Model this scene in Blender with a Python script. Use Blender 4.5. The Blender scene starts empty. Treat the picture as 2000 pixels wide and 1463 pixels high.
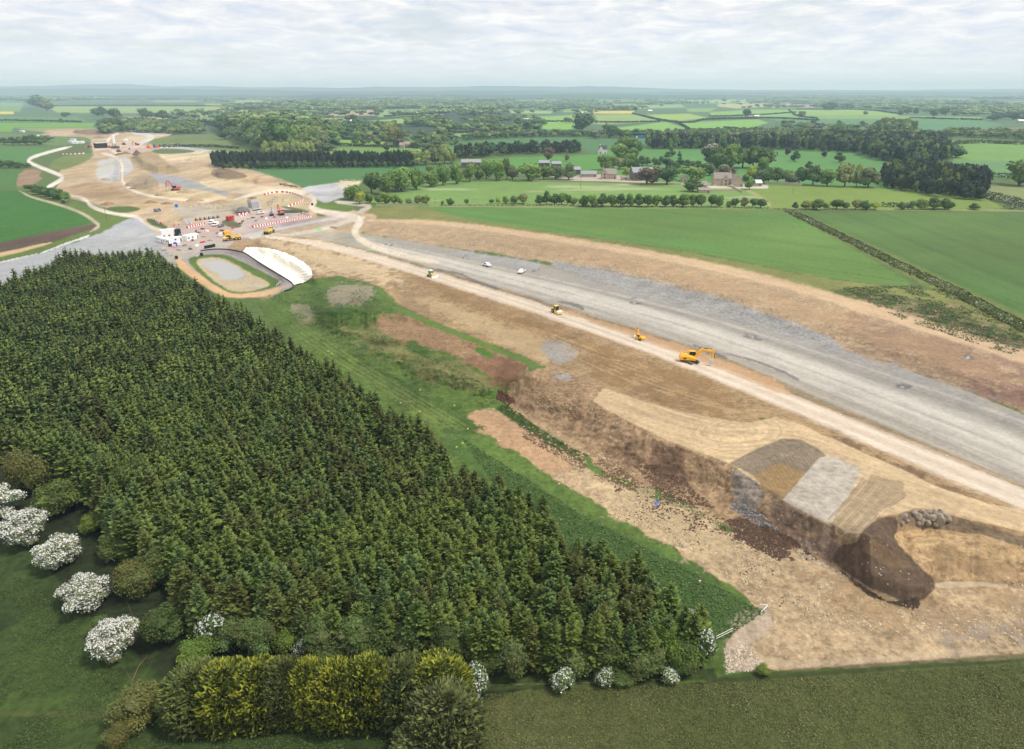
import bpy, bmesh, math, random
import numpy as np
from mathutils import Vector, Matrix
from math import radians, pi, sin, cos

# ------------------------------------------------------------------ camera, sky, sun, exposure
scene = bpy.context.scene
COL = scene.collection
random.seed(7)
RS = np.random.RandomState(7)

FPX, CX, CY, EYE = 1333.3, 1000.0, 731.5, 75.0          # a 24 mm lens 75 m above the ground
PITCH = math.atan((CY - 176.0) / FPX)
SP, CP = math.sin(PITCH), math.cos(PITCH)
cam_data = bpy.data.cameras.new("camera")
cam_data.sensor_width = 36.0
cam_data.lens = FPX / 2000.0 * 36.0
cam_data.clip_start, cam_data.clip_end = 1.0, 90000.0
cam = bpy.data.objects.new("camera", cam_data)
COL.objects.link(cam)
cam.location = (0, 0, EYE)
cam.rotation_euler = (pi / 2 - PITCH, 0, 0)
scene.camera = cam

vs = scene.view_settings
vs.view_transform = 'Standard'; vs.look = 'None'; vs.exposure = 0.0; vs.gamma = 1.0
try: vs.use_curve_mapping = False
except Exception: pass
cy = scene.cycles
cy.max_bounces = 5; cy.diffuse_bounces = 3; cy.glossy_bounces = 2; cy.transmission_bounces = 2
cy.volume_bounces = 3; cy.transparent_max_bounces = 4
cy.use_denoising = True
cy.use_adaptive_sampling = True

SUN_DIR = Vector((0.50, -0.08, 0.86)).normalized()       # towards the sun
sun_el = math.asin(SUN_DIR.z); sun_az = math.atan2(SUN_DIR.x, SUN_DIR.y)
sd = bpy.data.lights.new("sun", 'SUN')
sd.energy = 3.3; sd.angle = radians(8); sd.color = (1.0, 0.93, 0.82)
sun = bpy.data.objects.new("sun", sd); COL.objects.link(sun)
sun.rotation_euler = SUN_DIR.to_track_quat('Z', 'Y').to_euler()
sun.location = (0, 0, 400)

world = bpy.data.worlds.new("World"); scene.world = world; world.use_nodes = True
wt = world.node_tree; wn = wt.nodes; wl = wt.links
wn.clear()
def N(nodes, t, **kw):
    n = nodes.new(t)
    for k, v in kw.items(): setattr(n, k, v)
    return n
w_out = N(wn, 'ShaderNodeOutputWorld'); w_bg = N(wn, 'ShaderNodeBackground'); w_bg.inputs[1].default_value = 0.98
sky = N(wn, 'ShaderNodeTexSky', sky_type='NISHITA', sun_disc=False, sun_elevation=sun_el, sun_rotation=sun_az)
sky.air_density = 1.0; sky.dust_density = 1.5
sk = N(wn, 'ShaderNodeVectorMath', operation='SCALE'); sk.inputs['Scale'].default_value = 0.15
wl.new(sky.outputs[0], sk.inputs[0])
tc = N(wn, 'ShaderNodeTexCoord'); sep = N(wn, 'ShaderNodeSeparateXYZ'); wl.new(tc.outputs['Generated'], sep.inputs[0])
def M2(nodes, links, op, a, b=None, c=None, clamp=False):
    m = nodes.new('ShaderNodeMath'); m.operation = op; m.use_clamp = clamp
    for i, v in enumerate((a, b, c)):
        if v is None: continue
        if isinstance(v, (int, float)): m.inputs[i].default_value = v
        else: links.new(v, m.inputs[i])
    return m.outputs[0]
wm = lambda *a, **k: M2(wn, wl, *a, **k)
zz = wm('MAXIMUM', sep.outputs['Z'], 0.0)
den = wm('ADD', zz, 0.15)
cxx = wm('DIVIDE', sep.outputs['X'], den); cyy = wm('DIVIDE', sep.outputs['Y'], den)
comb = N(wn, 'ShaderNodeCombineXYZ'); wl.new(cxx, comb.inputs[0]); wl.new(cyy, comb.inputs[1])
def wnoise(vec, scale, det, rough, dist=0.0):
    n = N(wn, 'ShaderNodeTexNoise'); n.inputs['Scale'].default_value = scale; n.inputs['Detail'].default_value = det
    n.inputs['Roughness'].default_value = rough; n.inputs['Distortion'].default_value = dist
    wl.new(vec, n.inputs['Vector']); return n.outputs[0]
def wramp(fac, stops):
    r = N(wn, 'ShaderNodeValToRGB'); e = r.color_ramp.elements
    while len(e) < len(stops): e.new(0.5)
    for i, (p, c) in enumerate(stops): e[i].position = p; e[i].color = (c[0], c[1], c[2], 1)
    wl.new(fac, r.inputs[0]); return r.outputs[0]
mp = N(wn, 'ShaderNodeMapping'); mp.inputs['Scale'].default_value = (1.9, 1.9, 1.0); mp.inputs['Location'].default_value = (3.1, 1.7, 0)
wl.new(comb.outputs[0], mp.inputs[0])
cov = wnoise(mp.outputs[0], 0.75, 9.0, 0.58, 0.3)
puf = wnoise(mp.outputs[0], 1.9, 8.0, 0.62, 0.5)
cov_r = wramp(cov, [(0.36, (0.45,) * 3), (0.48, (1,) * 3)])
cloud_c = wramp(puf, [(0.35, (0.70, 0.77, 0.92)), (0.45, (0.87, 0.89, 0.96)), (0.53, (0.96, 0.96, 0.985)), (0.61, (1.12, 1.10, 1.08))])
mix = N(wn, 'ShaderNodeMixRGB'); wl.new(cov_r, mix.inputs[0]); wl.new(sk.outputs[0], mix.inputs[1]); wl.new(cloud_c, mix.inputs[2])
# the thick air low over the horizon
hz = wramp(zz, [(0.0, (1,) * 3), (0.035, (0.6,) * 3), (0.10, (0.10,) * 3), (0.30, (0.0,) * 3)])
mix2 = N(wn, 'ShaderNodeMixRGB'); wl.new(hz, mix2.inputs[0]); wl.new(mix.outputs[0], mix2.inputs[1]); mix2.inputs[2].default_value = (0.92, 0.97, 1.06, 1)
wl.new(mix2.outputs[0], w_bg.inputs[0]); wl.new(w_bg.outputs[0], w_out.inputs[0])

# ------------------------------------------------------------------ measuring helpers
def hit(px, py, z=0.0):
    """where the line of sight through a point of the survey photograph meets height z (metres)"""
    px = np.asarray(px, float); py = np.asarray(py, float)
    u = (px - CX) / FPX; v = (CY - py) / FPX
    dy = CP + v * SP; dz = v * CP - SP
    t = (z - EYE) / dz
    return u * t, dy * t, z + 0 * t

def srgb(c):
    c = np.asarray(c, float) / 255.0
    return np.where(c <= 0.04045, c / 12.92, ((c + 0.055) / 1.055) ** 2.4)
K = 0.70
def alb(r, g, b, k=K):
    return np.clip(srgb((r, g, b)) * k, 0.003, 0.85)

def _h(xi, yi, seed):
    h = (xi.astype(np.int64) * 374761393 + yi.astype(np.int64) * 668265263 + seed * 974711) & 0xffffffff
    h = ((h ^ (h >> 13)) * 1274126177) & 0xffffffff
    h = ((h ^ (h >> 16)) * 2246822519) & 0xffffffff
    return ((h ^ (h >> 15)) & 0xffffff) / float(0xffffff)
def vnoise(x, y, seed=0):
    xi = np.floor(x); yi = np.floor(y); fx = x - xi; fy = y - yi
    fx = fx * fx * (3 - 2 * fx); fy = fy * fy * (3 - 2 * fy)
    a = _h(xi, yi, seed); b = _h(xi + 1, yi, seed); c = _h(xi, yi + 1, seed); d = _h(xi + 1, yi + 1, seed)
    return (a + (b - a) * fx) * (1 - fy) + (c + (d - c) * fx) * fy
def fbm(x, y, seed=0, octv=4, gain=0.5):
    s = 0; a = 1.0; t = 0
    for i in range(octv):
        s = s + a * vnoise(x * 2 ** i + 17.3 * i, y * 2 ** i - 9.1 * i, seed + i * 7); t += a; a *= gain
    return s / t            # 0..1, mean .5
def seg_dist(px, py, pts, closed=False):
    """distance, arc length along, signed side to a polyline (px units)"""
    best = np.full(px.shape, 1e9); along = np.zeros(px.shape); side = np.zeros(px.shape); L = 0.0
    n = len(pts)
    for i in range(n if closed else n - 1):
        ax, ay = pts[i][:2]; bx, by = pts[(i + 1) % n][:2]
        dx, dy = bx - ax, by - ay; l2 = dx * dx + dy * dy + 1e-9; l = math.sqrt(l2)
        t = np.clip(((px - ax) * dx + (py - ay) * dy) / l2, 0, 1)
        ex = px - (ax + t * dx); ey = py - (ay + t * dy)
        d = np.sqrt(ex * ex + ey * ey); m = d < best
        best = np.where(m, d, best); along = np.where(m, L + t * l, along)
        side = np.where(m, np.sign(dx * ey - dy * ex), side); L += l
    return best, along, side
def inside(px, py, poly):
    r = np.zeros(px.shape, bool); n = len(poly); j = n - 1
    for i in range(n):
        xi, yi = poly[i]; xj, yj = poly[j]
        if yi != yj:
            c = ((yi > py) != (yj > py)) & (px < (xj - xi) * (py - yi) / (yj - yi) + xi)
            r ^= c
        j = i
    return r
def smooth_poly(pts, closed=True, it=2):
    for _ in range(it):
        q = []; n = len(pts)
        rng = range(n if closed else n - 1)
        if not closed: q.append(pts[0])
        for i in rng:
            a, b = pts[i], pts[(i + 1) % n]
            q.append(tuple(a[k] * .75 + b[k] * .25 for k in range(len(a)))); q.append(tuple(a[k] * .25 + b[k] * .75 for k in range(len(a))))
        if not closed: q.append(pts[-1])
        pts = q
    return pts

def tag(o, label=None, cat=None, group=None, kind=None):
    if label: o['label'] = label
    if cat: o['category'] = cat
    if group: o['group'] = group
    if kind: o['kind'] = kind
    return o

def mesh_np(name, verts, faces, mats=None, mat_idx=None, smooth=False, cols=None, parent=None, link=True):
    """verts (n,3), faces (m,k) all of one size -> object"""
    me = bpy.data.meshes.new(name)
    verts = np.asarray(verts, np.float32); faces = np.asarray(faces, np.int32)
    n, m = len(verts), len(faces); k = faces.shape[1]
    me.vertices.add(n); me.vertices.foreach_set('co', verts.ravel())
    me.loops.add(m * k); me.loops.foreach_set('vertex_index', faces.ravel())
    me.polygons.add(m); me.polygons.foreach_set('loop_start', np.arange(0, m * k, k, dtype=np.int32))
    try: me.polygons.foreach_set('loop_total', np.full(m, k, np.int32))
    except Exception: pass
    if mat_idx is not None: me.polygons.foreach_set('material_index', np.asarray(mat_idx, np.int32))
    if cols is not None:
        ca = me.color_attributes.new('Col', 'FLOAT_COLOR', 'POINT')
        c4 = np.ones((n, 4), np.float32); cc = np.asarray(cols); c4[:, :cc.shape[1]] = cc
        ca.data.foreach_set('color', c4.ravel())
    me.update(calc_edges=True)
    me.polygons.foreach_set('use_smooth', np.full(m, smooth, bool))
    for mt in (mats or []): me.materials.append(mt)
    if not link: return me
    o = bpy.data.objects.new(name, me); COL.objects.link(o)
    if parent: o.parent = parent
    return o
# ------------------------------------------------------------------ the ground
# heights (metres) of the earthworks and the rolling country, at survey-photo positions
rows = np.concatenate([[178.3, 179.0, 180.0], np.arange(181, 300, 1.0), np.arange(300, 420, 1.5), np.arange(420, 1660, 2.0)])
cols_ = np.arange(-520, 2702, 2.0)
GX, GY = np.meshgrid(cols_, rows)
FX, FY, _ = hit(GX, GY, 0.0)                     # flat-plan metres, used for noise and lengths

def sdist(poly, px, py):
    d, _, _ = seg_dist(px, py, poly, True)
    return np.where(inside(px, py, poly), -d, d)   # negative inside
def sstep(a, b, x):
    t = np.clip((x - a) / (b - a), 0, 1); return t * t * (3 - 2 * t)

# (polygon, height, rise width in px): plateaus and hollows
RELIEF = [
 # carriageway in its shallow cutting
 ([(700,470),(1050,516),(1260,565),(1500,640),(2300,905),(2300,1070),(1720,812),(1420,702),(1100,600),(850,528),(640,470)], -3.0, 46),
 # stockpile / fill platform beside the haul road
 ([(1040,738),(1062,722),(1115,732),(1180,764),(1300,806),(1430,830),(1530,822),(1640,876),(1840,964),(2300,1120),(2300,1130),(2000,1036),(1850,1004),(1770,1002),(1700,1040),(1668,1046),(1529,970),(1424,902),(1361,878),(1300,856),(1226,820),(1158,784),(1080,752)], 5.2, 80),
 # earlier grassed fill
 ([(640,570),(700,552),(752,580),(700,610),(640,615)], 4.5, 46),
 ([(745,622),(790,618),(960,672),(1040,706),(1000,740),(930,735),(800,690),(745,655)], 2.8, 50),
 # dark soil tongue and the pale mound beside it
 ([(1660,1080),(1700,1050),(1740,1075),(1785,1120),(1795,1145),(1775,1152),(1710,1125)], 2.6, 44),
 ([(1790,1060),(2300,1090),(2300,1130),(1840,1110),(1795,1085)], 2.6, 30),
 # attenuation basin
 ([(415,512),(450,500),(520,540),(545,556),(505,572),(460,572),(400,530)], -2.2, 22),
 # bank under the white sheeting
 ([(505,478),(560,488),(605,512),(625,540),(612,545),(590,520),(550,500)], 3.0, 22),
 # excavation spoil near the far bridges
 ([(262,300),(300,300),(330,330),(300,332)], 5.0, 12),
 ([(290,348),(320,345),(330,362),(285,368)], 3.0, 8),
 ([(420,336),(480,334),(500,345),(440,348)], 4.5, 8),
 ([(500,350),(530,348),(540,358),(500,358)], 2.5, 5),
 ([(140,256),(180,252),(230,258),(180,263)], 6.0, 5),
 ([(205,300),(225,310),(215,360),(195,345)], -2.5, 14),
 ([(455,300+105),(490,405),(488,416),(460,418)], 2.5, 6),
 # wooded hill in the middle distance and the village valley
 ([(430,238),(560,236),(640,262),(600,285),(500,280)], 16.0, 22),
 ([(860,262),(1000,262),(1060,276),(900,284)], 0.0, 10),
]
GZ = (fbm(FX / 260, FY / 260, 3, 3) - 0.5) * 2.4
GZ += (fbm(FX / 1400, FY / 1400, 5, 2) - 0.5) * 34 * sstep(1300, 3500, FY)
GZ += (fbm(FX / 22, FY / 22, 11, 3) - 0.5) * 0.7
for poly, hgt, wd in RELIEF:
    if hgt == 0: continue
    pl = smooth_poly(poly)
    xs = [p[0] for p in pl]; ys = [p[1] for p in pl]
    m = (GX > min(xs) - wd) & (GX < max(xs) + wd) & (GY > min(ys) - wd) & (GY < max(ys) + wd)
    d = sdist(pl, GX[m], GY[m]) + (fbm(FX[m] / 14, FY[m] / 14, 23, 3) - .5) * wd * (0.10 if hgt in (5.2, 2.6, -3.0) else 0.35)
    f = 1 - sstep(0.0, wd, d) if hgt != 5.2 else 1 - (.55 * np.clip(d / wd, 0, 1) + .45 * sstep(0, wd, d))
    if hgt > 0: GZ[m] = np.where(f > 0, np.maximum(GZ[m], GZ[m] + hgt * f), GZ[m])
    else: GZ[m] += hgt * f
# keep every slope that faces the viewer below vertical
for it in range(3):
    dist = np.hypot(FX, FY)
    for r in range(len(rows) - 2, -1, -1):
        lim = GZ[r + 1] + (FY[r] - FY[r + 1]) * 0.86 * EYE / np.maximum(dist[r], 1)
        GZ[r] = np.minimum(GZ[r], lim)
    break
TX, TY, TZ = hit(GX, GY, GZ)

def ground_z(px, py):
    """terrain height under a survey-photo position"""
    px = np.atleast_1d(np.asarray(px, float)); py = np.atleast_1d(np.asarray(py, float))
    fi = np.clip(np.interp(py, rows, np.arange(len(rows))), 0, len(rows) - 1.001)
    fj = np.clip((px - cols_[0]) / 2.0, 0, len(cols_) - 1.001)
    i = fi.astype(int); j = fj.astype(int); a = fi - i; b = fj - j
    return (GZ[i, j] * (1 - b) + GZ[i, j + 1] * b) * (1 - a) + (GZ[i + 1, j] * (1 - b) + GZ[i + 1, j + 1] * b) * a
def at(px, py, dz=0.0):
    z = ground_z(px, py); x, y, z = hit(px, py, z)
    return Vector((float(x[0]), float(y[0]), float(z[0]) + dz))
def at_np(px, py):
    z = ground_z(px, py); return np.stack(hit(px, py, z), -1)
def m_per_px(px, py):
    p = at(px, py); q = (p - cam.location)
    return (CP * q.y - SP * q.z) / FPX

# ---- surface colours: layers over one another, each a traced outline
base = alb(96, 118, 62)
C = np.zeros(GX.shape + (3,)); C[:] = base
ROUGH = np.full(GX.shape, 0.5)                     # how strongly the fine grain shows
GRASS = np.ones(GX.shape)                          # 1 vegetation, 0 bare ground
ZONE = np.zeros(GX.shape, np.int32); ZN = ['ground']
n_big = fbm(FX / 60, FY / 60, 31, 4); n_mid = fbm(FX / 9, FY / 9, 37, 4); n_fin = fbm(FX / 1.6, FY / 1.6, 41, 3)
wx = (fbm(FX / 7, FY / 7, 51, 4) - .5) + (fbm(FX / 1.1, FY / 1.1, 53, 3) - .5) * .45; wy = (fbm(FX / 2.2, FY / 2.2, 57, 3) - .5)
rag = (fbm(FX / 3.2, FY / 3.2, 61, 5, .62) - .5)
def clear_far(amp):
    return amp * np.clip((GY - 176) / 400, 0.08, 1.0)
def paint(poly, color, zone=None, soft=2.0, warp=8.0, var=0.10, grain=0.5, grass=0.0, alpha=1.0, sm=2, zidx=None, ridge=None):
    pl = smooth_poly(poly, True, sm) if sm else poly
    xs = [p[0] for p in pl]; ys = [p[1] for p in pl]; pad = soft + warp + 2
    r0 = max(np.searchsorted(rows, min(ys) - pad) - 1, 0); r1 = np.searchsorted(rows, max(ys) + pad) + 1
    c0 = max(int((min(xs) - pad - cols_[0]) / 2), 0); c1 = int((max(xs) + pad - cols_[0]) / 2) + 2
    S = np.s_[r0:r1, c0:c1]
    if GX[S].size == 0: return
    d = sdist(pl, GX[S], GY[S]) + (wx[S] + 0.6 * wy[S]) * clear_far(warp)[S] * 2
    if not zone: d = d + rag[S] * (soft * 9.0); soft = soft * .8
    else: d = d + rag[S] * min(warp, 5) * 1.2 * np.clip((GY[S] - 250) / 500, .05, 1)
    f = (1 - sstep(-soft, soft, d)) * alpha
    v = 1 + var * 2 * ((n_big[S] - .5) * 1.1 + (n_mid[S] - .5) * 1.0 + (n_fin[S] - .5) * 0.5)
    c = np.asarray(color)[None, None, :] * v[..., None]
    C[S] = C[S] * (1 - f[..., None]) + c * f[..., None]
    ROUGH[S] = ROUGH[S] * (1 - f) + grain * f
    GRASS[S] = GRASS[S] * (1 - f) + grass * f
    if zone:
        if zidx is None: ZN.append(zone); k = len(ZN) - 1
        else: k = zidx
        Z = ZONE[S]; Z[f > 0.5] = k
        return k
def stroke(pts, color, w0, w1=None, zone=None, soft=0.35, warp=1.5, var=0.08, grain=0.3, grass=0.0, alpha=1.0, streak=0.0, sm=2, zidx=None):
    """a band along a line, half width w0 at its start and w1 at its end (px)"""
    w1 = w0 if w1 is None else w1
    pl = smooth_poly(pts, False, sm)
    xs = [p[0] for p in pl]; ys = [p[1] for p in pl]; pad = max(w0, w1) * 1.6 + warp + 3
    r0 = max(np.searchsorted(rows, min(ys) - pad) - 1, 0); r1 = np.searchsorted(rows, max(ys) + pad) + 1
    c0 = max(int((min(xs) - pad - cols_[0]) / 2), 0); c1 = int((max(xs) + pad - cols_[0]) / 2) + 2
    S = np.s_[r0:r1, c0:c1]
    d, al, sd_ = seg_dist(GX[S], GY[S], pl); L = al.max() + 1e-6
    hw = w0 + (w1 - w0) * al / L; en = np.minimum(al / L, 1 - al / L); hw = hw * (.35 + .65 * sstep(0, .07, en))
    dd = d + (wx[S] + 0.6 * wy[S]) * clear_far(warp)[S] * 2
    f = (1 - sstep(1 - soft, 1 + soft, dd / hw)) * alpha
    v = 1 + var * 2 * ((n_big[S] - .5) + (n_mid[S] - .5) + (n_fin[S] - .5) * 0.5)
    if streak:
        vv = d * sd_ / hw
        st = fbm(vv * 5, al / 90.0, 71, 4, 0.65) - .5
        v = v + streak * 2 * st
    c = np.asarray(color)[None, None, :] * v[..., None]
    C[S] = C[S] * (1 - f[..., None]) + c * f[..., None]
    ROUGH[S] = ROUGH[S] * (1 - f) + grain * f
    GRASS[S] = GRASS[S] * (1 - f) + grass * f
    if zone:
        if zidx is None: ZN.append(zone); k = len(ZN) - 1
        else: k = zidx
        Z = ZONE[S]; Z[f > 0.5] = k
        return k
# ---- far country
A = alb
far_wood = A(66, 88, 62)
paint([(-260,176),(2262,176),(2262,262),(1500,262),(1200,255),(880,262),(640,268),(-260,262)], A(92,122,84), soft=3, warp=3, grass=1, var=.2)
paint([(400,205),(620,190),(900,186),(1000,205),(1000,262),(880,276),(430,276),(400,245)], far_wood, 'woodland_floor', soft=3, warp=4, grass=1)
paint([(-260,178),(2262,178),(2262,186),(1500,188),(600,190),(-260,192)], A(70,92,72), soft=2, warp=1, grass=1)
FIELDS = [
 ([(-260,200),(46,201),(40,218),(-260,217)], (122,160,98)), ([(-260,217),(26,218),(27,223),(-260,223)], (222,208,96)),
 ([(-260,226),(150,228),(172,237),(-260,239)], (104,142,84)), ([(-260,240),(188,240),(180,248),(28,249),(22,257),(-260,257)], (118,168,62)),
 ([(30,250),(184,249),(196,256),(150,262),(60,256)], (142,160,96)),
 ([(100,213),(108,208),(440,208),(430,219),(300,221),(112,220)], (152,176,104)),
 ([(240,228),(345,229),(310,236),(245,233)], (176,168,130)), ([(350,232),(420,230),(400,240),(345,243)], (150,172,108)),
 ([(460,196),(520,194),(512,200),(458,201)], (158,178,110)), ([(495,200),(545,199),(545,206),(498,207)], (206,206,110)), ([(550,201),(566,202),(566,208),(552,207)], (206,206,100)),
 ([(400,202),(432,203),(436,218),(400,220)], (160,176,106)),
 ([(617,226),(700,215),(748,214),(736,226),(640,227)], (184,172,136)), ([(736,226),(752,214),(845,213),(872,217),(850,224),(740,229)], (146,172,112)),
 ([(720,236),(830,228),(860,231),(780,243)], (150,182,92)), ([(620,258),(665,266),(662,275),(600,274)], (156,190,80)), ([(660,272),(752,275),(750,283),(668,284)], (138,176,80)),
 ([(820,270),(850,262),(1000,257),(1010,262),(860,268),(830,274)], (136,180,84)),
 ([(845,205),(900,206),(935,209),(880,214),(846,211)], (150,182,100)),
 ([(990,215),(1080,217),(1076,222),(990,221)], (158,186,120)), ([(1040,228),(1130,224),(1195,226),(1180,236),(1060,242),(1050,235)], (140,180,96)),
 ([(1060,240),(1130,241),(1115,254),(1060,252)], (138,186,86)),
 ([(1158,217),(1240,216),(1236,222),(1160,222)], (216,200,102)), ([(1155,224),(1240,223),(1288,236),(1180,244),(1140,240)], (150,174,104)),
 ([(1262,224),(1345,222),(1382,230),(1330,236),(1290,232)], (158,188,92)), ([(1200,250),(1300,238),(1345,252),(1340,258),(1235,262)], (136,184,90)),
 ([(1320,240),(1480,233),(1500,240),(1460,252),(1350,252)], (136,184,92)), ([(1350,252),(1460,253),(1440,262),(1350,262)], (110,158,86)),
 ([(1385,219),(1470,214),(1680,215),(1690,222),(1600,230),(1390,226)], (140,182,94)), ([(1402,203),(1500,202),(1502,208),(1440,212),(1402,208)], (186,186,128)),
 ([(1505,207),(1540,202),(1556,210),(1510,211)], (176,182,118)), ([(1545,204),(1590,205),(1592,210),(1560,211)], (176,152,126)),
 ([(1555,216),(1680,214),(1760,224),(1740,228),(1560,228)], (146,182,92)), ([(1545,224),(1760,226),(1920,228),(1910,234),(1600,234),(1540,232)], (136,168,96)),
 ([(1500,232),(1910,233),(1960,244),(1920,250),(1800,256),(1690,252),(1560,246)], (98,146,100)), ([(1860,250),(2262,246),(2262,258),(1900,262)], (140,124,108)),
 ([(1620,200),(1725,200),(1722,203),(1622,203)], (220,206,110)), ([(1150,190),(1320,188),(1330,200),(1160,203)], (112,150,104)), ([(1330,196),(1460,194),(1462,201),(1340,202)], (156,182,118)),
 ([(1500,185),(1600,184),(1590,190),(1500,191)], (126,160,112)), ([(1760,190),(1900,190),(1890,196),(1740,197)], (134,162,112)), ([(1900,198),(2262,196),(2262,204),(1900,204)], (150,168,120)),
 ([(560,188),(660,187),(655,190),(560,191)], (132,160,120)), ([(200,190),(330,191),(330,194),(200,194)], (128,152,112)), ([(820,180),(890,180),(890,182),(820,182)], (200,200,140)),
 ([(1100,214),(1150,213),(1146,220),(1100,219)], (140,174,104)), ([(1690,206),(1750,204),(1800,208),(1700,211)], (150,178,106)),
 ([(1240,206),(1330,204),(1340,210),(1250,212)], (146,176,104)), ([(1340,212),(1400,211),(1385,219),(1345,219)], (132,170,98)),
]
for pl, c in FIELDS:
    paint(pl, A(*c), 'field', soft=1.0, warp=1.2, var=.09, grass=1, grain=.2, sm=0)
for pl, c in (([(440,216),(520,213),(560,218),(500,224),(445,222)], (148,170,104)), ([(590,232),(640,228),(700,231),(650,238),(600,238)], (140,170,92)), ([(560,194),(640,192),(690,195),(600,199)], (150,170,118)), ([(700,196),(780,194),(800,198),(720,201)], (146,168,112)),
  ([(360,214),(420,222),(400,230),(350,226)], (150,168,108)), ([(900,190),(980,189),(975,193),(905,194)], (140,164,116)), ([(1000,196),(1090,195),(1110,199),(1010,201)], (146,172,112)), ([(1180,204),(1240,203),(1250,208),(1190,210)], (150,176,110)),
  ([(660,250),(720,246),(740,252),(680,257)], (146,176,96)), ([(560,204),(600,206),(590,210),(556,209)], (158,170,108)), ([(880,244),(940,240),(960,246),(900,251)], (146,180,96)), ([(760,186),(840,185),(836,188),(764,188)], (150,168,120)),
  ([(980,246),(1030,243),(1036,250),(990,253)], (140,178,96)), ([(1700,190),(1790,189),(1780,193),(1700,194)], (150,170,116)), ([(300,196),(390,196),(380,200),(300,200)], (136,160,104)), ([(1830,206),(1930,205),(1920,211),(1840,211)], (140,168,108))):
    paint(pl, A(*c), 'field', soft=1.0, warp=1.0, var=.09, grass=1, grain=.2, sm=0)
# ---- middle country
paint([(868,282),(880,278),(1000,268),(1150,267),(1262,269),(1266,285),(1240,302),(1190,302),(1150,300),(1130,282),(1000,292),(900,292)], A(88,130,80), 'field', soft=1, warp=1.5, var=.05, grass=1, grain=.15, sm=0)
paint([(880,320),(930,312),(1010,307),(1140,303),(1196,300),(1205,318),(1240,335),(1120,338),(950,326)], A(98,152,68), 'field', soft=1, warp=1.5, var=.08, grass=1, grain=.2, sm=0)
paint([(1180,292),(1370,290),(1700,296),(1760,340),(1730,372),(1500,366),(1180,352)], A(98,148,78), 'field', soft=1, warp=2, var=.09, grass=1, grain=.2, sm=0)
paint([(420,262),(520,268),(600,282),(660,300),(520,303),(440,303),(300,288),(290,278),(330,268)], A(110,136,70), 'field', soft=1, warp=2, var=.1, grass=1, sm=0)
paint([(655,288),(900,288),(890,300),(640,302)], A(120,160,76), 'field', soft=1, warp=2, var=.1, grass=1, sm=0)
paint([(455,328),(600,326),(760,324),(880,322),(880,332),(745,345),(700,352),(605,366),(565,360),(540,350)], A(84,130,72), 'field', soft=1, warp=1.5, var=.05, grass=1, grain=.15, sm=0)
paint([(2262,296),(1880,274),(1850,276),(1862,300),(1862,340),(2262,345)], A(122,162,84), 'field', soft=1, warp=1.5, var=.06, grass=1, sm=0)
paint([(1862,340),(1860,312),(2262,320),(2262,348),(1862,346)], A(112,154,96), 'field', soft=1, warp=2, var=.1, grass=1, sm=0)
paint([(1920,362),(2262,362),(2262,392),(1920,390)], A(140,150,96), 'field', soft=1, warp=1.5, var=.1, grass=1, sm=0)
paint([(760,378),(850,356),(1000,350),(1180,350),(1460,364),(1490,390),(1502,408),(800,404),(700,402),(715,388)], A(126,160,84), 'meadow', soft=1, warp=2, var=.1, grass=1, grain=.4, sm=0)
# pale drifts of flowers over the meadow
S = np.s_[np.searchsorted(rows, 345):np.searchsorted(rows, 406), :]
fl = sstep(.54, .72, fbm(FX[S] / 55, FY[S] / 16, 91, 4)) * (GX[S] > 820) * (GX[S] < 1480) * sstep(352, 362, GY[S]) * .55
C[S] = C[S] * (1 - fl[..., None]) + A(196,200,160) * fl[..., None]
paint([(1460,364),(1650,362),(1700,366),(1930,390),(1965,408),(1505,408),(1488,388)], A(130,154,72), 'meadow', soft=1, warp=2, var=.08, grass=1, grain=.3, sm=0)
# farmyard and lanes
paint([(1085,350),(1120,344),(1180,340),(1260,348),(1260,357),(1120,354)], A(200,188,172), 'farmyard', soft=1, warp=1, sm=0, grain=.3)
paint([(1378,362),(1440,360),(1500,362),(1500,368),(1380,368)], A(214,206,190), 'farmyard', soft=1, warp=.6, sm=0)
stroke([(1456,370),(1480,382),(1505,402)], A(170,168,112), 2.5, 4, 'path', warp=.6, grass=1)
stroke([(930,330),(1030,338),(1100,346)], A(190,180,160), 1.2, 1.5, 'path', warp=.6)
paint([(800,404),(860,403),(1500,407),(1560,418),(1640,470),(1780,552),(1770,560),(1600,541),(1350,490),(1100,455),(960,436),(880,424)], A(104,142,68), 'field', soft=1, warp=1, var=.05, grass=1, grain=.15, sm=0)
paint([(1545,411),(2262,415),(2262,700),(1990,615),(1862,566),(1700,490),(1565,424)], A(94,126,62), 'field', soft=1, warp=1, var=.06, grass=1, grain=.15, sm=0)
# tramlines sown along the crops
S = np.s_[np.searchsorted(rows, 404):np.searchsorted(rows, 640), np.searchsorted(cols_, 780):]
crop = (np.array([n == 'field' for n in ZN])[ZONE[S]]) * 1.0
def along(a, b):
    p, q = hit(*a), hit(*b); dx, dy = q[0] - p[0], q[1] - p[1]; l = math.hypot(dx, dy); return -dy / l, dx / l
for a_, b_, msk in (((960, 436), (1700, 552), GX[S] < 1545 + (GY[S] - 411) * 2.05), ((1565, 424), (1862, 566), GX[S] >= 1545 + (GY[S] - 411) * 2.05)):
    nx_, ny_ = along(a_, b_); u = FX[S] * nx_ + FY[S] * ny_ + (fbm(FX[S] / 60, FY[S] / 60, 97, 2) - .5) * 3
    w_ = FX[S] * ny_ - FY[S] * nx_
    stp = (fbm(u / 2.4, w_ / 260., 93, 3) - .5) * .26
    tr = np.minimum(np.abs(((u / 24.0) % 1) - .46), np.abs(((u / 24.0) % 1) - .54)); stp -= .11 * (1 - sstep(.012, .045, tr))
    C[S] *= (1 + stp * crop * msk)[..., None]
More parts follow.
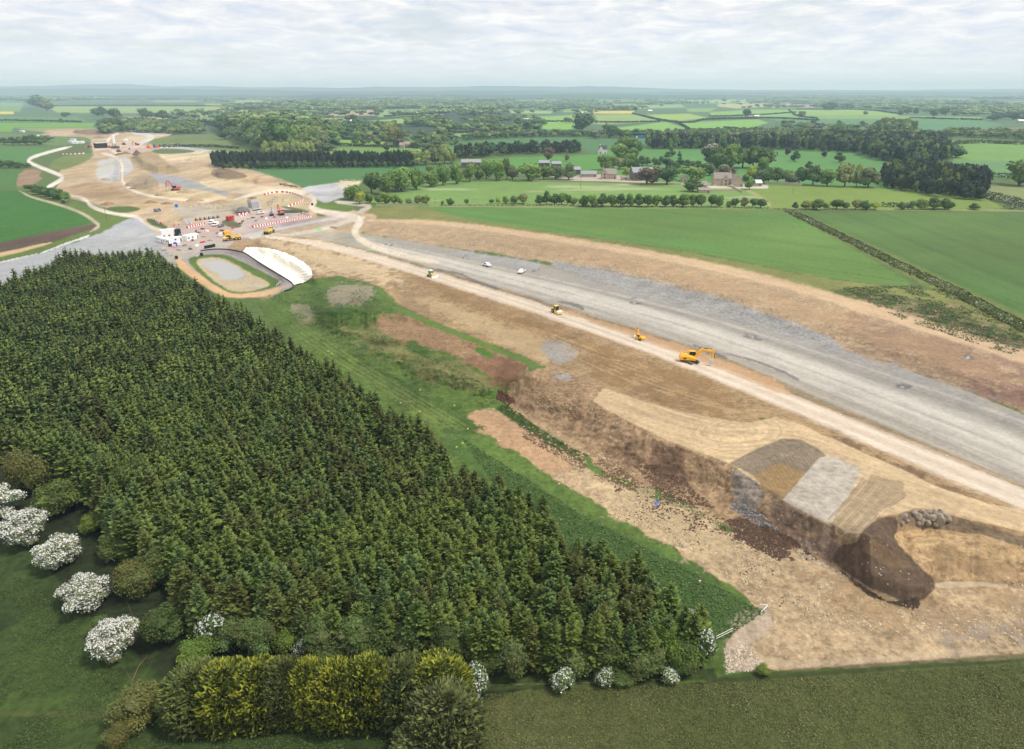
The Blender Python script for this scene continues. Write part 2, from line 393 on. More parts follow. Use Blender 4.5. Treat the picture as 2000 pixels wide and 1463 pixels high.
big = (fbm(FX[S] / 90, FY[S] / 50, 95, 4) - .5) * .55
tint_ = (fbm(FX[S] / 70, FY[S] / 70, 99, 3) - .5) * .35
C[S] *= (1 + big * crop)[..., None]; C[S][..., 0] *= 1 + tint_ * crop
stroke([(740,401),(1000,404),(1500,407),(1960,411),(2262,413)], A(150,158,100), 1.2, 2.0, 'grass_verge', warp=.6, grass=1)
stroke([(1540,411),(1640,460),(1780,528),(1880,580),(2010,640),(2200,720)], A(118,128,66), 5, 26, 'grass_verge', warp=4, grass=1, grain=.6, var=.2)
paint([(690,416),(740,402),(830,405),(900,426),(1100,457),(1350,492),(1600,543),(1770,562),(1870,570),(2000,640),(2262,740),(2262,790),(2000,690),(1850,650),(1700,600),(1500,545),(1290,495),(1000,458),(860,436),(840,431),(720,428)], A(132,136,76), 'grass_verge', soft=1.5, warp=3, var=.16, grass=1, grain=.6, sm=1)
paint([(1640,560),(1800,580),(2000,660),(2262,760),(2262,800),(1960,690),(1760,625),(1600,575)], A(78,92,46), 'grass_verge', soft=4, warp=8, var=.3, grass=1, grain=.9, alpha=.9)
# ---- left-hand farmland
paint([(-260,258),(60,262),(180,268),(178,276),(120,284),(-260,284)], A(110,136,78), 'field', soft=1, warp=1.5, var=.1, grass=1, sm=0)
paint([(-260,284),(110,288),(75,302),(45,318),(-260,314)], A(86,134,66), 'field', soft=1, warp=1, var=.06, grass=1, sm=0)
paint([(-260,330),(45,330),(30,368),(-260,372)], A(84,124,58), 'field', soft=1, warp=1, var=.06, grass=1, sm=0)
paint([(40,331),(78,330),(89,346),(62,362),(28,369)], A(150,126,98), 'bare_soil', soft=2, warp=2, var=.14, sm=1)
paint([(45,362),(105,368),(160,402),(250,428),(236,446),(140,480),(-260,560),(-260,372),(30,372)], A(104,126,56), 'grass_verge', soft=1.5, warp=2, var=.14, grass=1, sm=0)
paint([(-260,372),(42,372),(110,400),(162,420),(180,436),(110,452),(-260,535)], A(66,118,44), 'field', soft=1, warp=1, var=.07, grass=1, sm=0)
paint([(-260,525),(0,474),(110,450),(186,437),(190,444),(100,474),(0,496),(-260,560)], A(98,80,66), 'ploughed_soil', soft=1.5, warp=1, var=.1, sm=0)
stroke([(-260,545),(0,499),(103,473)], A(208,180,134), 9, 2.2, 'path', warp=.6)
stroke([(38,373),(60,385),(110,398),(160,415),(190,436),(194,442),(176,453)], A(186,172,148), 1.6, 3.0, 'path', warp=.6)
paint([(90,330),(125,336),(112,352),(70,346)], A(100,120,56), 'grass_verge', soft=1, warp=1, grass=1)
# ---- far earthworks, left
TAN = A(188,166,134); PALE = A(226,212,190); GREY = A(178,176,172); BLUEG = A(160,162,168)
paint([(60,257),(150,250),(235,257),(330,262),(300,285),(420,298),(415,318),(470,326),(560,352),(620,382),(600,395),(720,415),(745,425),(700,455),(560,600),(345,500),(282,475),(285,435),(186,398),(130,386),(105,372),(122,350),(112,332),(165,308),(185,296),(175,280),(180,268)], TAN, 'bare_earth', soft=2, warp=3, var=.16, grain=.7)
paint([(115,306),(165,299),(188,300),(165,318),(120,334),(90,326)], A(122,138,72), 'grass_verge', soft=1.5, warp=2, grass=1, var=.12)
paint([(122,300),(140,287),(170,288),(172,296),(130,300)], A(98,112,64), 'grass_verge', soft=1, warp=1, grass=1)
paint([(66,262),(150,256),(225,260),(180,268),(100,266)], A(188,164,134), 'bare_earth', soft=1, warp=1)
paint([(136,256),(180,251),(235,257),(210,264),(150,262)], A(136,116,94), 'spoil_heap', soft=1, warp=1, var=.15)
paint([(250,262),(320,258),(345,258),(300,280),(262,288),(235,280)], A(196,180,152), 'bare_earth', soft=2, warp=2)
paint([(262,284),(330,262),(470,262),(500,272),(450,290),(300,284)], A(118,134,78), 'grass_verge', soft=1.5, warp=2, grass=1, var=.12)
stroke([(255,256),(290,262),(300,268),(280,278),(262,286)], A(204,202,196), 5, 3, 'road', warp=1)
stroke([(300,290),(340,288),(400,294),(470,303)], A(176,178,178), 3, 3, 'road', warp=1)
stroke([(234,258),(216,267),(207,280),(214,292),(230,300)], PALE, 2.4, 2.6, None, warp=1)
paint([(170,285),(230,280),(300,282),(290,296),(200,300)], A(206,180,166), None, soft=3, warp=2, alpha=.7, var=.2)
paint([(300,292),(410,296),(415,308),(330,316),(295,304)], A(216,198,164), None, soft=2, warp=2)
paint([(300,291),(350,290),(392,296),(340,301),(292,300)], A(104,120,66), 'grass_verge', soft=1, warp=1, grass=1)
paint([(300,292),(324,318),(360,336),(330,340),(262,330),(250,303)], A(166,146,112), 'bare_earth', soft=2, warp=3, var=.12)
paint([(192,312),(240,305),(255,310),(262,335),(228,352),(206,360),(186,345),(190,325)], A(186,184,180), 'gravel_ground', soft=2, warp=2.5, var=.1)
paint([(270,338),(330,340),(400,360),(455,378),(430,386),(380,380),(310,358)], A(160,160,162), 'gravel_ground', soft=2, warp=2.5, var=.1)
paint([(246,356),(270,340),(290,338),(320,365),(262,374)], A(166,148,118), 'spoil_heap', soft=1.5, warp=1.5, var=.14)
paint([(130,365),(200,352),(235,372),(270,388),(200,390),(140,382)], A(176,150,114), 'bare_earth', soft=3, warp=3, var=.15)
paint([(415,330),(440,328),(495,345),(450,352),(410,344)], A(134,116,92), 'spoil_heap', soft=1.2, warp=1, var=.12)
paint([(488,352),(510,344),(545,356),(530,362),(490,360)], A(192,160,128), 'spoil_heap', soft=1.2, warp=1, var=.1)
paint([(410,345),(500,362),(570,366),(610,378),(540,384),(440,376),(380,356)], A(206,188,156), 'bare_earth', soft=2, warp=2.5, var=.12)
paint([(340,370),(400,370),(455,388),(440,396),(350,390),(320,380)], A(206,186,150), 'bare_earth', soft=2, warp=2.5, var=.2)
stroke([(200,300),(228,306),(236,318),(240,332),(236,352),(250,368),(280,380),(330,388),(450,397)], PALE, 2.8, 2.4, 'haul_road', warp=1, streak=.12)
stroke([(231,308),(238,332),(234,352),(248,366)], A(176,166,148), 0.7, 0.8, None, warp=.3)
stroke([(140,286),(90,298),(50,312),(66,322),(108,338),(125,346),(112,356),(86,370)], A(220,212,200), 2.4, 4, 'haul_road', warp=.8, streak=.08)
stroke([(140,383),(165,386),(182,408),(240,420),(272,424),(282,440),(310,450),(380,458),(440,466),(560,458)], A(214,204,188), 3.4, 4, 'haul_road', warp=1, streak=.1)
stroke([(200,400),(300,402),(380,400),(460,396)], A(190,166,130), 4, 5, None, warp=3, alpha=.7)
paint([(205,405),(260,402),(280,410),(240,417),(210,412)], A(92,114,52), 'grass_verge', soft=1, warp=1.5, grass=1)
paint([(285,426),(300,428),(332,444),(318,448),(288,436)], A(86,104,50), 'grass_verge', soft=1, warp=1, grass=1)
paint([(430,388),(500,382),(560,378),(620,380),(590,410),(520,420),(430,410)], A(190,172,138), 'bare_earth', soft=2, warp=2.5, var=.15)
paint([(330,400),(430,395),(500,400),(470,420),(360,428),(340,415)], A(178,168,150), 'bare_earth', soft=3, warp=3, var=.15)
# gravel yard and approach, left
paint([(-260,580),(-260,535),(0,514),(90,492),(200,456),(240,430),(262,424),(285,440),(306,455),(320,480),(330,520),(200,560),(0,640)], A(176,178,180), 'gravel_ground', soft=1.5, warp=3, var=.07, grain=.4)
paint([(-260,600),(0,545),(200,500),(330,470),(340,540),(0,640)], A(160,160,162), None, soft=6, warp=8, var=.08, alpha=.7)
stroke([(80,494),(130,476),(175,460)], A(224,222,218), 1.5, 2.0, None, warp=1.5)
stroke([(-100,535),(20,508),(80,494)], A(214,212,206), 1, 1.0, None, warp=1)
# compound
paint([(300,460),(360,440),(430,425),(520,405),(560,404),(625,420),(560,445),(460,470),(400,500),(330,505)], A(186,170,160), 'work_compound', soft=3, warp=4, var=.12)
paint([(360,440),(430,430),(470,440),(450,462),(380,460)], A(190,160,146), None, soft=3, warp=4, alpha=.7)
paint([(315,500),(420,468),(500,458),(600,452),(640,430),(700,425),(600,470),(470,490),(400,520),(330,525)], A(186,176,164), None, soft=3, warp=4, alpha=.8)
stroke([(470,462),(560,444),(640,428),(690,420)], A(196,192,188), 2.5, 3, 'road', warp=.8)
stroke([(455,478),(470,470),(490,468)], A(170,120,104), 4, 5, None, warp=3, alpha=.6)
paint([(460,406),(478,403),(492,410),(470,414)], A(128,128,128), 'spoil_heap', soft=1.5, warp=1.5)
paint([(430,432),(450,428),(476,440),(462,446),(440,442)], A(104,112,76), 'grass_verge', soft=1, warp=1, grass=1)
paint([(605,397),(630,394),(690,400),(692,412),(655,416),(625,408)], A(98,122,52), 'grass_verge', soft=1, warp=1.2, grass=1, var=.2)
paint([(616,414),(640,413),(640,422),(620,424)], A(104,120,60), 'grass_verge', soft=1, warp=1, grass=1)
paint([(545,402),(570,404),(605,412),(600,418),(560,408)], A(104,122,62), 'grass_verge', soft=1, warp=1, grass=1)
paint([(580,366),(650,358),(690,352),(690,380),(660,388),(632,398),(610,384)], A(186,186,184), 'gravel_ground', soft=1.5, warp=2, var=.08)
paint([(658,354),(700,352),(712,356),(690,364),(660,364)], A(206,190,160), None, soft=1.5, warp=1)
paint([(700,395),(740,400),(720,408),(680,392)], A(102,128,58), 'grass_verge', soft=1, warp=1, grass=1)
stroke([(458,390),(490,380),(520,374),(560,372),(600,378),(618,392),(606,404),(620,412),(660,418),(700,424),(708,440)], A(222,208,186), 2.4, 6.5, 'haul_road', warp=1.2, streak=.12)
stroke([(655,394),(690,398),(730,402),(700,414)], A(196,184,172), 3, 4, 'road', warp=1)
stroke([(540,464),(640,446),(680,430),(712,425)], A(210,198,176), 2.5, 5, 'haul_road', warp=2, streak=.15)
# ---- central dual carriageway formation
paint([(705,430),(725,427),(850,430),(1000,452),(1290,498),(1500,545),(1700,600),(2000,690),(2262,790),(2262,930),(2000,805),(1850,745),(1650,690),(1500,640),(1300,560),(1080,512),(900,486),(740,462),(700,450)], A(182,158,126), 'embankment', soft=1.5, warp=4, var=.13, grain=.8)
paint([(1700,600),(2000,690),(2262,790),(2262,930),(2000,805),(1850,745),(1720,705),(1650,650)], A(158,130,108), None, soft=30, warp=14, var=.14, alpha=.75)
paint([(1900,690),(2262,800),(2262,930),(2000,800),(1900,760)], A(146,112,100), None, soft=30, warp=10, var=.1, alpha=.6)
stroke([(720,431),(850,433),(1000,453),(1290,499),(1500,546),(1700,603),(2000,696),(2262,795)], A(208,180,144), 3.5, 14, 'path', warp=3, var=.1, streak=.2)
stroke([(1000,470),(1300,525),(1600,610),(2000,750)], A(176,142,104), 6, 18, None, warp=16, var=.2, alpha=.35)
paint([(700,455),(740,460),(820,474),(920,492),(1060,514),(1150,540),(1260,560),(1400,600),(1560,655),(1700,700),(1850,748),(2000,808),(2262,930),(2262,1090),(2000,948),(1720,830),(1560,764),(1420,702),(1250,650),(1100,604),(950,560),(840,524),(700,486),(600,462),(640,452)], A(170,163,150), 'road', soft=1.5, warp=2, var=.06, grain=.35)
paint([(1075,510),(1130,516),(1300,552),(1500,610),(1650,670),(1640,690),(1500,648),(1320,598),(1180,556),(1080,526)], A(160,158,154), 'embankment', soft=3, warp=5, var=.14, grain=.7)
paint([(900,490),(1000,506),(1060,518),(1040,528),(960,512),(890,498)], A(172,174,180), None, soft=3, warp=4, alpha=.7)
paint([(1500,640),(1850,750),(2262,930),(2262,960),(1960,812),(1700,722),(1480,650)], A(160,158,156), None, soft=6, warp=6, alpha=.7)
stroke([(700,430),(690,446),(692,462),(740,484),(840,504),(1000,545),(1200,595),(1400,655),(1700,765),(2000,880),(2262,1000)], A(206,200,188), 7, 26, None, warp=1.5, streak=.22, soft=.5, var=.06)
stroke([(740,496),(850,520),(1000,560),(1200,612),(1400,672),(1700,790),(2000,915),(2262,1040)], A(186,180,168), 4, 18, None, warp=2, streak=.25, soft=.5, alpha=.75)
stroke([(720,470),(850,490),(1000,520),(1200,572),(1400,628),(1700,730),(2000,845)], A(162,158,152), 4, 14, None, warp=3, streak=.3, soft=.6, alpha=.6)
stroke([(700,422),(706,432),(696,444),(692,458),(712,474),(760,492),(860,514)], PALE, 6, 5, 'haul_road', warp=1.5, streak=.25)
for k in range(9):
    o_ = (k - 4) / 4.0
    stroke([(720 + 3 * o_, 474 + 8 * o_), (840, 505 + 12 * o_), (1000, 545 + 17 * o_), (1200, 597 + 24 * o_), (1400, 657 + 32 * o_), (1700, 767 + 46 * o_), (2000, 884 + 62 * o_), (2262, 1004 + 74 * o_)], A(*((214,208,198), (140,134,124), (196,190,178))[k % 3]), .8, 3.4, None, warp=2.2, alpha=.38, soft=.7)
# drainage line with dark wet ground and stones
stroke([(640,470),(740,498),(850,528),(960,564),(1100,606),(1250,653),(1420,708),(1560,772),(1720,842),(2000,962),(2262,1080)], A(150,132,104), 3, 17, 'bare_earth', warp=2.5, var=.2, grain=.8)
for p in ([(850,526),(900,534),(930,552),(980,566)], [(1085,588),(1130,596),(1140,606)], [(1240,652),(1330,684)], [(1420,690),(1500,712),(1560,742)], [(1350,672),(1420,700)]):
    stroke(p, A(112,108,104), 1.6, 3.2, None, warp=2, alpha=.8)
for x, y, w in ((1050,530,10),(1240,590,16),(1470,658,20),(1762,755,26),(910,504,8),(760,478,7),(1890,700,14)):
    paint([(x-w,y-1),(x-w*.3,y-w*.25),(x+w,y+w*.1),(x+w*.5,y+w*.32),(x-w*.4,y+w*.25)], A(118,114,112), None, soft=2, warp=3, var=.2, alpha=.85)
    paint([(x-w*.4,y),(x,y-w*.08),(x+w*.3,y+w*.08),(x,y+w*.14)], A(206,204,206), None, soft=1.2, warp=1, alpha=.8)
paint([(1040,705),(1170,745),(1440,805),(1700,875),(2262,1090),(2262,1250),(1900,1200),(1600,1150),(1400,1010),(1180,900),(1000,790)], A(160,134,100), 'bare_earth', soft=2, warp=4, var=.16, grain=.8)
# tan working ground between basin and haul road
paint([(600,462),(700,488),(850,532),(1100,612),(1420,712),(1720,850),(2262,1085),(2262,1230),(2000,1050),(1850,960),(1640,870),(1530,815),(1430,822),(1300,800),(1170,762),(1080,722),(1040,705),(900,650),(790,600),(760,585),(740,560),(650,545),(560,600),(440,560),(430,480),(520,462)], A(168,142,106), 'bare_earth', soft=2, warp=4, var=.16, grain=.8)
paint([(500,470),(600,470),(760,520),(800,560),(700,548),(600,520),(540,486)], A(208,186,150), None, soft=8, warp=10, var=.15, alpha=.9)
paint([(775,530),(850,545),(960,590),(1130,660),(1280,710),(1450,770),(1430,810),(1250,780),(1140,690),(1000,640),(880,585)], A(152,122,84), None, soft=8, warp=12, var=.22, alpha=.85)
paint([(1120,690),(1180,690),(1330,740),(1500,800),(1400,812),(1280,788),(1160,745)], A(146,118,82), None, soft=6, warp=10, var=.22, alpha=.8)
paint([(1600,830),(1800,930),(2100,1070),(2000,1040),(1800,950),(1640,865)], A(118,96,72), None, soft=8, warp=8, var=.2, alpha=.9)
paint([(780,572),(880,590),(1000,640),(1090,672),(1140,686),(1100,712),(1050,704),(920,645)], A(190,166,126), None, soft=4, warp=5, var=.12, alpha=.9)
paint([(1060,660),(1100,664),(1140,686),(1112,708),(1080,712),(1060,690)], A(162,160,158), 'gravel_ground', soft=4, warp=8, var=.12, alpha=.8)
for k in range(9):
    o_ = k * 7.5
    stroke([(880+o_*.6,596+o_*.1),(1000+o_,628+o_*.5),(1120+o_,668+o_),(1290+o_,735+o_*.8),(1400+o_,790+o_*.3)], A(*( (134,106,72) if k % 2 else (196,168,124))), .9, 2.0, None, warp=4, alpha=.5)
stroke([(520,462),(600,472),(700,494),(850,540),(960,574),(1100,618),(1300,688),(1420,736),(1560,792),(1700,852),(1850,914),(2000,975),(2262,1085)], A(220,204,184), 6, 22, 'haul_road', warp=2, streak=.16, soft=.18, var=.07)
stroke([(1100,606),(1300,672),(1440,722),(1540,766)], A(198,160,120), 4, 12, None, warp=4, var=.14, alpha=.85)
for k in range(5):
    o_ = (k - 2) / 2.0
    stroke([(540, 463 + 3 * o_), (700, 494 + 5 * o_), (850, 540 + 7 * o_), (1100, 618 + 9 * o_), (1420, 736 + 14 * o_), (1700, 852 + 20 * o_), (2000, 975 + 26 * o_)], A(*((206,182,156), (240,226,206))[k % 2]), .7, 2.4, None, warp=1.6, alpha=.5, soft=.7)
# ---- attenuation basin
paint([(340,508),(372,500),(395,490),(440,486),(480,492),(530,520),(580,555),(560,575),(480,583),(430,578),(400,560)], A(176,168,164), 'basin_track', soft=1.2, warp=1.5)
stroke([(352,505),(348,512),(380,538),(430,572),(460,577),(520,575),(556,560)], A(222,184,138), 8, 4, 'path', warp=.6, soft=.15)
paint([(362,508),(385,498),(425,496),(450,500),(500,524),(552,552),(540,562),(470,576),(440,570),(395,540)], A(98,124,54), 'grass_verge', soft=1, warp=1.2, grass=1, var=.2)
paint([(378,508),(405,503),(440,504),(490,535),(536,556),(500,568),(470,572),(445,568),(400,534)], A(200,182,148), 'basin_bed', soft=1.5, warp=1.5, var=.08)
wz = paint([(392,510),(420,508),(445,512),(478,532),(476,542),(450,550),(434,545),(430,536),(416,530),(394,518)], A(186,184,180), 'pond_water', soft=1, warp=2.5, var=.03, grain=0)
stroke([(452,548),(470,545),(485,556),(520,560)], A(196,190,180), 2, 1.5, None, warp=2, alpha=.7)
stroke([(395,494),(430,490),(475,496),(520,522),(572,553)], A(158,150,150), 4, 7, 'basin_track', warp=1)
# ---- grassed fill and grass strip
paint([(500,590),(545,572),(600,548),(660,540),(700,545),(748,562),(772,585),(765,600),(900,655),(1050,714),(990,745),(980,775),(1150,905),(1260,990),(1340,1060),(1500,1190),(1410,1252),(1415,1320),(1340,1350),(1000,1000),(560,680)], A(96,120,56), 'grass_verge', soft=1.5, warp=4, var=.2, grass=1, grain=.8, sm=0)
paint([(640,560),(690,552),(735,566),(728,585),(690,596),(650,604),(638,585)], A(158,146,126), None, soft=3, warp=5, var=.2, alpha=.85)
paint([(566,590),(600,596),(622,622),(600,635),(570,612)], A(156,144,126), None, soft=3, warp=5, var=.2, alpha=.75)
paint([(560,600),(640,650),(760,760),(880,850),(820,790),(700,690),(620,620)], A(122,134,72), None, soft=6, warp=8, var=.25, alpha=.6)
paint([(655,640),(740,630),(830,690),(960,735),(960,780),(850,740),(760,700)], A(140,134,86), None, soft=8, warp=10, var=.18, alpha=.75)
paint([(640,595),(700,604),(690,618),(640,620)], A(60,92,36), None, soft=4, warp=4, alpha=.8, var=.2)
paint([(735,618),(790,614),(850,640),(960,675),(1045,710),(1010,752),(975,740),(900,700),(820,672),(790,670),(742,648)], A(160,130,98), 'bare_earth', soft=3, warp=10, var=.14, grain=.8)
paint([(900,690),(1000,700),(1030,716),(1000,765),(975,755),(940,720)], A(138,102,76), None, soft=6, warp=8, var=.2, alpha=.8)
paint([(795,668),(820,668),(850,690),(830,700),(800,690)], A(78,108,42), None, soft=3, warp=4, alpha=.9, grass=1, var=.25)
paint([(925,680),(945,678),(968,696),(955,700),(932,690)], A(88,126,48), 'grass_verge', soft=1, warp=2, grass=1)
stroke([(770,600),(860,640),(960,678),(1050,714)], A(104,130,58), 4, 6, 'grass_verge', warp=3, grass=1)
paint([(660,665),(740,720),(860,780),(960,840),(930,850),(830,800),(720,735)], A(72,96,40), None, soft=6, warp=10, var=.25, alpha=.8)
for k in range(4):
    stroke([(560+k*9,640-k*3),(680+k*9,720-k*3),(800+k*9,790-k*3),(900+k*9,850-k*3)], A(142,152,84), 1.2, 1.6, None, warp=1.5, alpha=.45, grass=1)
paint([(860,820),(1000,930),(1150,1010),(1340,1100),(1500,1190),(1410,1252),(1250,1180),(1000,1000),(860,880)], A(76,104,50), None, soft=10, warp=10, var=.25, alpha=.85)
# ---- lower bare ground and the stockpile
paint([(905,812),(960,792),(1000,820),(1110,880),(1160,930),(1300,985),(1450,1050),(1620,1100),(1740,1165),(1830,1150),(2262,1120),(2262,1290),(2000,1288),(1700,1302),(1425,1314),(1410,1250),(1500,1192),(1340,1085),(1160,985),(1000,880)], A(188,164,130), 'bare_earth', soft=2, warp=7, var=.14, grain=1)
paint([(905,812),(960,795),(1100,880),(1140,930),(1060,920),(980,870)], A(192,156,120), None, soft=5, warp=5, var=.16, alpha=.9)
paint([(985,785),(1040,815),(1060,838),(1130,880),(1135,900),(1080,875),(1020,835),(965,795)], A(76,98,44), 'grass_verge', soft=3, warp=7, grass=1, var=.25, alpha=.95)
paint([(1150,960),(1200,940),(1330,1000),(1420,1040),(1400,1100),(1240,1040)], A(200,178,140), None, soft=10, warp=12, alpha=.7, var=.15)
paint([(1780,1200),(2262,1190),(2262,1290),(2000,1285),(1850,1250)], A(164,150,136), None, soft=24, warp=16, alpha=.8, var=.1)
paint([(1600,1140),(1800,1180),(2262,1150),(2262,1200),(1800,1230),(1560,1180)], A(172,144,108), None, soft=20, warp=18, alpha=.7, var=.16)
stroke([(1415,1300),(1560,1296),(1700,1288),(2000,1268),(2262,1250)], A(198,178,150), 7, 7, None, warp=9, alpha=.5)
paint([(1460,1190),(1520,1200),(1480,1250),(1420,1290),(1410,1252)], A(192,176,156), None, soft=6, warp=6, alpha=.7)
stroke([(1830,1143),(2000,1138),(2262,1130)], A(206,184,152), 8, 10, 'path', warp=4, alpha=.9)
SL = [(986,770),(1000,748),(1029,725),(1060,716),(1115,727),(1180,765),(1230,824),(1300,860),(1361,882),(1424,905),(1530,977),(1668,1052),(1700,1050),(1760,1090),(1740,1160),(1620,1092),(1560,1076),(1480,1045),(1423,1012),(1346,975),(1300,958),(1238,940),(1170,915),(1146,893),(1115,868),(1072,842),(1035,824),(992,796)]
paint(SL, A(170,142,110), 'embankment', soft=2, warp=5, var=.18, grain=1, sm=1)
S = np.s_[np.searchsorted(rows, 700):np.searchsorted(rows, 1180), np.searchsorted(cols_, 960):np.searchsorted(cols_, 1860)]
ms = inside(GX[S], GY[S], SL); gd, ga, _s = seg_dist(GX[S], GY[S], [(1029,725),(1158,784),(1300,858),(1424,904),(1530,975),(1700,1050)])
gul = fbm(ga / 9.0, gd / 70.0, 701, 5, .6) - .5
C[S] *= (1 + ms * gul * .6)[..., None]
for pl, c_, a_ in (([(1250,900),(1300,868),(1335,872),(1345,900),(1335,950),(1280,950)], (122,96,78), .7), ([(1180,880),(1215,866),(1255,895),(1240,930),(1190,915)], (122,98,78), .6),
               ([(1430,1015),(1470,990),(1540,1010),(1580,1050),(1530,1072),(1450,1045)], (118,94,76), .7), ([(1195,835),(1222,840),(1212,850)], (104,84,66), .7),
               ([(1431,912),(1470,930),(1494,958),(1480,1000),(1450,1010),(1430,960)], (146,142,136), .7), ([(1560,1030),(1650,1066),(1640,1100),(1560,1080)], (134,114,102), .8),
               ([(1110,782),(1140,776),(1146,800),(1120,840)], (126,96,72), .5), ([(1500,965),(1530,978),(1620,1026),(1640,1060),(1560,1044),(1500,1008)], (134,114,96), .8),
               ([(1080,724),(1106,728),(1118,742),(1088,744)], (164,160,156), .8), ([(1135,750),(1170,752),(1178,770),(1146,768)], (186,160,122), .8),
               ([(996,760),(1036,722),(1060,722),(1010,760),(992,780)], (176,148,108), .7), ([(1340,880),(1420,912),(1425,960),(1380,960),(1340,920)], (160,134,100), .5)):
    paint(pl, A(*c_), None, soft=4, warp=6, var=.2, alpha=a_, grain=1)
stroke([(990,785),(1035,818),(1090,848),(1150,886)], A(184,158,124), 4, 9, None, warp=8, alpha=.55, var=.3)
paint([(1215,935),(1228,932),(1235,948),(1225,958)], A(90,124,50), 'grass_verge', soft=1, warp=2, grass=1)
# platform top
TOP = [(1158,784),(1178,757),(1269,788),(1346,807),(1423,822),(1463,826),(1516,814),(1576,834),(1652,869),(1746,910),(1840,954),(1934,985),(2000,996),(2262,1078),(2262,1130),(2000,1039),(1903,1017),(1840,1001),(1793,992),(1755,1004),(1714,1010),(1680,1048),(1620,1024),(1529,976),(1424,905),(1361,881),(1300,859),(1226,822)]
paint(TOP, A(208,182,144), 'haul_road', soft=1.2, warp=1.6, var=.08, grain=.45, sm=0)
S = np.s_[np.searchsorted(rows, 750):np.searchsorted(rows, 1160), np.searchsorted(cols_, 1100):]
mm = inside(GX[S], GY[S], TOP)
dd_, al_, sd2 = seg_dist(GX[S], GY[S], smooth_poly([(1170,765),(1300,818),(1420,850),(1500,838),(1590,850),(1700,900),(1900,976),(2262,1100)], False))
C[S] *= (1 + mm * 2 * (fbm(dd_ * sd2 / 3.2, al_ / 140., 77, 5, .68) - .5) * .42)[..., None]
dc_ = np.hypot((GX[S] - 1440) / 1.6, (GY[S] - 842) / .62); ring_ = mm * sstep(75, 40, dc_) * sstep(4, 14, dc_)
C[S] *= (1 + ring_ * (fbm(dc_ / 2.4, np.arctan2(GY[S] - 842, GX[S] - 1440) * 1.2 + 9, 79, 3) - .5) * .55)[..., None]
paint([(1424,905),(1475,878),(1526,857),(1564,858),(1595,875),(1614,891),(1601,894),(1529,976),(1494,957),(1472,929)], A(142,128,108), 'embankment', soft=1.2, warp=1, var=.1, grain=.6, sm=0)
paint([(1475,929),(1526,905),(1574,926),(1529,972),(1490,953)], A(166,136,92), None, soft=2.5, warp=3, alpha=.85, sm=0)
for k in range(16):
    stroke([(1462+k*7.6,888-k*1.6+(k>9)*(k-9)*2.5),(1490+k*6.6,930-k*2.6),(1514+k*5.4,966-k*4.6)], A(116,98,74), .55, .7, None, warp=.6, alpha=.42)
paint([(1529,976),(1601,894),(1626,891),(1683,916),(1667,954),(1620,1024)], A(188,178,164), 'haul_road', soft=1.2, warp=1, var=.12, grain=.6, sm=0)
paint([(1620,1024),(1667,954),(1702,929),(1762,941),(1771,966),(1714,1009),(1667,1051)], A(168,148,118), None, soft=1.5, warp=2, alpha=.9, sm=0)
for k in range(9):
    stroke([(1612+k*8,1020+k*4),(1655+k*9,975+k*3),(1690+k*10,928+k*5)], A(*((204,186,154) if k % 2 else (146,126,100))), 1.1, 1.3, None, warp=1.6, alpha=.5)
# dark soil tongue, broken rock, pale mound
paint([(1620,1089),(1642,1064),(1677,1060),(1685,1036),(1714,1014),(1746,1006),(1757,1023),(1749,1042),(1777,1080),(1815,1114),(1826,1142),(1818,1161),(1790,1179),(1752,1171),(1702,1149),(1652,1120)], A(104,86,70), 'spoil_heap', soft=2, warp=3, var=.14, grain=.8, sm=1)
paint([(1668,1048),(1690,1038),(1770,1096),(1788,1110),(1734,1112)], A(126,104,80), None, soft=3, warp=3, alpha=.8)
paint([(1745,1010),(1780,998),(1840,1002),(2000,1050),(2262,1140),(2262,1165),(2000,1072),(1880,1040),(1770,1030)], A(134,116,92), 'embankment', soft=2, warp=3, var=.18, grain=.8)
paint([(1738,1046),(1770,1034),(1840,1034),(1920,1045),(2000,1068),(2262,1150),(2262,1140),(2100,1130),(2000,1138),(1830,1136),(1790,1100)], A(194,164,122), 'spoil_heap', soft=2, warp=4, var=.14, grain=1)
paint([(1790,1080),(1900,1090),(2050,1110),(2050,1136),(1840,1130)], A(160,134,100), None, soft=8, warp=8, alpha=.7, var=.2)
# ---- foreground: pasture, plantation floor, lower fields; long grass, painted darker still for cloud shadow
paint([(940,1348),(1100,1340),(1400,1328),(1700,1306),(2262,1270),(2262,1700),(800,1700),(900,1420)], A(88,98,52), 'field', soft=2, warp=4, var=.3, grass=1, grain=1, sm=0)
stroke([(1400,1326),(1700,1304),(2262,1265)], A(58,70,34), 7, 9, None, warp=3, alpha=.7, grass=1)
stroke([(950,1340),(1150,1345),(1400,1352),(1700,1368),(2000,1380)], A(104,104,60), 1.5, 1.5, None, warp=3, alpha=.6, grass=1)
paint([(980,1380),(1200,1370),(1300,1420),(1200,1480),(960,1480)], A(110,110,70), None, soft=30, warp=30, alpha=.5, grass=1, var=.2)
paint([(-260,600),(0,600),(60,545),(290,495),(345,525),(520,650),(820,880),(1100,1080),(1400,1300),(1340,1330),(940,1345),(800,1500),(-260,1500)], A(48,58,32), 'woodland_floor', soft=3, warp=6, var=.2, grass=1, grain=1)
paint([(930,1306),(1395,1306),(1402,1330),(1100,1342),(935,1348)], A(70,84,42), 'grass_verge', soft=2, warp=3, var=.2, grass=1, grain=.9, sm=0)
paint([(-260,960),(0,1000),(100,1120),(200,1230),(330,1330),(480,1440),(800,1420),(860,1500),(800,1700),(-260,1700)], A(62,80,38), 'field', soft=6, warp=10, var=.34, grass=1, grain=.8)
paint([(0,1200),(160,1210),(300,1330),(200,1420),(0,1400)], A(80,102,46), None, soft=30, warp=30, alpha=.6, grass=1, var=.2)
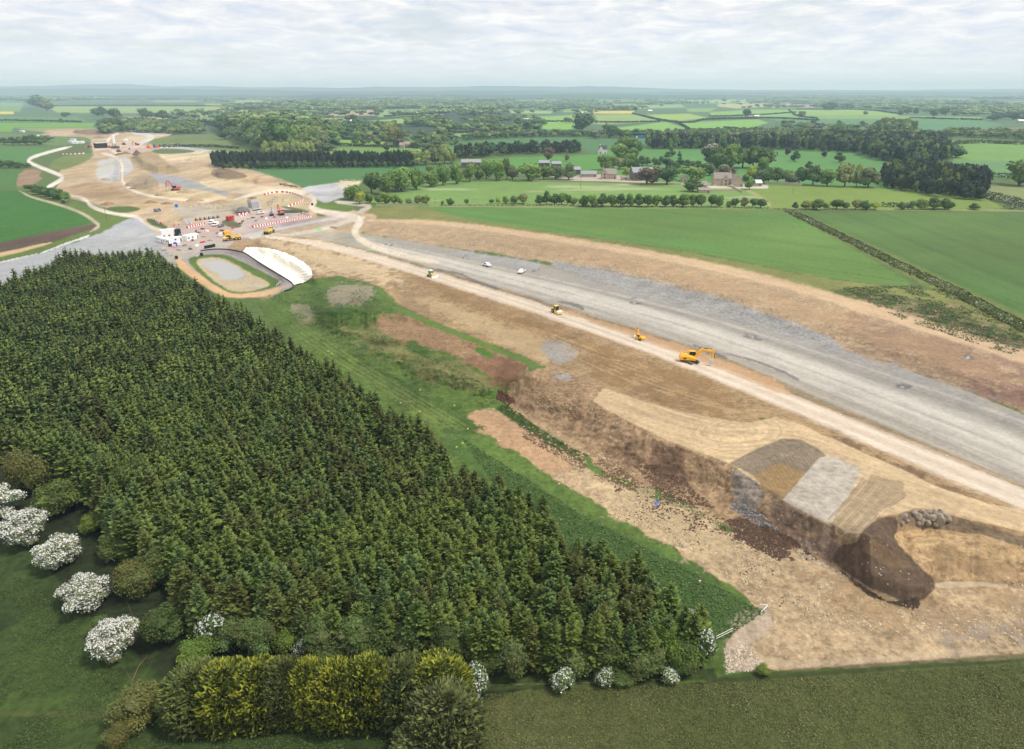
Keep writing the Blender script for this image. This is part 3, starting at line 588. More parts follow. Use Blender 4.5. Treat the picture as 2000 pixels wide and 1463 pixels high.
stroke([(0,1395),(120,1395),(240,1400)], A(96,98,58), 5, 5, None, warp=6, alpha=.5, grass=1)
stroke([(215,1120),(250,1180),(280,1250)], A(92,92,50), 1.5, 1.8, 'path', warp=1, alpha=.6, grass=1)
stroke([(240,1300),(258,1330),(270,1345)], A(120,108,80), 1.2, 1.2, None, warp=1, alpha=.7)
stroke([(945,1338),(1100,1336),(1330,1326)], A(140,140,100), 1.0, 1.0, None, warp=1.5, alpha=.5, grass=1)
C = np.clip(C, 0.004, 0.85)

# beyond the surveyed outlines each surface simply carries on sideways
for src, sl in ((np.searchsorted(cols_, 2250), np.s_[:, np.searchsorted(cols_, 2250):]), (np.searchsorted(cols_, -250), np.s_[:, :np.searchsorted(cols_, -250)])):
    for arr in (C, ROUGH, GRASS, ZONE): arr[sl] = arr[:, src:src + 1]
# churned, ridged texture over the distant works
farbare = (1 - GRASS) * sstep(300, 430, FY) * (GX < 760)
rdg = 1 - np.abs(fbm(FX / 26 + 3, FY / 60, 621, 4, .6) - .5) * 4
C *= (1 + farbare * (.22 * rdg + .5 * (fbm(FX / 8, FY / 22, 625, 4, .6) - .5) + .35 * (fbm(FX / 45, FY / 90, 629, 3) - .5)))[..., None]
C[..., 2] *= 1 + farbare * .3 * (fbm(FX / 30, FY / 70, 633, 3) - .5)
C = np.clip(C, .004, .85)
# small relief of the worked ground: hummocks, ruts and clods where it is bare
bare = np.clip(ROUGH - .25, 0, 1) * (1 - GRASS) * sstep(2000, 700, FY)
GZ = GZ + bare * ((fbm(FX / 4.0, FY / 4.0, 601, 4, .6) - .5) * 1.3 + (.5 - np.abs(fbm(FX / 9, FY / 9, 605, 3) - .5) * 4).clip(0, 1) * .35)
hum = (GX > 560) & (GX < 1010) & (GY > 590) & (GY < 850); GZ = GZ + hum * (fbm(FX / 7, FY / 7, 615, 3) - .5) * 2.2 * sstep(0, 60, GX - 560) * sstep(0, 60, 1010 - GX) * sstep(0, 40, GY - 590) * sstep(0, 40, 850 - GY)
GZ = GZ + GRASS * sstep(700, 300, FY) * (fbm(FX / 2.2, FY / 2.2, 611, 3) - .5) * .5
dist = np.hypot(FX, FY)
for r in range(len(rows) - 2, -1, -1):
    GZ[r] = np.minimum(GZ[r], GZ[r + 1] + (FY[r] - FY[r + 1]) * 0.7 * EYE / np.maximum(dist[r], 1))
TX, TY, TZ = hit(GX, GY, GZ)
# ---- ground surfaces as objects, one per surface
def nodes_of(name):
    m = bpy.data.materials.new(name); m.use_nodes = True
    t = m.node_tree; b = t.nodes['Principled BSDF']
    b.inputs['Roughness'].default_value = 0.9
    try: b.inputs['Specular IOR Level'].default_value = 0.2
    except Exception: pass
    return m, t, b
def ground_material():
    m, t, b = nodes_of('earth_and_grass'); n, l = t.nodes, t.links
    a = n.new('ShaderNodeAttribute'); a.attribute_name = 'Col'
    g = n.new('ShaderNodeAttribute'); g.attribute_name = 'Grain'
    sp = n.new('ShaderNodeSeparateColor'); l.new(g.outputs['Color'], sp.inputs[0])
    geo = n.new('ShaderNodeNewGeometry')
    def tex(scale, det, rough):
        x = n.new('ShaderNodeTexNoise'); x.inputs['Scale'].default_value = scale; x.inputs['Detail'].default_value = det
        x.inputs['Roughness'].default_value = rough; l.new(geo.outputs['Position'], x.inputs['Vector']); return x.outputs[0]
    f = tex(0.9, 6, .7); c = tex(0.16, 5, .6)
    mm = lambda *q, **k: M2(n, l, *q, **k)
    s = mm('ADD', mm('MULTIPLY', mm('SUBTRACT', f, .5), 2.6), mm('MULTIPLY', mm('SUBTRACT', c, .5), 1.1))
    s = mm('MULTIPLY', s, sp.outputs[0])
    s = mm('ADD', 1.0, s); s = mm('MAXIMUM', s, .35)
    vm = n.new('ShaderNodeVectorMath'); vm.operation = 'SCALE'; l.new(a.outputs['Color'], vm.inputs[0]); l.new(s, vm.inputs['Scale'])
    # scattered pale stones where the ground is bare
    vor = n.new('ShaderNodeTexVoronoi'); vor.inputs['Scale'].default_value = 1.1; l.new(geo.outputs['Position'], vor.inputs['Vector'])
    st = mm('LESS_THAN', vor.outputs['Distance'], .17); st = mm('MULTIPLY', st, mm('MULTIPLY', sp.outputs[0], mm('SUBTRACT', 1.0, sp.outputs[1])))
    st = mm('MULTIPLY', st, mm('GREATER_THAN', c, .5)); st = mm('MULTIPLY', st, .55)
    mx = n.new('ShaderNodeMixRGB'); l.new(st, mx.inputs[0]); l.new(vm.outputs[0], mx.inputs[1]); mx.inputs[2].default_value = (.55, .48, .38, 1)
    l.new(mx.outputs[0], b.inputs['Base Color'])
    bp = n.new('ShaderNodeBump'); bp.inputs['Strength'].default_value = .55; bp.inputs['Distance'].default_value = .5
    hgt = mm('MULTIPLY', mm('ADD', f, mm('MULTIPLY', c, 1.5)), mm('ADD', .25, sp.outputs[0])); l.new(hgt, bp.inputs['Height'])
    l.new(bp.outputs[0], b.inputs['Normal'])
    return m
M_GROUND = ground_material()
mw, tw, bw = nodes_of('pond_water'); bw.inputs['Base Color'].default_value = (.33, .32, .29, 1); bw.inputs['Roughness'].default_value = .12
try: bw.inputs['Specular IOR Level'].default_value = .5
except Exception: pass
bpn = tw.nodes.new('ShaderNodeBump'); bpn.inputs['Strength'].default_value = .05
ntx = tw.nodes.new('ShaderNodeTexNoise'); ntx.inputs['Scale'].default_value = 300; tw.links.new(ntx.outputs[0], bpn.inputs['Height']); tw.links.new(bpn.outputs[0], bw.inputs['Normal'])

R_, C_ = GX.shape
GRAIN = ROUGH * np.clip(1.15 - FY / 1500, .12, 1)
allv = np.stack([TX, TY, TZ], -1).reshape(-1, 3); allc = C.reshape(-1, 3)
allg = np.stack([GRAIN, GRASS, GRAIN * 0], -1).reshape(-1, 3)
idx = np.arange(R_ * C_).reshape(R_, C_)
quad = np.stack([idx[1:, :-1], idx[1:, 1:], idx[:-1, 1:], idx[:-1, :-1]], -1).reshape(-1, 4)
zf = ZONE[1:, 1:].reshape(-1)
order = np.argsort(zf, kind='stable'); zs = zf[order]; bounds = np.searchsorted(zs, np.arange(len(ZN) + 1))
from collections import defaultdict
merge = defaultdict(list)
for k, nm in enumerate(ZN):
    if bounds[k + 1] > bounds[k]:
        merge[(nm, k if nm == 'field' else -1)].append(order[bounds[k]:bounds[k + 1]])
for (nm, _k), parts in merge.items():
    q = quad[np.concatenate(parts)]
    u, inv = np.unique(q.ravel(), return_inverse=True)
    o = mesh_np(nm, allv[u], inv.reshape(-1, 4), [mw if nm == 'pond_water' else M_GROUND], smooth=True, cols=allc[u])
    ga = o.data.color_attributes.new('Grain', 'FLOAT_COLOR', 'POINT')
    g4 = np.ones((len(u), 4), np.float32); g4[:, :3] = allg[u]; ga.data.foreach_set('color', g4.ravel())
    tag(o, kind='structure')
# the plain runs on past the last surveyed ground
pv = [(-60000, float(TY[0].max()) - 50, -9.0), (60000, float(TY[0].max()) - 50, -9.0), (60000, 60000, -9.0), (-60000, 60000, -9.0)]
sheet = mesh_np('plain', pv, [(0, 1, 2, 3)], [M_GROUND], cols=[A(78, 100, 76)] * 4); tag(sheet, kind='structure')
under = mesh_np('lower_ground', [(-60000, -3000, -25.0), (60000, -3000, -25.0), (60000, 47000, -25.0), (-60000, 47000, -25.0)], [(0, 1, 2, 3)], [M_GROUND], cols=[A(70, 84, 46)] * 4); tag(under, kind='structure')

# ---- far hills
def hills(d0, d1, prof, color, seed):
    """a ridge between distances d0 and d1; prof gives crest heights against bearing"""
    nx, ny = 260, 14
    bx = np.linspace(-1.1, 1.1, nx); t = np.linspace(0, 1, ny)
    B, T = np.meshgrid(bx, t)
    D = d0 + (d1 - d0) * T
    X = B * D; Y = D
    crest = np.interp(B, [p[0] for p in prof], [p[1] for p in prof]) * (0.72 + 0.56 * fbm(B * 9 + 3, B * 0 + seed, seed, 4))
    Z = crest * np.sin(T * pi) ** .8 * (0.9 + .2 * fbm(X / 900, Y / 900, seed + 2, 3)) - 12 + 8 * fbm(X / 400, Y / 400, seed + 5, 2)
    v = np.stack([X, Y, Z], -1).reshape(-1, 3); i = np.arange(nx * ny).reshape(ny, nx)
    q = np.stack([i[:-1, :-1], i[:-1, 1:], i[1:, 1:], i[1:, :-1]], -1).reshape(-1, 4)
    pat = fbm(X / 1500, Y / 1500, seed + 9, 3); cc = np.asarray(color)[None, None] * (0.55 + 0.9 * pat[..., None])
    o = mesh_np('hills', v, q, [M_GROUND], smooth=True, cols=cc.reshape(-1, 3)); tag(o, kind='structure'); return o
hills(6500, 9000, [(-1.1, 34), (-.6, 30), (-.2, 36), (.1, 44), (.4, 30), (1.1, 36)], A(70, 96, 74), 3)
hills(9500, 12500, [(-1.1, 104), (-.7, 98), (-.4, 88), (-.1, 74), (.2, 66), (.5, 58), (.75, 66), (1.1, 74)], A(80, 104, 84), 8)
hills(13500, 17000, [(-1.1, 190), (-.75, 165), (-.55, 172), (-.3, 160), (-.1, 140), (.1, 150), (.3, 100), (.5, 84), (.8, 86), (1.1, 96)], A(84, 104, 88), 14)
# ------------------------------------------------------------------ vegetation
def leaf_material(name, rough=.65, vary=.30, hue=.016):
    m, t, b = nodes_of(name); n, l = t.nodes, t.links
    a = n.new('ShaderNodeAttribute'); a.attribute_name = 'Col'
    oi = n.new('ShaderNodeObjectInfo')
    s = M2(n, l, 'ADD', 1 - vary / 2, M2(n, l, 'MULTIPLY', oi.outputs['Random'], vary))
    hs = n.new('ShaderNodeHueSaturation'); l.new(a.outputs['Color'], hs.inputs['Color'])
    r2 = M2(n, l, 'FRACT', M2(n, l, 'MULTIPLY', oi.outputs['Random'], 17.31))
    l.new(M2(n, l, 'ADD', .5 - hue / 2, M2(n, l, 'MULTIPLY', r2, hue)), hs.inputs['Hue']); l.new(s, hs.inputs['Value'])
    l.new(hs.outputs[0], b.inputs['Base Color']); b.inputs['Roughness'].default_value = rough
    return m
M_LEAF = leaf_material('foliage'); M_WOOD_, _t, _b = nodes_of('bark')
M_MASS = leaf_material('foliage_mass', vary=0.0, hue=0.0)
_b.inputs['Base Color'].default_value = (.075, .055, .04, 1)

def rnd(n, a=0., b=1.): return RS.uniform(a, b, n)
def quad_cloud(c, nrm, sz, asp=1.0, up=None):
    """square leaf clumps: centres c, facing nrm"""
    n = len(c); nrm = nrm / (np.linalg.norm(nrm, axis=1, keepdims=True) + 1e-9)
    r = RS.normal(size=(n, 3)) if up is None else np.tile(np.array(up, float), (n, 1)) + RS.normal(size=(n, 3)) * .35
    a = np.cross(nrm, r); a /= np.linalg.norm(a, axis=1, keepdims=True) + 1e-9; b = np.cross(nrm, a)
    a = a * (sz * .5)[:, None]; b = b * (sz * .5 * asp)[:, None]
    k = RS.uniform(.55, 1.0, (n, 4, 1))
    v = np.stack([c - a * k[:, 0] , c - b * k[:, 1], c + a * k[:, 2], c + b * k[:, 3]], 1).reshape(-1, 3)
    f = np.arange(n * 4).reshape(n, 4); return v, f
def ico(sub=1):
    bm = bmesh.new(); bmesh.ops.create_icosphere(bm, subdivisions=sub, radius=1)
    v = np.array([x.co[:] for x in bm.verts]); f = np.array([[x.index for x in q.verts] for q in bm.faces]); bm.free(); return v, f
ICO1 = ico(1); ICO2 = ico(2)
def tri_to_quad(f): return np.concatenate([f, f[:, 2:3]], 1)

class Cloud:
    def __init__(s): s.v = []; s.f = []; s.c = []; s.n = 0
    def add(s, v, f, c):
        s.v.append(v); s.f.append(f + s.n); s.c.append(np.broadcast_to(c, (len(v), 3))); s.n += len(v)
    def get(s): return np.concatenate(s.v), np.concatenate(s.f), np.concatenate(s.c)
def tri_cloud(c, nrm, sz):
    n = len(c); nrm = nrm / (np.linalg.norm(nrm, axis=1, keepdims=True) + 1e-9)
    a = np.cross(nrm, RS.normal(size=(n, 3))); a /= np.linalg.norm(a, axis=1, keepdims=True) + 1e-9; b = np.cross(nrm, a)
    s = sz[:, None] * .6; k = RS.uniform(.6, 1.2, (n, 3, 1))
    v = np.stack([c + a * s * k[:, 0], c + (-.5 * a + .87 * b) * s * k[:, 1], c + (-.5 * a - .87 * b) * s * k[:, 2]], 1).reshape(-1, 3)
    f = np.arange(n * 3).reshape(n, 3); return v, f

def broadleaf(R=1., H=1., lr=1., lobes=9, per=110, leaf=.16, tint=(90,120,60), tip=None, tipf=0., squash=1., shape='round', asp=1.0, core=True, base=.16, spread=.25):
    """crown of height H and radius R, its foot at base*H; clumps of leaves over several lobes"""
    cl = Cloud(); t0 = alb(*tint)
    cz = H * (base + (1 - base) * .5); rz = H * (1 - base) * .5
    for i in range(lobes):
        while True:
            d = RS.normal(size=3); d /= np.linalg.norm(d)
            if d[2] > (-.55 if base > .05 else -.8): break
        if i == 0: d = np.array([0, 0, .55])
        elif i < 6 and lobes > 20: d = d * .35 + np.array([0, 0, .3])
        if shape == 'cone': s_ = np.clip(1.05 - (d[2] * .5 + .5) * .75, .25, 1)
        elif shape == 'column': s_ = .95
        else: s_ = 1.
        rr = lr * R * (.46 + .16 * RS.rand()) * (s_ if shape == 'cone' else 1) * (1.12 if lobes < 6 else 1)
        ex = 1.05 if lobes < 30 else RS.uniform(.8, 1.3)
        c = np.array([d[0] * (R - rr) * s_ * ex, d[1] * (R - rr) * s_ * ex, cz + d[2] * (rz - rr * .8 * squash)])
        tone = t0 * (1 + spread * RS.uniform(-1, 1)) * np.array([1 + .14 * RS.uniform(-1, 1), 1, 1 + .1 * RS.uniform(-1, 1)])
        n = per; q = RS.normal(size=(n, 3)); q /= np.linalg.norm(q, axis=1, keepdims=True); q[:, 2] = np.where(q[:, 2] < -.5, -q[:, 2], q[:, 2])
        rad = rr * (.82 + .3 * rnd(n)); pos = c + q * rad[:, None] * np.array([1, 1, .85 * squash])
        nr = q + RS.normal(size=(n, 3)) * .55 + np.array([0, 0, .35])
        sz = leaf * R * (.6 + .9 * rnd(n))
        v, f = (quad_cloud(pos, nr, sz, asp))
        cc = tone * (0.78 + .5 * rnd(n))[:, None]
        if tip is not None:
            tl_ = tipf * RS.uniform(.45, 1.25)
            m = rnd(n) < tl_ * np.clip(.55 + .8 * q[:, 2], .15, 1.3); cc[m] = alb(*tip) * (.85 + .3 * rnd(m.sum()))[:, None]
        cl.add(v, f, np.repeat(cc, 4, 0))
        if core:
            cv = ICO1[0] * rr * np.array([.86, .86, .76 * squash]) * (1 + .12 * RS.normal(size=(len(ICO1[0]), 1))) + c
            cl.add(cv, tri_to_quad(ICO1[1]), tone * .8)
    return cl.get()

def spruce(H=1., R=.26, levels=11, per=8, side=2, tint=(88,108,52), new=(128,142,66)):
    cl = Cloud(); t0 = alb(*tint) * .84; t1 = alb(*new) * .88; V = []; Cc = []  # base tone darkened below the bright tips, as painted shade between branches
    for k in range(levels):
        h = .10 + .88 * (k / (levels - 1)) ** .92; z = H * h
        r = R * (1.03 - h) ** .58 * 1.0
        nb = max(5, int(per * (1.1 - .45 * h))); a0 = RS.rand() * 6.28
        for j in range(nb):
            a = a0 + 6.283 * (j + .5 * RS.rand()) / nb; rr = r * (.72 + .45 * RS.rand()); zz_ = z + H * .03 * RS.normal()
            d = np.array([cos(a), sin(a), 0]); s = np.array([-sin(a), cos(a), 0])
            tip = d * rr + np.array([0, 0, zz_ + H * .035 + rr * .10]); mid = d * rr * .5 + np.array([0, 0, zz_ - rr * .02])
            root = np.array([0, 0, zz_ + H * .02])
            roll = RS.normal() * .5; w = rr * (.30 + .12 * RS.rand()) + .012 * H
            sv = s * cos(roll) + np.array([0, 0, sin(roll)])
            tone = (.72 + .6 * RS.rand())
            V += [root, mid - sv * w, tip, mid + sv * w]; Cc += [t0 * .8 * tone, t0 * tone, t1 * tone, t0 * tone]
            for q in range(side):
                sg = -1 if q % 2 else 1; fr = .45 + .3 * RS.rand()
                b0 = d * rr * fr + np.array([0, 0, zz_]); dd = d * .7 + s * sg * .75; L = rr * .5 * (.7 + .5 * RS.rand())
                t_ = b0 + dd * L + np.array([0, 0, L * .25]); m_ = (b0 + t_) / 2; s2 = np.cross(dd, [0, 0, 1]); s2 = s2 / np.linalg.norm(s2) * L * .36 + np.array([0, 0, RS.normal() * L * .2])
                tn = (.7 + .6 * RS.rand())
                V += [b0, m_ - s2, t_, m_ + s2]; Cc += [t0 * tn, t0 * tn, t1 * tn, t0 * tn]
    # the leading shoot and the inner cone, painted dark for shade inside the crown
    V = np.array(V); Cc = np.array(Cc); cl.add(V, np.arange(len(V)).reshape(-1, 4), Cc)
    n = 6; ang = np.arange(n) / n * 6.283
    ring = lambda rad, z: np.stack([np.cos(ang) * rad, np.sin(ang) * rad, np.full(n, z)], 1)
    cv = np.concatenate([ring(R * .52, H * .10), ring(R * .30, H * .55), ring(.012 * H, H * .96)])
    cf = [[i, (i + 1) % n, n + (i + 1) % n, n + i] for i in range(n)] + [[n + i, n + (i + 1) % n, 2 * n + (i + 1) % n, 2 * n + i] for i in range(n)]
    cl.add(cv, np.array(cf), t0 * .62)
    return cl.get()

def trunk_mesh(name, h, r, limbs=0, R=1.):
    V = []; F = []
    def tube(p, q, a, b, n=6):
        p = np.array(p, float); q = np.array(q, float); d = q - p; d /= np.linalg.norm(d); x = np.cross(d, [.3, .7, .2]); x /= np.linalg.norm(x); y = np.cross(d, x)
        k = len(V)
        for c, rr in ((p, a), (q, b)):
            for i in range(n): t = 6.283 * i / n; V.append(c + x * cos(t) * rr + y * sin(t) * rr)
        for i in range(n): F.append([k + i, k + (i + 1) % n, k + n + (i + 1) % n, k + n + i])
    tube((0, 0, -.3), (0, 0, h * .6), r * 1.2, r * .8); tube((0, 0, h * .6), (0, 0, h), r * .8, r * .35)
    for i in range(limbs):
        a = 6.283 * i / limbs + RS.rand(); z = h * (.35 + .4 * RS.rand()); tube((0, 0, z), (cos(a) * R * .7, sin(a) * R * .7, z + h * .3), r * .45, r * .15, 5)
    return mesh_np(name, np.array(V), np.array(F), [M_WOOD_], link=False)

def tree(mesh, trunk, loc, s, rz, name, label, cat, group=None, sxy=1.0, parts=True):
    if not parts:
        o = bpy.data.objects.new(name, mesh); COL.objects.link(o); o.location = loc; o.scale = (s * sxy, s * sxy, s); o.rotation_euler.z = rz
        return tag(o, label, cat, group)
    e = bpy.data.objects.new(name, None); COL.objects.link(e); e.location = loc; e.rotation_euler.z = rz; e.scale = (s * sxy, s * sxy, s); e.empty_display_size = .1
    tag(e, label, cat, group)
    c = bpy.data.objects.new('crown', mesh); COL.objects.link(c); c.parent = e
    t = bpy.data.objects.new('trunk', trunk); COL.objects.link(t); t.parent = e
    return e
def project(x, y, z):
    zc = CP * y - SP * (z - EYE); v = (SP * y + CP * (z - EYE)) / zc
    return CX + FPX * x / zc, CY - FPX * v
def place_mass(name, protos, pts, scales, label, cat=None, sxy=None):
    """many trees nobody could count, as one mesh"""
    cl = Cloud(); pts = np.asarray(pts)
    for i, (p, s) in enumerate(zip(pts, scales)):
        v, f, c = protos[RS.randint(len(protos))]; a = RS.rand() * 6.283; ca, sa = cos(a), sin(a)
        k = (sxy[i] if sxy is not None else 1.0)
        x = (v[:, 0] * ca - v[:, 1] * sa) * s * k + p[0]; y = (v[:, 0] * sa + v[:, 1] * ca) * s * k + p[1]; z = v[:, 2] * s + p[2]
        tn = (.80 + .45 * RS.rand()) * np.array([1 + .16 * RS.uniform(-1, 1), 1, 1 + .12 * RS.uniform(-1, 1)])
        cl.add(np.stack([x, y, z], 1), f, c * tn)
    v, f, c = cl.get()
    o = mesh_np(name, v, f, [M_MASS], cols=np.clip(c, 0, .9)); tag(o, label, cat, kind='stuff'); return o

# ---- the spruce plantation
PLANT = [(-70,600),(0,590),(75,560),(135,530),(240,520),(318,528),(352,560),(398,598),(470,635),(560,700),(660,770),(760,850),(836,900),(930,975),(1060,1060),(1180,1130),(1290,1200),(1370,1262),(1385,1296),(1180,1306),(960,1302),(820,1290),(560,1270),(400,1240),(330,1160),(250,1085),(190,990),(110,940),(0,905),(-70,880)]
PW = at_np([p[0] for p in PLANT], [p[1] for p in PLANT])
polyW = [(float(a), float(b)) for a, b, c in PW]
gx, gy = np.meshgrid(np.arange(min(p[0] for p in polyW), max(p[0] for p in polyW), 2.6), np.arange(min(p[1] for p in polyW), max(p[1] for p in polyW), 2.5))
gx = gx + RS.uniform(-.95, .95, gx.shape); gy = gy + RS.uniform(-.95, .95, gy.shape); gx[::2] += 1.3
gx = gx.ravel(); gy = gy.ravel()
gap = fbm(gx / 14, gy / 14, 201, 3)
keep = inside(gx, gy, polyW) & ((gap > .30) | (RS.rand(len(gx)) < .3)); gx = gx[keep]; gy = gy[keep]
ppx, ppy = project(gx, gy, np.zeros_like(gx)); gz = ground_z(ppx, ppy)
vis = (ppx > -70) & (ppx < 2040); gx, gy, gz, ppx, ppy = [q[vis] for q in (gx, gy, gz, ppx, ppy)]
print('plantation trees', len(gx))
TINTS = [('dark green', (76,96,44), (132,156,70)), ('yellow-green', (88,108,46), (150,168,76)), ('grey-green', (78,102,54), (134,160,84)), ('olive-brown', (82,92,46), (132,142,66))]
hi = []; lo = []; far = []
for nm, a_, b_ in TINTS:
    for k in range(2):
        v, f, c = spruce(1, .27 + .035 * k, 15, 10, 3, a_, b_); hi.append((nm, mesh_np('spruce_crown', v, f, [M_LEAF], cols=c, link=False)))
    lo.append(spruce(1, .29, 11, 9, 2, a_, b_)); far.append(spruce(1, .30, 8, 7, 1, a_, b_))
T_SPR = trunk_mesh('spruce_trunk', .5, .018)
hgt_ = (8.6 + 3.4 * (fbm(gx / 11, gy / 11, 207, 2) - .5) * 2 * .5 + RS.uniform(-1.1, 1.1, len(gx)))
tintn = fbm(gx / 9, gy / 9, 211, 2) + RS.uniform(-.22, .22, len(gx))
def tint_of(v): return 1 if v > .60 else 0 if v > .44 else 2 if v > .34 else 3
dist = np.hypot(np.hypot(gx, gy), EYE); edge = np.abs(seg_dist(gx, gy, polyW, True)[0])
infr = (ppx > -20) & (ppx < 1990) & (ppy < 1440)
order_ = np.argsort(np.where(infr, dist, 1e9)); near = order_[:300]; rest = order_[300:]
for i in near:
    ti = tint_of(tintn[i]); nm, me = hi[ti * 2 + RS.randint(2)]; h = hgt_[i]
    size = 'tall' if h > 9.3 else 'short' if h < 7.9 else 'mid-height'
    where = 'on the plantation edge' if edge[i] < 4 else 'inside the plantation'
    side = 'towards the bare earth' if gx[i] > 8 else 'towards the white-blossomed thorns' if gx[i] < -22 else 'behind the golden hedge row'
    lab = f"{size} {nm} spruce {where} {side}"
    tree(me, T_SPR, (gx[i], gy[i], gz[i]), h, RS.rand() * 6.28, 'spruce_tree', lab, 'spruce', lab, sxy=RS.uniform(.9, 1.2))
bins = [(rest[dist[rest] < 190], lo), (rest[dist[rest] >= 190], far)]
pts = []; 
protos_all = []
cl_parts = []
def mass_mixed(name, ids_protos, label, cat):
    cl = Cloud()
    for ids, prot in ids_protos:
        for i in ids:
            v, f, c = prot[tint_of(tintn[i])]; a = RS.rand() * 6.283; ca, sa = cos(a), sin(a); s = hgt_[i]; k = RS.uniform(.9, 1.2)
            tn = (.80 + .42 * RS.rand())
            cl.add(np.stack([(v[:, 0] * ca - v[:, 1] * sa) * s * k + gx[i], (v[:, 0] * sa + v[:, 1] * ca) * s * k + gy[i], v[:, 2] * s + gz[i]], 1), f, c * tn)
    v, f, c = cl.get(); o = mesh_np(name, v, f, [M_MASS], cols=np.clip(c, 0, .9)); return tag(o, label, cat, kind='stuff')
mass_mixed('spruce_plantation', bins, 'dense dark green spruce plantation running back to the gravel yard', 'plantation')

# ---- flowering thorns, shrubs and the conifer row in the foreground
def crown_mesh(nm, **kw):
    v, f, c = broadleaf(**kw); return mesh_np(nm, v, f, [M_LEAF], cols=np.clip(c, 0, .9), link=False)
T_OAK = trunk_mesh('broadleaf_trunk', .55, .035, 4, .45); T_BUSH = trunk_mesh('bush_trunk', .45, .03, 4, .4)
def put(px, py, wpx, hpx, mesh, trunk, name, label, cat, group=None, parts=True, foot=True):
    """a plant wpx wide and hpx high in the photograph with its foot at px, py"""
    p = at(px, py); mp_ = m_per_px(px, py); w = wpx * mp_; dd = math.hypot(p.x, p.y); el = math.atan2(EYE - p.z, dd)
    # what shows of the height: vertical extent times cos, plus the depth of the crown times sin
    h = max((hpx * mp_ - w * .55 * math.sin(el)) / math.cos(el), w * .45)
    return tree(mesh, trunk, (p.x, p.y, p.z - .1), h, RS.rand() * 6.28, name, label, cat, group, sxy=w / h, parts=parts)
def unit(nm, **kw):        # crowns are built with width 1 and height 1
    return crown_mesh(nm, R=.5, H=1., **kw)
THORN = [unit('thorn_crown', lobes=36, per=170, leaf=.075, tint=(138,148,108), tip=(246,246,238), tipf=1.1, lr=.66, base=.02, squash=1.) for _ in range(3)]
THORN_S = [unit('thorn_crown', lobes=11, per=150, leaf=.13, tint=(96,116,60), tip=(226,230,218), tipf=.55, base=.02) for _ in range(2)]
SHRUB_O = [unit('shrub_crown', lobes=15, per=330, leaf=.085, tint=(108,110,56), base=.0, spread=.2) for _ in range(2)]
SHRUB_G = [unit('shrub_crown', lobes=14, per=260, leaf=.10, tint=(88,106,50), base=.0, spread=.28) for _ in range(3)]
SHRUB_Y = [unit('shrub_crown', lobes=11, per=240, leaf=.10, tint=(112,132,50), base=.0, spread=.22) for _ in range(2)]
SHRUB_S = [unit('shrub_crown', lobes=12, per=230, leaf=.10, tint=(100,116,62), base=.0, spread=.3) for _ in range(3)]
for px, py, w, h, k, lab in [
    (8,1010,88,86,0,'white-blossomed hawthorn cut by the photo border, first of the row on the dark pasture'),
    (55,1058,92,84,1,'broad white-blossomed hawthorn overlapping its neighbour, second in the pasture row'),
    (121,1104,84,82,2,'rounded white-blossomed hawthorn third in the row, below the olive bush'),
    (166,1182,106,84,0,'widest white-blossomed hawthorn with a bare green gap in its top'),
    (230,1276,96,92,1,'white-blossomed hawthorn standing alone above the leaning dead stem')]:
    put(px, py, w * .95, h * .98, THORN[k], T_BUSH, 'hawthorn_tree', lab, 'hawthorn', 'flowering hawthorns on the pasture')
for px, py, w, h, m, lab in [
    (62,962,84,108,SHRUB_O[0],'tall olive-brown bush at the pasture edge of the wood'),
    (120,1000,88,84,SHRUB_G[0],'rounded mid-green bush between the olive bush and the hawthorns'),
    (186,1036,54,48,SHRUB_Y[0],'small yellow-green bush at the wood edge'),
    (232,1086,72,68,SHRUB_G[1],'dark green bush beside the mown track, upper one'),
    (272,1160,84,90,SHRUB_O[1],'grey-olive bush at the bend of the mown track'),
    (325,1252,78,92,SHRUB_G[2],'dark green bush above the bright lime bush'),
    (200,1240,44,50,SHRUB_S[0],'small sage green bush behind the lone hawthorn'),
    (384,1302,84,76,SHRUB_Y[1],'bright lime green bush at the end of the golden conifer row'),
    (275,1402,110,96,SHRUB_O[0],'large clipped olive bush alone on the lower pasture'),
    (232,1452,56,56,SHRUB_O[1],'low green bush in front of the large olive bush'),
    (1060,1290,64,66,SHRUB_Y[0],'bright yellow-green bush at the foot of the plantation'),
    (560,1275,60,66,SHRUB_Y[1],'yellow-green bush behind the golden conifers'),
    (1490,1316,30,28,SHRUB_Y[0],'small round bush on the edge of the bare earth'),
    (1215,1330,58,34,SHRUB_G[1],'low bush beside a flowering thorn along the field line')]:
    put(px, py, w, h, m, T_BUSH, 'bush', lab, 'bush')
for px, py, w, h, lab in [
    (425,1250,74,84,'white-flowering thorn tangled in green bushes by the pasture'),(590,1285,36,48,'small white-flowering thorn behind the golden conifers'),
    (745,1270,46,44,'white-flowering thorn above the dark conifer in the row'),(928,1352,58,70,'white-flowering thorn beside the metal gate'),
    (1100,1344,54,54,'grey-white flowering thorn, nearest the gate along the field line'),(1181,1332,48,44,'bright white flowering thorn in the middle of the field line'),
    (1306,1326,48,36,'low white flowering thorn farthest along the field line'),(1372,1288,56,84,'white flowering thorn at the tip of the plantation'),
    (1336,1222,34,48,'small white flowering thorn just behind the plantation tip'),(208,1010,30,36,'sparse white-flowering thorn among the wood-edge bushes'),
    (1222,1284,36,34,'small white flowering thorn inside the foot of the plantation'),(1132,1290,30,52,'thin white flowering thorn between bushes at the plantation foot'),
    (660,1262,30,40,'thin white flowering thorn between leafy bushes behind the conifers')]:
    put(px, py, w, h, THORN_S[RS.randint(2)], T_BUSH, 'thorn_bush', lab, 'thorn bush', 'small flowering thorns round the plantation')
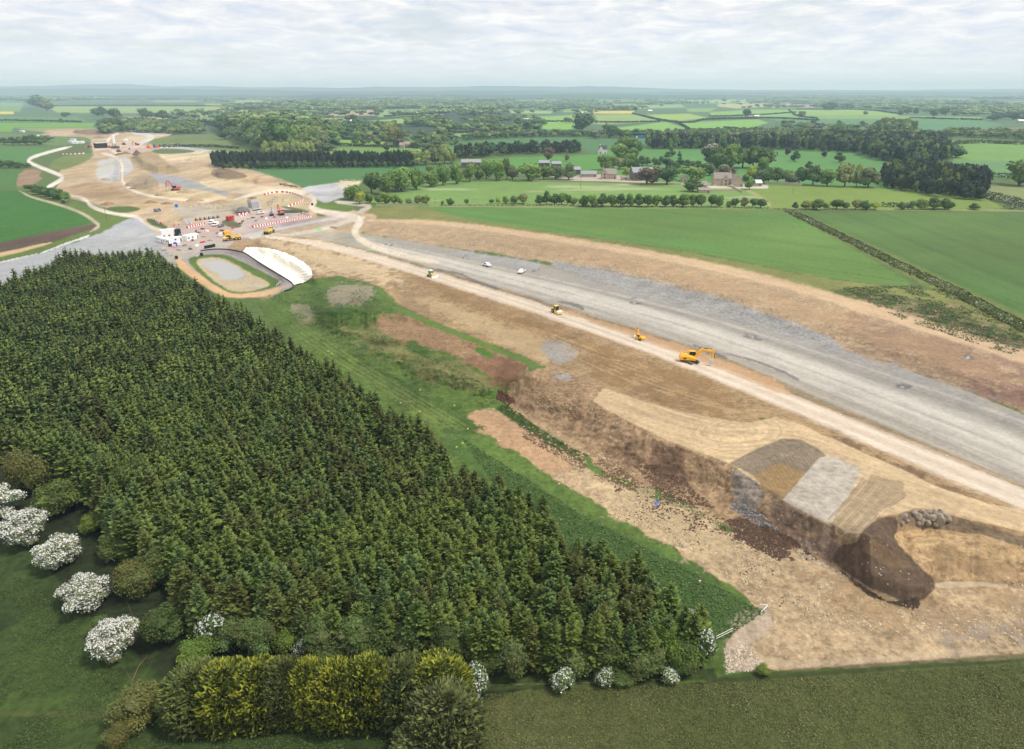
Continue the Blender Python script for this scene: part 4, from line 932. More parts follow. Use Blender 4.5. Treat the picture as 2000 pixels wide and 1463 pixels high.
# mixed bushes along the wood edge
edge_b = [(x + RS.uniform(-14, 14), y + RS.uniform(-12, 12)) for x, y in
          [(230,940),(270,965),(300,1000),(250,1030),(310,1060),(340,1100),(360,1150),(320,1130),(390,1190),(410,1220),(460,1240),(500,1262),(540,1240),(480,1200),(430,1150),(380,1080),(340,1020),(290,920),(620,1270),(690,1280),(640,1240),(720,1250),(790,1280),(830,1270),(880,1290),(920,1280),(960,1300),(1010,1290),(1090,1295),(1150,1298),(1195,1290),(1255,1296),(1290,1280),(1330,1290),(1350,1262),(980,1255),(900,1245),(1120,1250),(1240,1240),(580,1250),(450,1270),(520,1282),(650,1290),(740,1292),(870,1300),(1000,1304),(1110,1306),(1180,1304),(1260,1304),(1330,1304),(700,1262),(800,1262),(860,1250),(420,1170),(360,1100),(300,1040),(250,985)]]
for x, y in sorted(edge_b, key=lambda q: q[1]):
    kind = RS.choice(['sage', 'green', 'green', 'sage', 'green', 'sage', 'yellow']); m = {'sage': SHRUB_S, 'green': SHRUB_G, 'yellow': SHRUB_Y}[kind][RS.randint(2)]
    lab = f"{ {'sage':'sage green','green':'leafy green','yellow':'yellow-green'}[kind]} bush {'along the pasture edge of the wood' if x < 520 else 'along the field edge of the plantation'}"
    put(x, y, RS.uniform(60, 96), RS.uniform(66, 100), m, T_BUSH, 'wood_edge_bush', lab, 'bush', lab)
# conifer row
def cypress(tint, tip, tipf, n=3000, top=(0, 0)):
    cl = Cloud(); t0 = alb(*tint); t1 = alb(*tip)
    z = rnd(n) ** .8; a = rnd(n, 0, 6.283); prof = np.clip(1 - np.clip((z - .5) / .5, 0, 1) ** 2.0, 0, 1) ** .5 * np.where(z > .9, rnd(n) ** .5, 1) * (.9 + .1 * np.minimum(z / .2, 1))
    lump = .84 + .30 * fbm(a * 2.2 + 20, z * 7, RS.randint(999), 3)
    r = .5 * prof * lump; pos = np.stack([np.cos(a) * r, np.sin(a) * r, z * .97], 1)
    out = np.stack([np.cos(a), np.sin(a), np.full(n, .35) + z], 1)
    # each spray is a narrow kite pointing out and up
    L = .085 * (.6 + .8 * rnd(n)); d = out / np.linalg.norm(out, axis=1, keepdims=True) + RS.normal(size=(n, 3)) * .35; d /= np.linalg.norm(d, axis=1, keepdims=True)
    s = np.cross(d, RS.normal(size=(n, 3))); s /= np.linalg.norm(s, axis=1, keepdims=True)
    p0 = pos - d * L[:, None] * .6; p2 = pos + d * L[:, None]; w = s * (L * .34)[:, None]
    v = np.stack([p0, pos - w, p2, pos + w], 1).reshape(-1, 3)
    g = (rnd(n) < tipf * np.clip(.3 + 1.0 * z, 0, 1) * (.5 + 1.0 * (lump > .98)))[:, None]
    cc = np.where(g, t1, t0) * (.7 + .55 * rnd(n))[:, None]
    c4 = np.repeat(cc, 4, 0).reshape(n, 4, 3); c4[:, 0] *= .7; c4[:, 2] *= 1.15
    cl.add(v, np.arange(n * 4).reshape(n, 4), c4.reshape(-1, 3))
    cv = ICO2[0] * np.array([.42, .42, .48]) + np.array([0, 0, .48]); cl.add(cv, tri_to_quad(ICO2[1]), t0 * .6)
    v, f, c = cl.get(); return mesh_np('cypress_crown', v, f, [M_LEAF], cols=np.clip(c, 0, .9), link=False)
CY_G = cypress((86,100,46), (168,172,60), .56, 4600); CY_D = cypress((96,108,58), (128,136,72), .5, 4400)
CY_D2 = cypress((98,108,66), (128,138,80), .5, 4800)
T_CYP = trunk_mesh('cypress_trunk', .5, .03)
for px, py, w, h, m, lab in [
    (392,1398,96,116,CY_D,'dark green conifer at the pasture end of the golden row'),(452,1404,88,134,CY_G,'first golden-tipped conifer of the row, beside the dark end tree'),
    (512,1400,84,128,CY_G,'second golden-tipped conifer of the row'),(566,1398,74,120,CY_D,'dark conifer between golden ones near the pasture end'),
    (610,1402,68,118,CY_G,'shorter golden-tipped conifer just right of a dark one'),(664,1406,82,134,CY_G,'golden-tipped conifer at the middle of the row'),
    (722,1400,84,138,CY_G,'tallest golden-tipped conifer left of the dark green one'),(790,1396,92,130,CY_D,'dark green conifer between the golden middle and the golden gate end'),
    (858,1390,92,130,CY_G,'last golden-tipped conifer, behind the dark one in front'),
    (872,1450,108,140,CY_D2,'largest dark conifer standing in front of the row beside the gate'),(826,1490,84,98,CY_D2,'low dark conifer at the very front, cut by the photo border')]:
    put(px, py - (8 if py < 1420 else 0), w * 1.3, h * .35 + 82 if py < 1420 else h, m, T_CYP, 'conifer_tree', lab, 'conifer', 'conifer row above the lower pasture')
# ---- trees of the middle distance
def mid(tint, tip=None, tipf=0, shape='round', lobes=9, per=60, leaf=.19, base=.0, spread=.2):
    return unit('tree_crown', lobes=lobes, per=per, leaf=leaf, tint=tint, tip=tip, tipf=tipf, shape=shape, base=base, spread=spread)
MT = {
 'green': [mid((122,152,66)) for _ in range(3)], 'dark': [mid((94,124,60)) for _ in range(3)], 'yellow': [mid((168,182,74)) for _ in range(2)],
 'olive': [mid((146,156,86)) for _ in range(2)], 'grey': [mid((126,142,94)) for _ in range(2)], 'brown': [mid((124,108,88), per=44), mid((130,110,92), per=44)],
 'pale': [mid((176,194,110), shape='column') for _ in range(2)], 'cone': [mid((88,124,66), shape='cone', lobes=10) for _ in range(2)],
 'purple': [mid((84,62,74))], 'blossom': [mid((104,124,84), (196,196,176), .6) for _ in range(2)], 'teal': [mid((94,126,74)) for _ in range(2)],
}
WORD = {'green': 'mid-green', 'dark': 'dark green', 'yellow': 'bright yellow-green', 'olive': 'pale olive', 'grey': 'grey-green', 'brown': 'brown-leaved',
        'pale': 'tall pale green', 'cone': 'neat cone-shaped', 'purple': 'purple-leaved', 'blossom': 'blossom-topped', 'teal': 'blue-green'}
KIND = {'brown': 'copper_tree', 'pale': 'poplar_tree', 'cone': 'parkland_tree'}
def T(items, where, name='field_tree', grp=None, yb=None):
    seen = {}
    for it in items:
        x, y, w, h, k = it[:5]; size = 'small' if h < 14 else 'medium' if h < 24 else 'large' if h < 36 else 'very large'
        lab = it[5] if len(it) > 5 else f"{size} {WORD[k]} tree {where}"
        m = MT[k][RS.randint(len(MT[k]))]
        put(x, y, w * 1.26, h * 1.16, m, T_OAK, name, lab, 'tree', grp or ('trees ' + where), parts=(w >= 12))
T([(692,389,38,30,'green'),(703,398,21,24,'yellow','yellow-green round tree at the bend of the haul road'),(726,379,36,42,'dark'),(756,380,32,40,'green'),
   (784,372,52,46,'green','broadest dark oak of the hedgerow below the shelter belt'),(814,370,28,37,'green'),(841,364,31,29,'green'),(842,343,17,20,'green'),(865,362,28,41,'green'),
   (891,359,25,34,'green'),(918,355,27,37,'green'),(936,352,18,28,'dark'),(950,349,24,36,'green'),(969,353,29,40,'green'),(990,351,18,40,'green'),(1001,351,21,29,'grey'),
   (1032,353,45,35,'green','wide spreading tree at the middle of the meadow hedgerow'),(1062,351,25,27,'green'),(1085,350,25,26,'grey'),(1110,351,27,31,'grey','grey-green tree with a bare trunk beside the farmyard')],
  'in the hedgerow above the meadow', 'hedgerow_oak')
T([(1069,314,27,25,'brown','half-bare brown tree alone on the green field'),(1108,315,9,12,'olive','thin small tree alone below the white farmhouse')], 'on the green field')
row = [(722,397,18,21,'green'),(737,398,11,16,'green'),(752,399,22,22,'green'),(770,399,16,19,'green'),(782,399,10,12,'green'),(799,399,12,12,'olive'),(815,399,15,18,'olive'),(832,399,16,17,'green'),
       (865,401,7,10,'green'),(880,401,15,15,'dark'),(911,399,9,11,'green'),(960,398,9,9,'dark'),(973,398,9,13,'yellow'),(987,398,12,14,'green'),(1005,398,17,17,'green'),(1021,398,18,18,'olive'),
       (1054,400,17,18,'dark'),(1068,400,17,25,'dark'),(1083,400,17,23,'dark'),(1097,400,20,23,'green'),(1108,400,14,20,'dark'),(1120,401,15,15,'green')]
for a, b, k in ((140,210,'dark'),(205,305,'green'),(300,380,'dark'),(380,450,'green'),(450,540,'dark'),(545,610,'green'),(610,695,'dark'),(695,770,'dark'),(780,850,'green'),(850,930,'dark'),(930,985,'dark'),
                (985,1095,'green'),(1095,1150,'green'),(1150,1245,'dark'),(1245,1320,'dark'),(1320,1395,'green'),(1415,1465,'green'),(1460,1530,'dark'),(1540,1605,'olive'),(1605,1680,'dark'),(1670,1755,'dark')):
    row.append((1100 + (a + b) / 8.888, 404 + (a > 1400), (b - a) / 4.444 * 1.08, 24 if b < 1400 else (12 if b - a < 60 else 18), k))
for a, b, h, k in ((185,230,14,'dark'),(260,330,16,'olive'),(330,425,22,'dark'),(430,475,14,'olive'),(488,578,20,'dark'),(583,645,14,'dark'),(650,718,18,'olive'),(718,797,19,'dark'),(805,868,15,'yellow'),
                   (1010,1070,16,'dark'),(1060,1100,13,'blossom'),(1105,1160,18,'green'),(1160,1230,22,'green'),(1190,1240,16,'olive'),(1240,1335,23,'dark'),(1335,1430,23,'dark'),(1575,1645,12,'dark')):
    row.append((1500 + (a + b) / 8, 409, (b - a) / 4 * 1.05, h, k))
for it in row:
    x, y, w, h, k = it; seg = 'near the haul road' if x < 850 else 'below the flowery meadow' if x < 1130 else 'between meadow and crop' if x < 1500 else 'along the top of the far crop'
    T([it], f"in the roadside row {seg}", 'roadside_tree')
T([(1552,315,20,19,'cone'),(1639,317,21,19,'cone'),(1538,304,10,15,'purple'),(1609,307,10,11,'purple'),(1580,333,18,17,'cone'),(1327,309,8,13,'cone'),
   (1253,324,17,18,'dark'),(1264,323,15,15,'dark'),(1279,330,20,20,'teal'),(1291,318,12,12,'cone'),(1304,311,15,14,'cone'),(1311,307,15,16,'cone'),(1301,329,22,20,'teal'),(1319,331,17,17,'dark'),
   (1328,324,16,17,'cone'),(1341,327,16,14,'dark'),(1352,326,14,12,'dark'),(1361,328,18,13,'dark'),(1374,302,10,9,'dark')], 'standing in the manor parkland', 'parkland_tree')
T([(1560,360,25,33,'dark'),(1587,362,31,35,'dark'),(1615,364,30,34,'green'),(1649,365,32,44,'olive'),(1672,365,19,38,'pale'),(1695,366,36,38,'grey'),(1488,357,22,24,'grey'),(1500,358,26,28,'dark'),(1518,357,26,27,'dark'),
   (1535,357,22,25,'green'),(1546,360,24,24,'grey'),(1478,355,16,20,'dark')], 'in the clump behind the drystone wall', 'clump_tree')
T([(1206,312,32,32,'green'),(1224,308,38,42,'green'),(1233,312,22,24,'green'),(1246,301,16,24,'dark'),(1182,332,28,28,'green'),(1196,327,18,23,'green'),(1210,330,24,20,'olive'),(1231,330,24,28,'green'),(1242,332,16,20,'dark'),
   (1224,346,18,17,'yellow','bright yellow-green tree beside the stone cottage'),(1263,360,42,32,'brown','wide brown-leaved tree in front of the big barn'),(1302,361,37,34,'teal','big dark rounded tree beside the big barn'),
   (1353,374,31,28,'dark','round dark tree in front of the stone outbuilding'),(1352,353,44,30,'green','broad light green tree behind the stone outbuilding'),(1376,342,20,22,'teal'),(1385,343,20,25,'teal'),
   (1413,350,38,26,'brown','copper-brown tree behind the manor house roof'),(1468,352,20,27,'yellow','yellow-green pointed tree beside the manor'),(1463,370,19,20,'green','small round tree in front of the white shed'),
   (1457,354,16,14,'green'),(1280,337,26,16,'grey'),(1320,345,20,16,'green')], 'around the farm buildings', 'farm_tree')
T([(1388,327,40,40,'blossom','huge blossom-topped tree above the manor'),(1402,330,34,44,'dark'),(1428,329,38,43,'green'),(1450,328,34,38,'dark'),(1470,328,34,38,'dark'),(1490,328,40,40,'dark'),(1489,332,24,26,'green')], 'in the great dark group above the manor', 'parkland_oak')
T([(1866,308,28,23,'teal','dark round tree at the corner of the long wood'),(1990,362,56,52,'green','big tree at the far edge beside the bright field'),(1137,258,42,34,'teal','tall grey-green tree standing over the hedges beyond the dark field'),
   (1190,269,34,24,'teal'),(1220,269,26,16,'dark'),(1242,268,18,16,'teal'),(1162,270,24,14,'blossom')], 'beyond the dark green field', 'field_tree')
T([(546,287,54,50,'dark','great domed tree towering over the wooded hill'),(433,256,26,26,'dark'),(462,254,18,17,'dark'),(500,262,36,28,'dark'),(440,272,26,18,'teal'),(478,275,30,20,'grey'),(510,280,26,20,'teal'),
   (575,280,40,34,'green'),(600,284,38,34,'green'),(625,285,34,30,'grey'),(648,284,30,26,'green'),(537,300,20,26,'green','pale round tree behind the poplars'),(585,290,40,26,'dark'),(610,292,34,22,'grey'),(640,294,30,16,'dark')], 'on the wooded hill beyond the shelter belt', 'hill_tree')
T([(520,303,18,24,'pale'),(538,303,12,24,'pale'),(548,303,12,22,'pale'),(556,303,12,24,'pale'),(564,303,12,22,'pale'),(575,303,14,26,'pale'),(584,303,14,23,'pale'),(594,303,14,22,'pale'),(603,303,14,21,'pale'),(612,303,12,20,'pale'),
   (655,303,8,12,'pale'),(690,303,8,10,'pale'),(720,303,8,10,'pale')], 'in the line above the dark shelter belt', 'poplar_tree')
T([(798,322,26,26,'pale'),(815,322,26,27,'pale'),(832,322,24,26,'pale'),(850,320,24,30,'grey'),(868,320,24,32,'pale'),(882,319,20,22,'olive'),(842,304,36,24,'dark'),(862,306,36,22,'dark'),(770,284,30,34,'olive','tall pale tree over the village roofs'),
   (774,286,12,12,'purple','dark purple tree among the village houses'),(700,278,14,18,'green'),(720,280,12,12,'blossom'),(732,278,14,14,'grey'),(660,276,10,12,'blossom'),(870,243,12,12,'purple'),(835,246,16,10,'dark'),(1030,256,18,18,'teal'),
   (1012,246,14,16,'teal'),(925,228,12,14,'dark'),(965,243,16,18,'grey'),(1048,254,12,8,'grey')], 'in the wooded valley with the village', 'valley_tree')
T([(8,282,18,12,'dark'),(25,283,18,14,'dark'),(40,283,16,14,'dark'),(54,283,18,16,'dark'),(68,283,20,18,'dark'),(82,283,18,16,'green'),(94,276,20,10,'blossom'),(2,327,18,14,'dark'),(18,328,22,15,'dark'),(38,328,20,11,'dark'),(54,327,14,8,'dark'),
   (62,374,20,14,'dark'),(76,380,20,16,'dark'),(90,384,20,18,'dark'),(104,388,22,20,'dark'),(118,390,22,22,'dark'),(130,392,16,16,'green'),(126,397,14,8,'blossom'),(54,368,12,8,'dark')], 'along the farm hedges beside the pale haul track', 'hedgerow_tree')
T([(200,251,20,16,'teal'),(215,252,24,20,'dark'),(232,254,26,22,'dark'),(248,252,18,14,'dark'),(190,226,20,14,'dark'),(201,227,18,16,'dark'),(222,231,22,18,'dark'),(232,232,14,12,'dark'),(285,230,24,18,'dark'),(296,228,16,10,'dark'),(318,234,24,16,'dark'),
   (330,232,12,10,'dark'),(129,229,16,9,'teal'),(120,241,9,8,'dark'),(60,204,14,10,'teal'),(75,210,30,22,'teal'),(92,216,24,22,'grey')], 'among the fields behind the far bridge works', 'far_tree')
T([(1621,215,26,16,'dark'),(1659,212,18,10,'dark'),(1758,225,10,10,'dark'),(1772,223,16,12,'dark'),(1788,224,10,11,'dark'),(1822,229,14,14,'dark'),(1846,227,18,16,'dark'),(1865,227,12,8,'dark'),(1940,235,22,12,'dark'),(1955,232,20,12,'dark'),(1978,234,22,16,'dark'),
   (1997,236,12,12,'dark'),(1565,228,14,10,'grey'),(1690,225,8,8,'grey'),(1456,230,16,16,'dark'),(1240,217,10,8,'dark'),(1414,198,10,6,'teal')], 'dotted over the distant fields', 'distant_tree')

# ---- woods and belts that read as one mass
def mass_proto(tint, shape='round', lobes=6, per=26, leaf=.34, tip=None, tipf=0.): return broadleaf(R=.5, H=1., lobes=lobes, per=per, leaf=leaf, tint=tint, tip=tip, tipf=tipf, shape=shape, base=.0)
PB = [mass_proto(t) for t in ((124,154,78), (98,130,70), (148,170,98), (110,138,80))]
PBL = [mass_proto(t, lobes=4, per=11, leaf=.5) for t in ((132,158,90), (104,132,80), (156,176,112), (114,140,88))]
PC = [spruce(1, .30, 7, 7, 1, t, n_) for t, n_ in (((66,84,54), (84,102,60)), ((70,90,58), (92,110,64)), ((60,78,52), (78,96,58)))]
PCB = [broadleaf(R=.5, H=1., lobes=5, per=22, leaf=.34, tint=t, shape='column', base=.0, asp=1.3) for t in ((62,78,52), (68,88,56), (56,72,50))]
PK = [mass_proto((92,112,66), tip=(190,192,172), tipf=.5, lobes=4, per=16)]
FIELD_Z = np.array([n == 'field' for n in ZN])
def wood(name, poly, space, h, protos, label, cat=None, wr=.8, jit=.45, keep=1.0, gapf=0.):
    W_ = at_np([p[0] for p in poly], [p[1] for p in poly])[:, :2]; pl = [tuple(map(float, q)) for q in W_]
    ax, ay = np.meshgrid(np.arange(W_[:, 0].min(), W_[:, 0].max(), space), np.arange(W_[:, 1].min(), W_[:, 1].max(), space))
    ax = (ax + RS.uniform(-jit, jit, ax.shape) * space).ravel(); ay = (ay + RS.uniform(-jit, jit, ay.shape) * space).ravel()
    k = inside(ax, ay, pl) & (RS.rand(len(ax)) < keep)
    if gapf: k &= fbm(ax / 90, ay / 90, 401, 3) > gapf
    ax = ax[k]; ay = ay[k]
    qx, qy = project(ax, ay, 0 * ax); v = (qx > -40) & (qx < 2040)
    if space > 12:
        zi = np.clip(np.searchsorted(rows, qy), 0, len(rows) - 1); zj = np.clip(((qx - cols_[0]) / 2).astype(int), 0, len(cols_) - 1)
        v &= ~(FIELD_Z[ZONE[zi, zj]] & (RS.rand(len(qx)) > .04))
    ax, ay, qx, qy = ax[v], ay[v], qx[v], qy[v]
    if not len(ax): return
    z = ground_z(qx, np.maximum(qy, 179))
    # the foot follows the ground found along the same line of sight
    X, Y, Z = hit(qx, qy, z)
    hh = h * RS.uniform(.72, 1.2, len(ax)); sx = (space * 1.25 / hh) * wr * RS.uniform(.85, 1.25, len(ax))
    return place_mass(name, protos, np.stack([X, Y, Z], 1), hh, label, cat, sx)
wood('shelter_belt', [(416,328),(812,325),(812,319),(640,320),(416,320)], 4.2, 14, PCB, 'straight dark conifer shelter belt between two green fields', wr=.9)
wood('belt_shrubs', [(432,330),(812,327),(812,325),(432,328)], 5, 7, [PB[1], PCB[0]], 'lower bushes along the foot of the conifer shelter belt')
wood('tree_belt', [(890,313),(1000,303),(1130,299),(1132,293),(1000,295),(890,303)], 8, 13, PCB + PB[1:2], 'dark mixed tree belt curving along the bright green field')
wood('tree_belt', [(1262,292),(1480,292),(1660,298),(1700,296),(1660,286),(1480,282),(1262,282)], 9, 16, PCB + PC[:1] + PB[:2] + PK, 'long dark tree belt above the manor parkland')
wood('woodland', [(1560,272),(1700,270),(1840,278),(1855,305),(1850,318),(1790,322),(1700,312),(1665,296),(1560,285)], 9, 15, PB[:2] + PCB, 'broad dark wood rising behind the parkland', wr=.9)
wood('woodland', [(1710,360),(1760,372),(1830,384),(1922,391),(1922,384),(1850,370),(1930,362),(1925,350),(1830,340),(1780,330),(1720,345)], 6.0, 12.5, PCB + PCB + PC[:1] + PB[:1], 'dense dark conifer wood behind the roadside trees')
wood('woodland', [(1700,262),(1720,252),(1760,250),(1785,258),(1770,266)], 12, 20, PB, 'rounded wooded knoll on the far farmland', wr=1.)
wood('woodland', [(1500,272),(1262,272),(1262,266),(1500,262),(1850,268),(2060,276),(2060,268),(1850,260),(1840,272)], 13, 12, PB + PK, 'long line of trees beyond the manor wood')
wood('hedgerow', [(905,276),(1000,270),(1180,268),(1262,270),(1262,265),(1000,264),(905,270)], 11, 10, PB + PK, 'blossoming hedgerow along the top of the dark green field')
wood('woodland', [(430,240),(560,240),(650,262),(660,280),(600,288),(500,280),(430,262)], 11, 15, PB, 'old broadleaved wood covering the hill', wr=1., gapf=.42)
wood('woodland', [(650,272),(880,266),(900,285),(880,300),(760,302),(660,300)], 15, 12, PB + PK, 'scattered trees around the valley village', keep=.5)
wood('woodland', [(600,240),(860,232),(900,262),(800,268),(660,272),(620,262)], 17, 15, PB, 'wooded valley side beyond the village', gapf=.49, wr=1.)
wood('woodland', [(340,225),(440,205),(600,200),(860,200),(1000,206),(1000,216),(860,226),(720,232),(620,246),(430,246),(340,250)], 26, 17, PBL, 'far wooded valley fading blue', gapf=.49, wr=.9)
wood('woodland', [(195,240),(250,236),(340,242),(400,250),(395,262),(340,262),(250,258),(200,256)], 14, 11, PB, 'scrubby wood behind the far bridge works', wr=1.)
wood('woodland', [(860,205),(1100,200),(1400,196),(1400,204),(1240,214),(1180,222),(1000,226),(900,228),(870,216)], 30, 14, PBL, 'distant tree-dotted farmland', gapf=.5, keep=.7)
wood('woodland', [(-60,196),(400,196),(1000,192),(2060,194),(2060,187),(1000,186),(400,187),(-60,188)], 66, 17, PBL, 'line of far woods under the horizon', gapf=.5, wr=1.1, keep=.9)
wood('woodland', [(400,200),(1000,198),(2060,206),(2060,196),(1000,193),(400,195)], 50, 15, PBL, 'dark distant woods over the plain', gapf=.48, wr=1.)
wood('woodland', [(1400,206),(1800,200),(2060,204),(2060,222),(1880,226),(1790,218),(1600,212),(1450,214)], 34, 13, PBL, 'distant woods beyond the open fields', gapf=.49)
wood('woodland', [(880,236),(1100,226),(1140,240),(1060,262),(900,264)], 22, 11, PB, 'loose trees and copses on the valley farmland', gapf=.49, keep=.6)
wood('woodland', [(1530,240),(1700,240),(1720,252),(1640,256),(1530,252)], 18, 10, PB + PK, 'trees around the distant hamlet', keep=.6)
wood('woodland', [(1880,216),(2060,212),(2060,222),(1900,222)], 26, 15, PBL, 'dark wood on the distant skyline beside pale fields', wr=1.)

# ---- hedgerows
def hedge(pts, h, w, label, tint=(88,110,56), blossom=0., name='hedgerow', dens=1.):
    pl = smooth_poly(pts, False, 1); Wd = at_np([p[0] for p in pl], [p[1] for p in pl]); cl = Cloud(); t0 = alb(*tint)
    for i in range(len(Wd) - 1):
        a, b = Wd[i], Wd[i + 1]; L = np.linalg.norm(b - a); dist_ = np.linalg.norm(a); leaf = np.clip(dist_ / 500, .6, 4.5)
        n = int(L * (h + w) / leaf ** 2 * 3.0 * dens * (1.6 if dist_ > 1200 else 1)) + 1; n = min(n, 3200)
        t = rnd(n); ang = rnd(n, 0, pi); side = np.array([-(b - a)[1], (b - a)[0], 0]); side /= np.linalg.norm(side) + 1e-9
        al_ = t * L; lump = .65 + .6 * fbm(al_ / 5 + i * 31, ang * 0, 301, 3)
        off = np.cos(ang)[:, None] * side * (w / 2 * lump)[:, None] + np.array([0, 0, 1]) * (np.sin(ang) * h * lump)[:, None]
        pos = a + (b - a) * t[:, None] + off; nr = np.cos(ang)[:, None] * side + np.array([0, 0, 1]) * np.sin(ang)[:, None] + RS.normal(size=(n, 3)) * .5
        v, f = quad_cloud(pos, nr, leaf * (.6 + .8 * rnd(n)))
        c = t0 * (.7 + .6 * rnd(n))[:, None]
        if blossom: m = (rnd(n) < blossom) & (fbm(al_ / 14 + i * 7, ang * 0, 311, 2) > .45); c[m] = alb(206, 206, 188)
        cl.add(v, f, np.repeat(c, 4, 0))
    v, f, c = cl.get(); o = mesh_np(name, v, f, [M_LEAF], cols=np.clip(c, 0, .9)); return tag(o, label, 'hedge')
hedge([(1850,292),(1875,278),(2040,284)], 5, 6, 'dark hedge along the top of the bright field beside the long wood')
hedge([(1935,345),(1980,348),(2040,350)], 4, 5, 'low hedge between two fields behind the big edge tree')
hedge([(1925,385),(1960,396),(2040,408)], 5, 6, 'thick bushy hedge curving round the end of the roadside', blossom=.3)
hedge([(1965,408),(2040,410)], 6, 7, 'short blossoming hedge at the end of the roadside', blossom=.4)
hedge([(1720,404),(1752,404)], 3, 3, 'short dark hedge gap-filling the roadside row')
for pts, lab in (([(1235,222),(1290,236),(1345,242),(1382,232),(1480,232)], 'dark hedge zigzagging between pale green far fields'), ([(1380,234),(1500,230),(1600,236)], 'thin far hedge below the distant hamlet'),
                 ([(1310,258),(1350,254),(1460,254),(1520,258)], 'far hedge below the tall hedgerow tree'), ([(1158,216),(1236,216)], 'thin hedge above the yellow rape field'), ([(1140,238),(1200,240),(1290,238)], 'gappy far hedge across the pale field'),
                 ([(1318,238),(1332,245),(1345,252)], 'short diagonal hedge between far fields'), ([(1414,250),(1475,256)], 'short dense hedge in the far pasture'), ([(1540,215),(1556,228),(1596,232)], 'far hedge round the corner of a pale field'),
                 ([(1556,214),(1700,214),(1760,224)], 'long thin hedge above the pale far fields'), ([(1385,228),(1470,226),(1555,220)], 'far hedge above the green pasture'),
                 ([(100,207),(250,206),(430,208)], 'long thin hedge above the yellow-green far field'), ([(0,236),(90,237),(160,239)], 'thin hedge crossing the far green fields'),
                 ([(660,272),(752,276)], 'short hedge beside the village pasture'), ([(655,284),(760,288),(870,292)], 'hedge between the village and the poplars'),
                 ([(300,288),(400,286),(470,291)], 'low dark hedge across the rough grassland'), ([(345,242),(430,246)], 'far hedge behind the bridge works'),
                 ([(750,228),(845,222)], 'short hedge on the brown and green hill field'), ([(845,262),(940,258),(1008,256)], 'hedge along the top of the bright valley field'),
                 ([(1040,238),(1120,238)], 'far hedge beside the white-roofed barn'), ([(1775,231),(1920,235)], 'very thin hedge over the wide green field')):
    hedge(pts, 3.5, 4, lab, tint=(72,94,60), dens=1.5)
# rough white-flowered bank between the two crops
hedge([(1543,413),(1600,441),(1680,480),(1780,530),(1860,566),(1930,604),(2040,660)], 1.2, 8, 'weedy flowering bank dividing the two big crop fields', tint=(96,112,56), blossom=.16, name='weed_bank', dens=.9)
hedge([(1545,409),(1300,405),(1100,402),(860,402)], .8, 2.5, 'grassy stone-dyke line under the roadside trees', tint=(140,146,104), blossom=.3, name='weed_bank', dens=.6)

# ---- grass tufts, clods and stones
def scatter(name, regions, make, label, kind='stuff', mats=None, cat=None):
    cl = Cloud()
    for poly, n, sz, col, rag in regions:
        W_ = at_np([p[0] for p in poly], [p[1] for p in poly])[:, :2]; pl = [tuple(map(float, q)) for q in W_]
        x = RS.uniform(W_[:, 0].min(), W_[:, 0].max(), n * 4); y = RS.uniform(W_[:, 1].min(), W_[:, 1].max(), n * 4)
        k = inside(x, y, pl); x, y = x[k][:n], y[k][:n]
        if rag: q = fbm(x / 6, y / 6, 501, 3) > rag; x, y = x[q], y[q]
        qx, qy = project(x, y, 0 * x); v = (qx > -60) & (qx < 2060) & (qy < 1560); qx, qy = qx[v], qy[v]
        if not len(qx): continue
        z = ground_z(qx, qy); P = np.stack(hit(qx, qy, z), 1)
        make(cl, P, sz, alb(*col))
    v, f, c = cl.get(); o = mesh_np(name, v, f, mats or [M_MASS], cols=np.clip(c, 0, .9)); return tag(o, label, cat, kind=kind)
def tufts(cl, P, sz, col):
    n = len(P); s = sz * (.5 + rnd(n)); nr = RS.normal(size=(n, 3)) * .38; nr[:, 2] = 1
    v, f = quad_cloud(P + np.array([0, 0, .06]) + np.array([0, 0, .16]) * s[:, None] * rnd(n)[:, None], nr, s * 1.1, .45)
    c = col * (.62 + .76 * rnd(n))[:, None]; cl.add(v, f, np.repeat(c, 4, 0))
def stones(cl, P, sz, col):
    base_v, base_f = ICO1; n = len(P)
    # flattened faceted lumps
    o8 = np.array([[1,0,0],[0,1,0],[-1,0,0],[0,-1,0],[0,0,1],[0,0,-.6]], float); f8 = np.array([[0,1,4,4],[1,2,4,4],[2,3,4,4],[3,0,4,4],[1,0,5,5],[2,1,5,5],[3,2,5,5],[0,3,5,5]])
    s = sz * (.35 + 1.1 * rnd(n) ** 2.5)
    v = (o8[None] * (.7 + .6 * RS.rand(n, 6, 1)) * s[:, None, None] * np.array([1, 1, .75]) + P[:, None] + np.array([0, 0, .1]) * s[:, None, None])
    cl.add(v.reshape(-1, 3), (f8[None] + (np.arange(n) * 6)[:, None, None]).reshape(-1, 4), np.repeat(col * (.7 + .6 * rnd(n))[:, None], 6, 0))
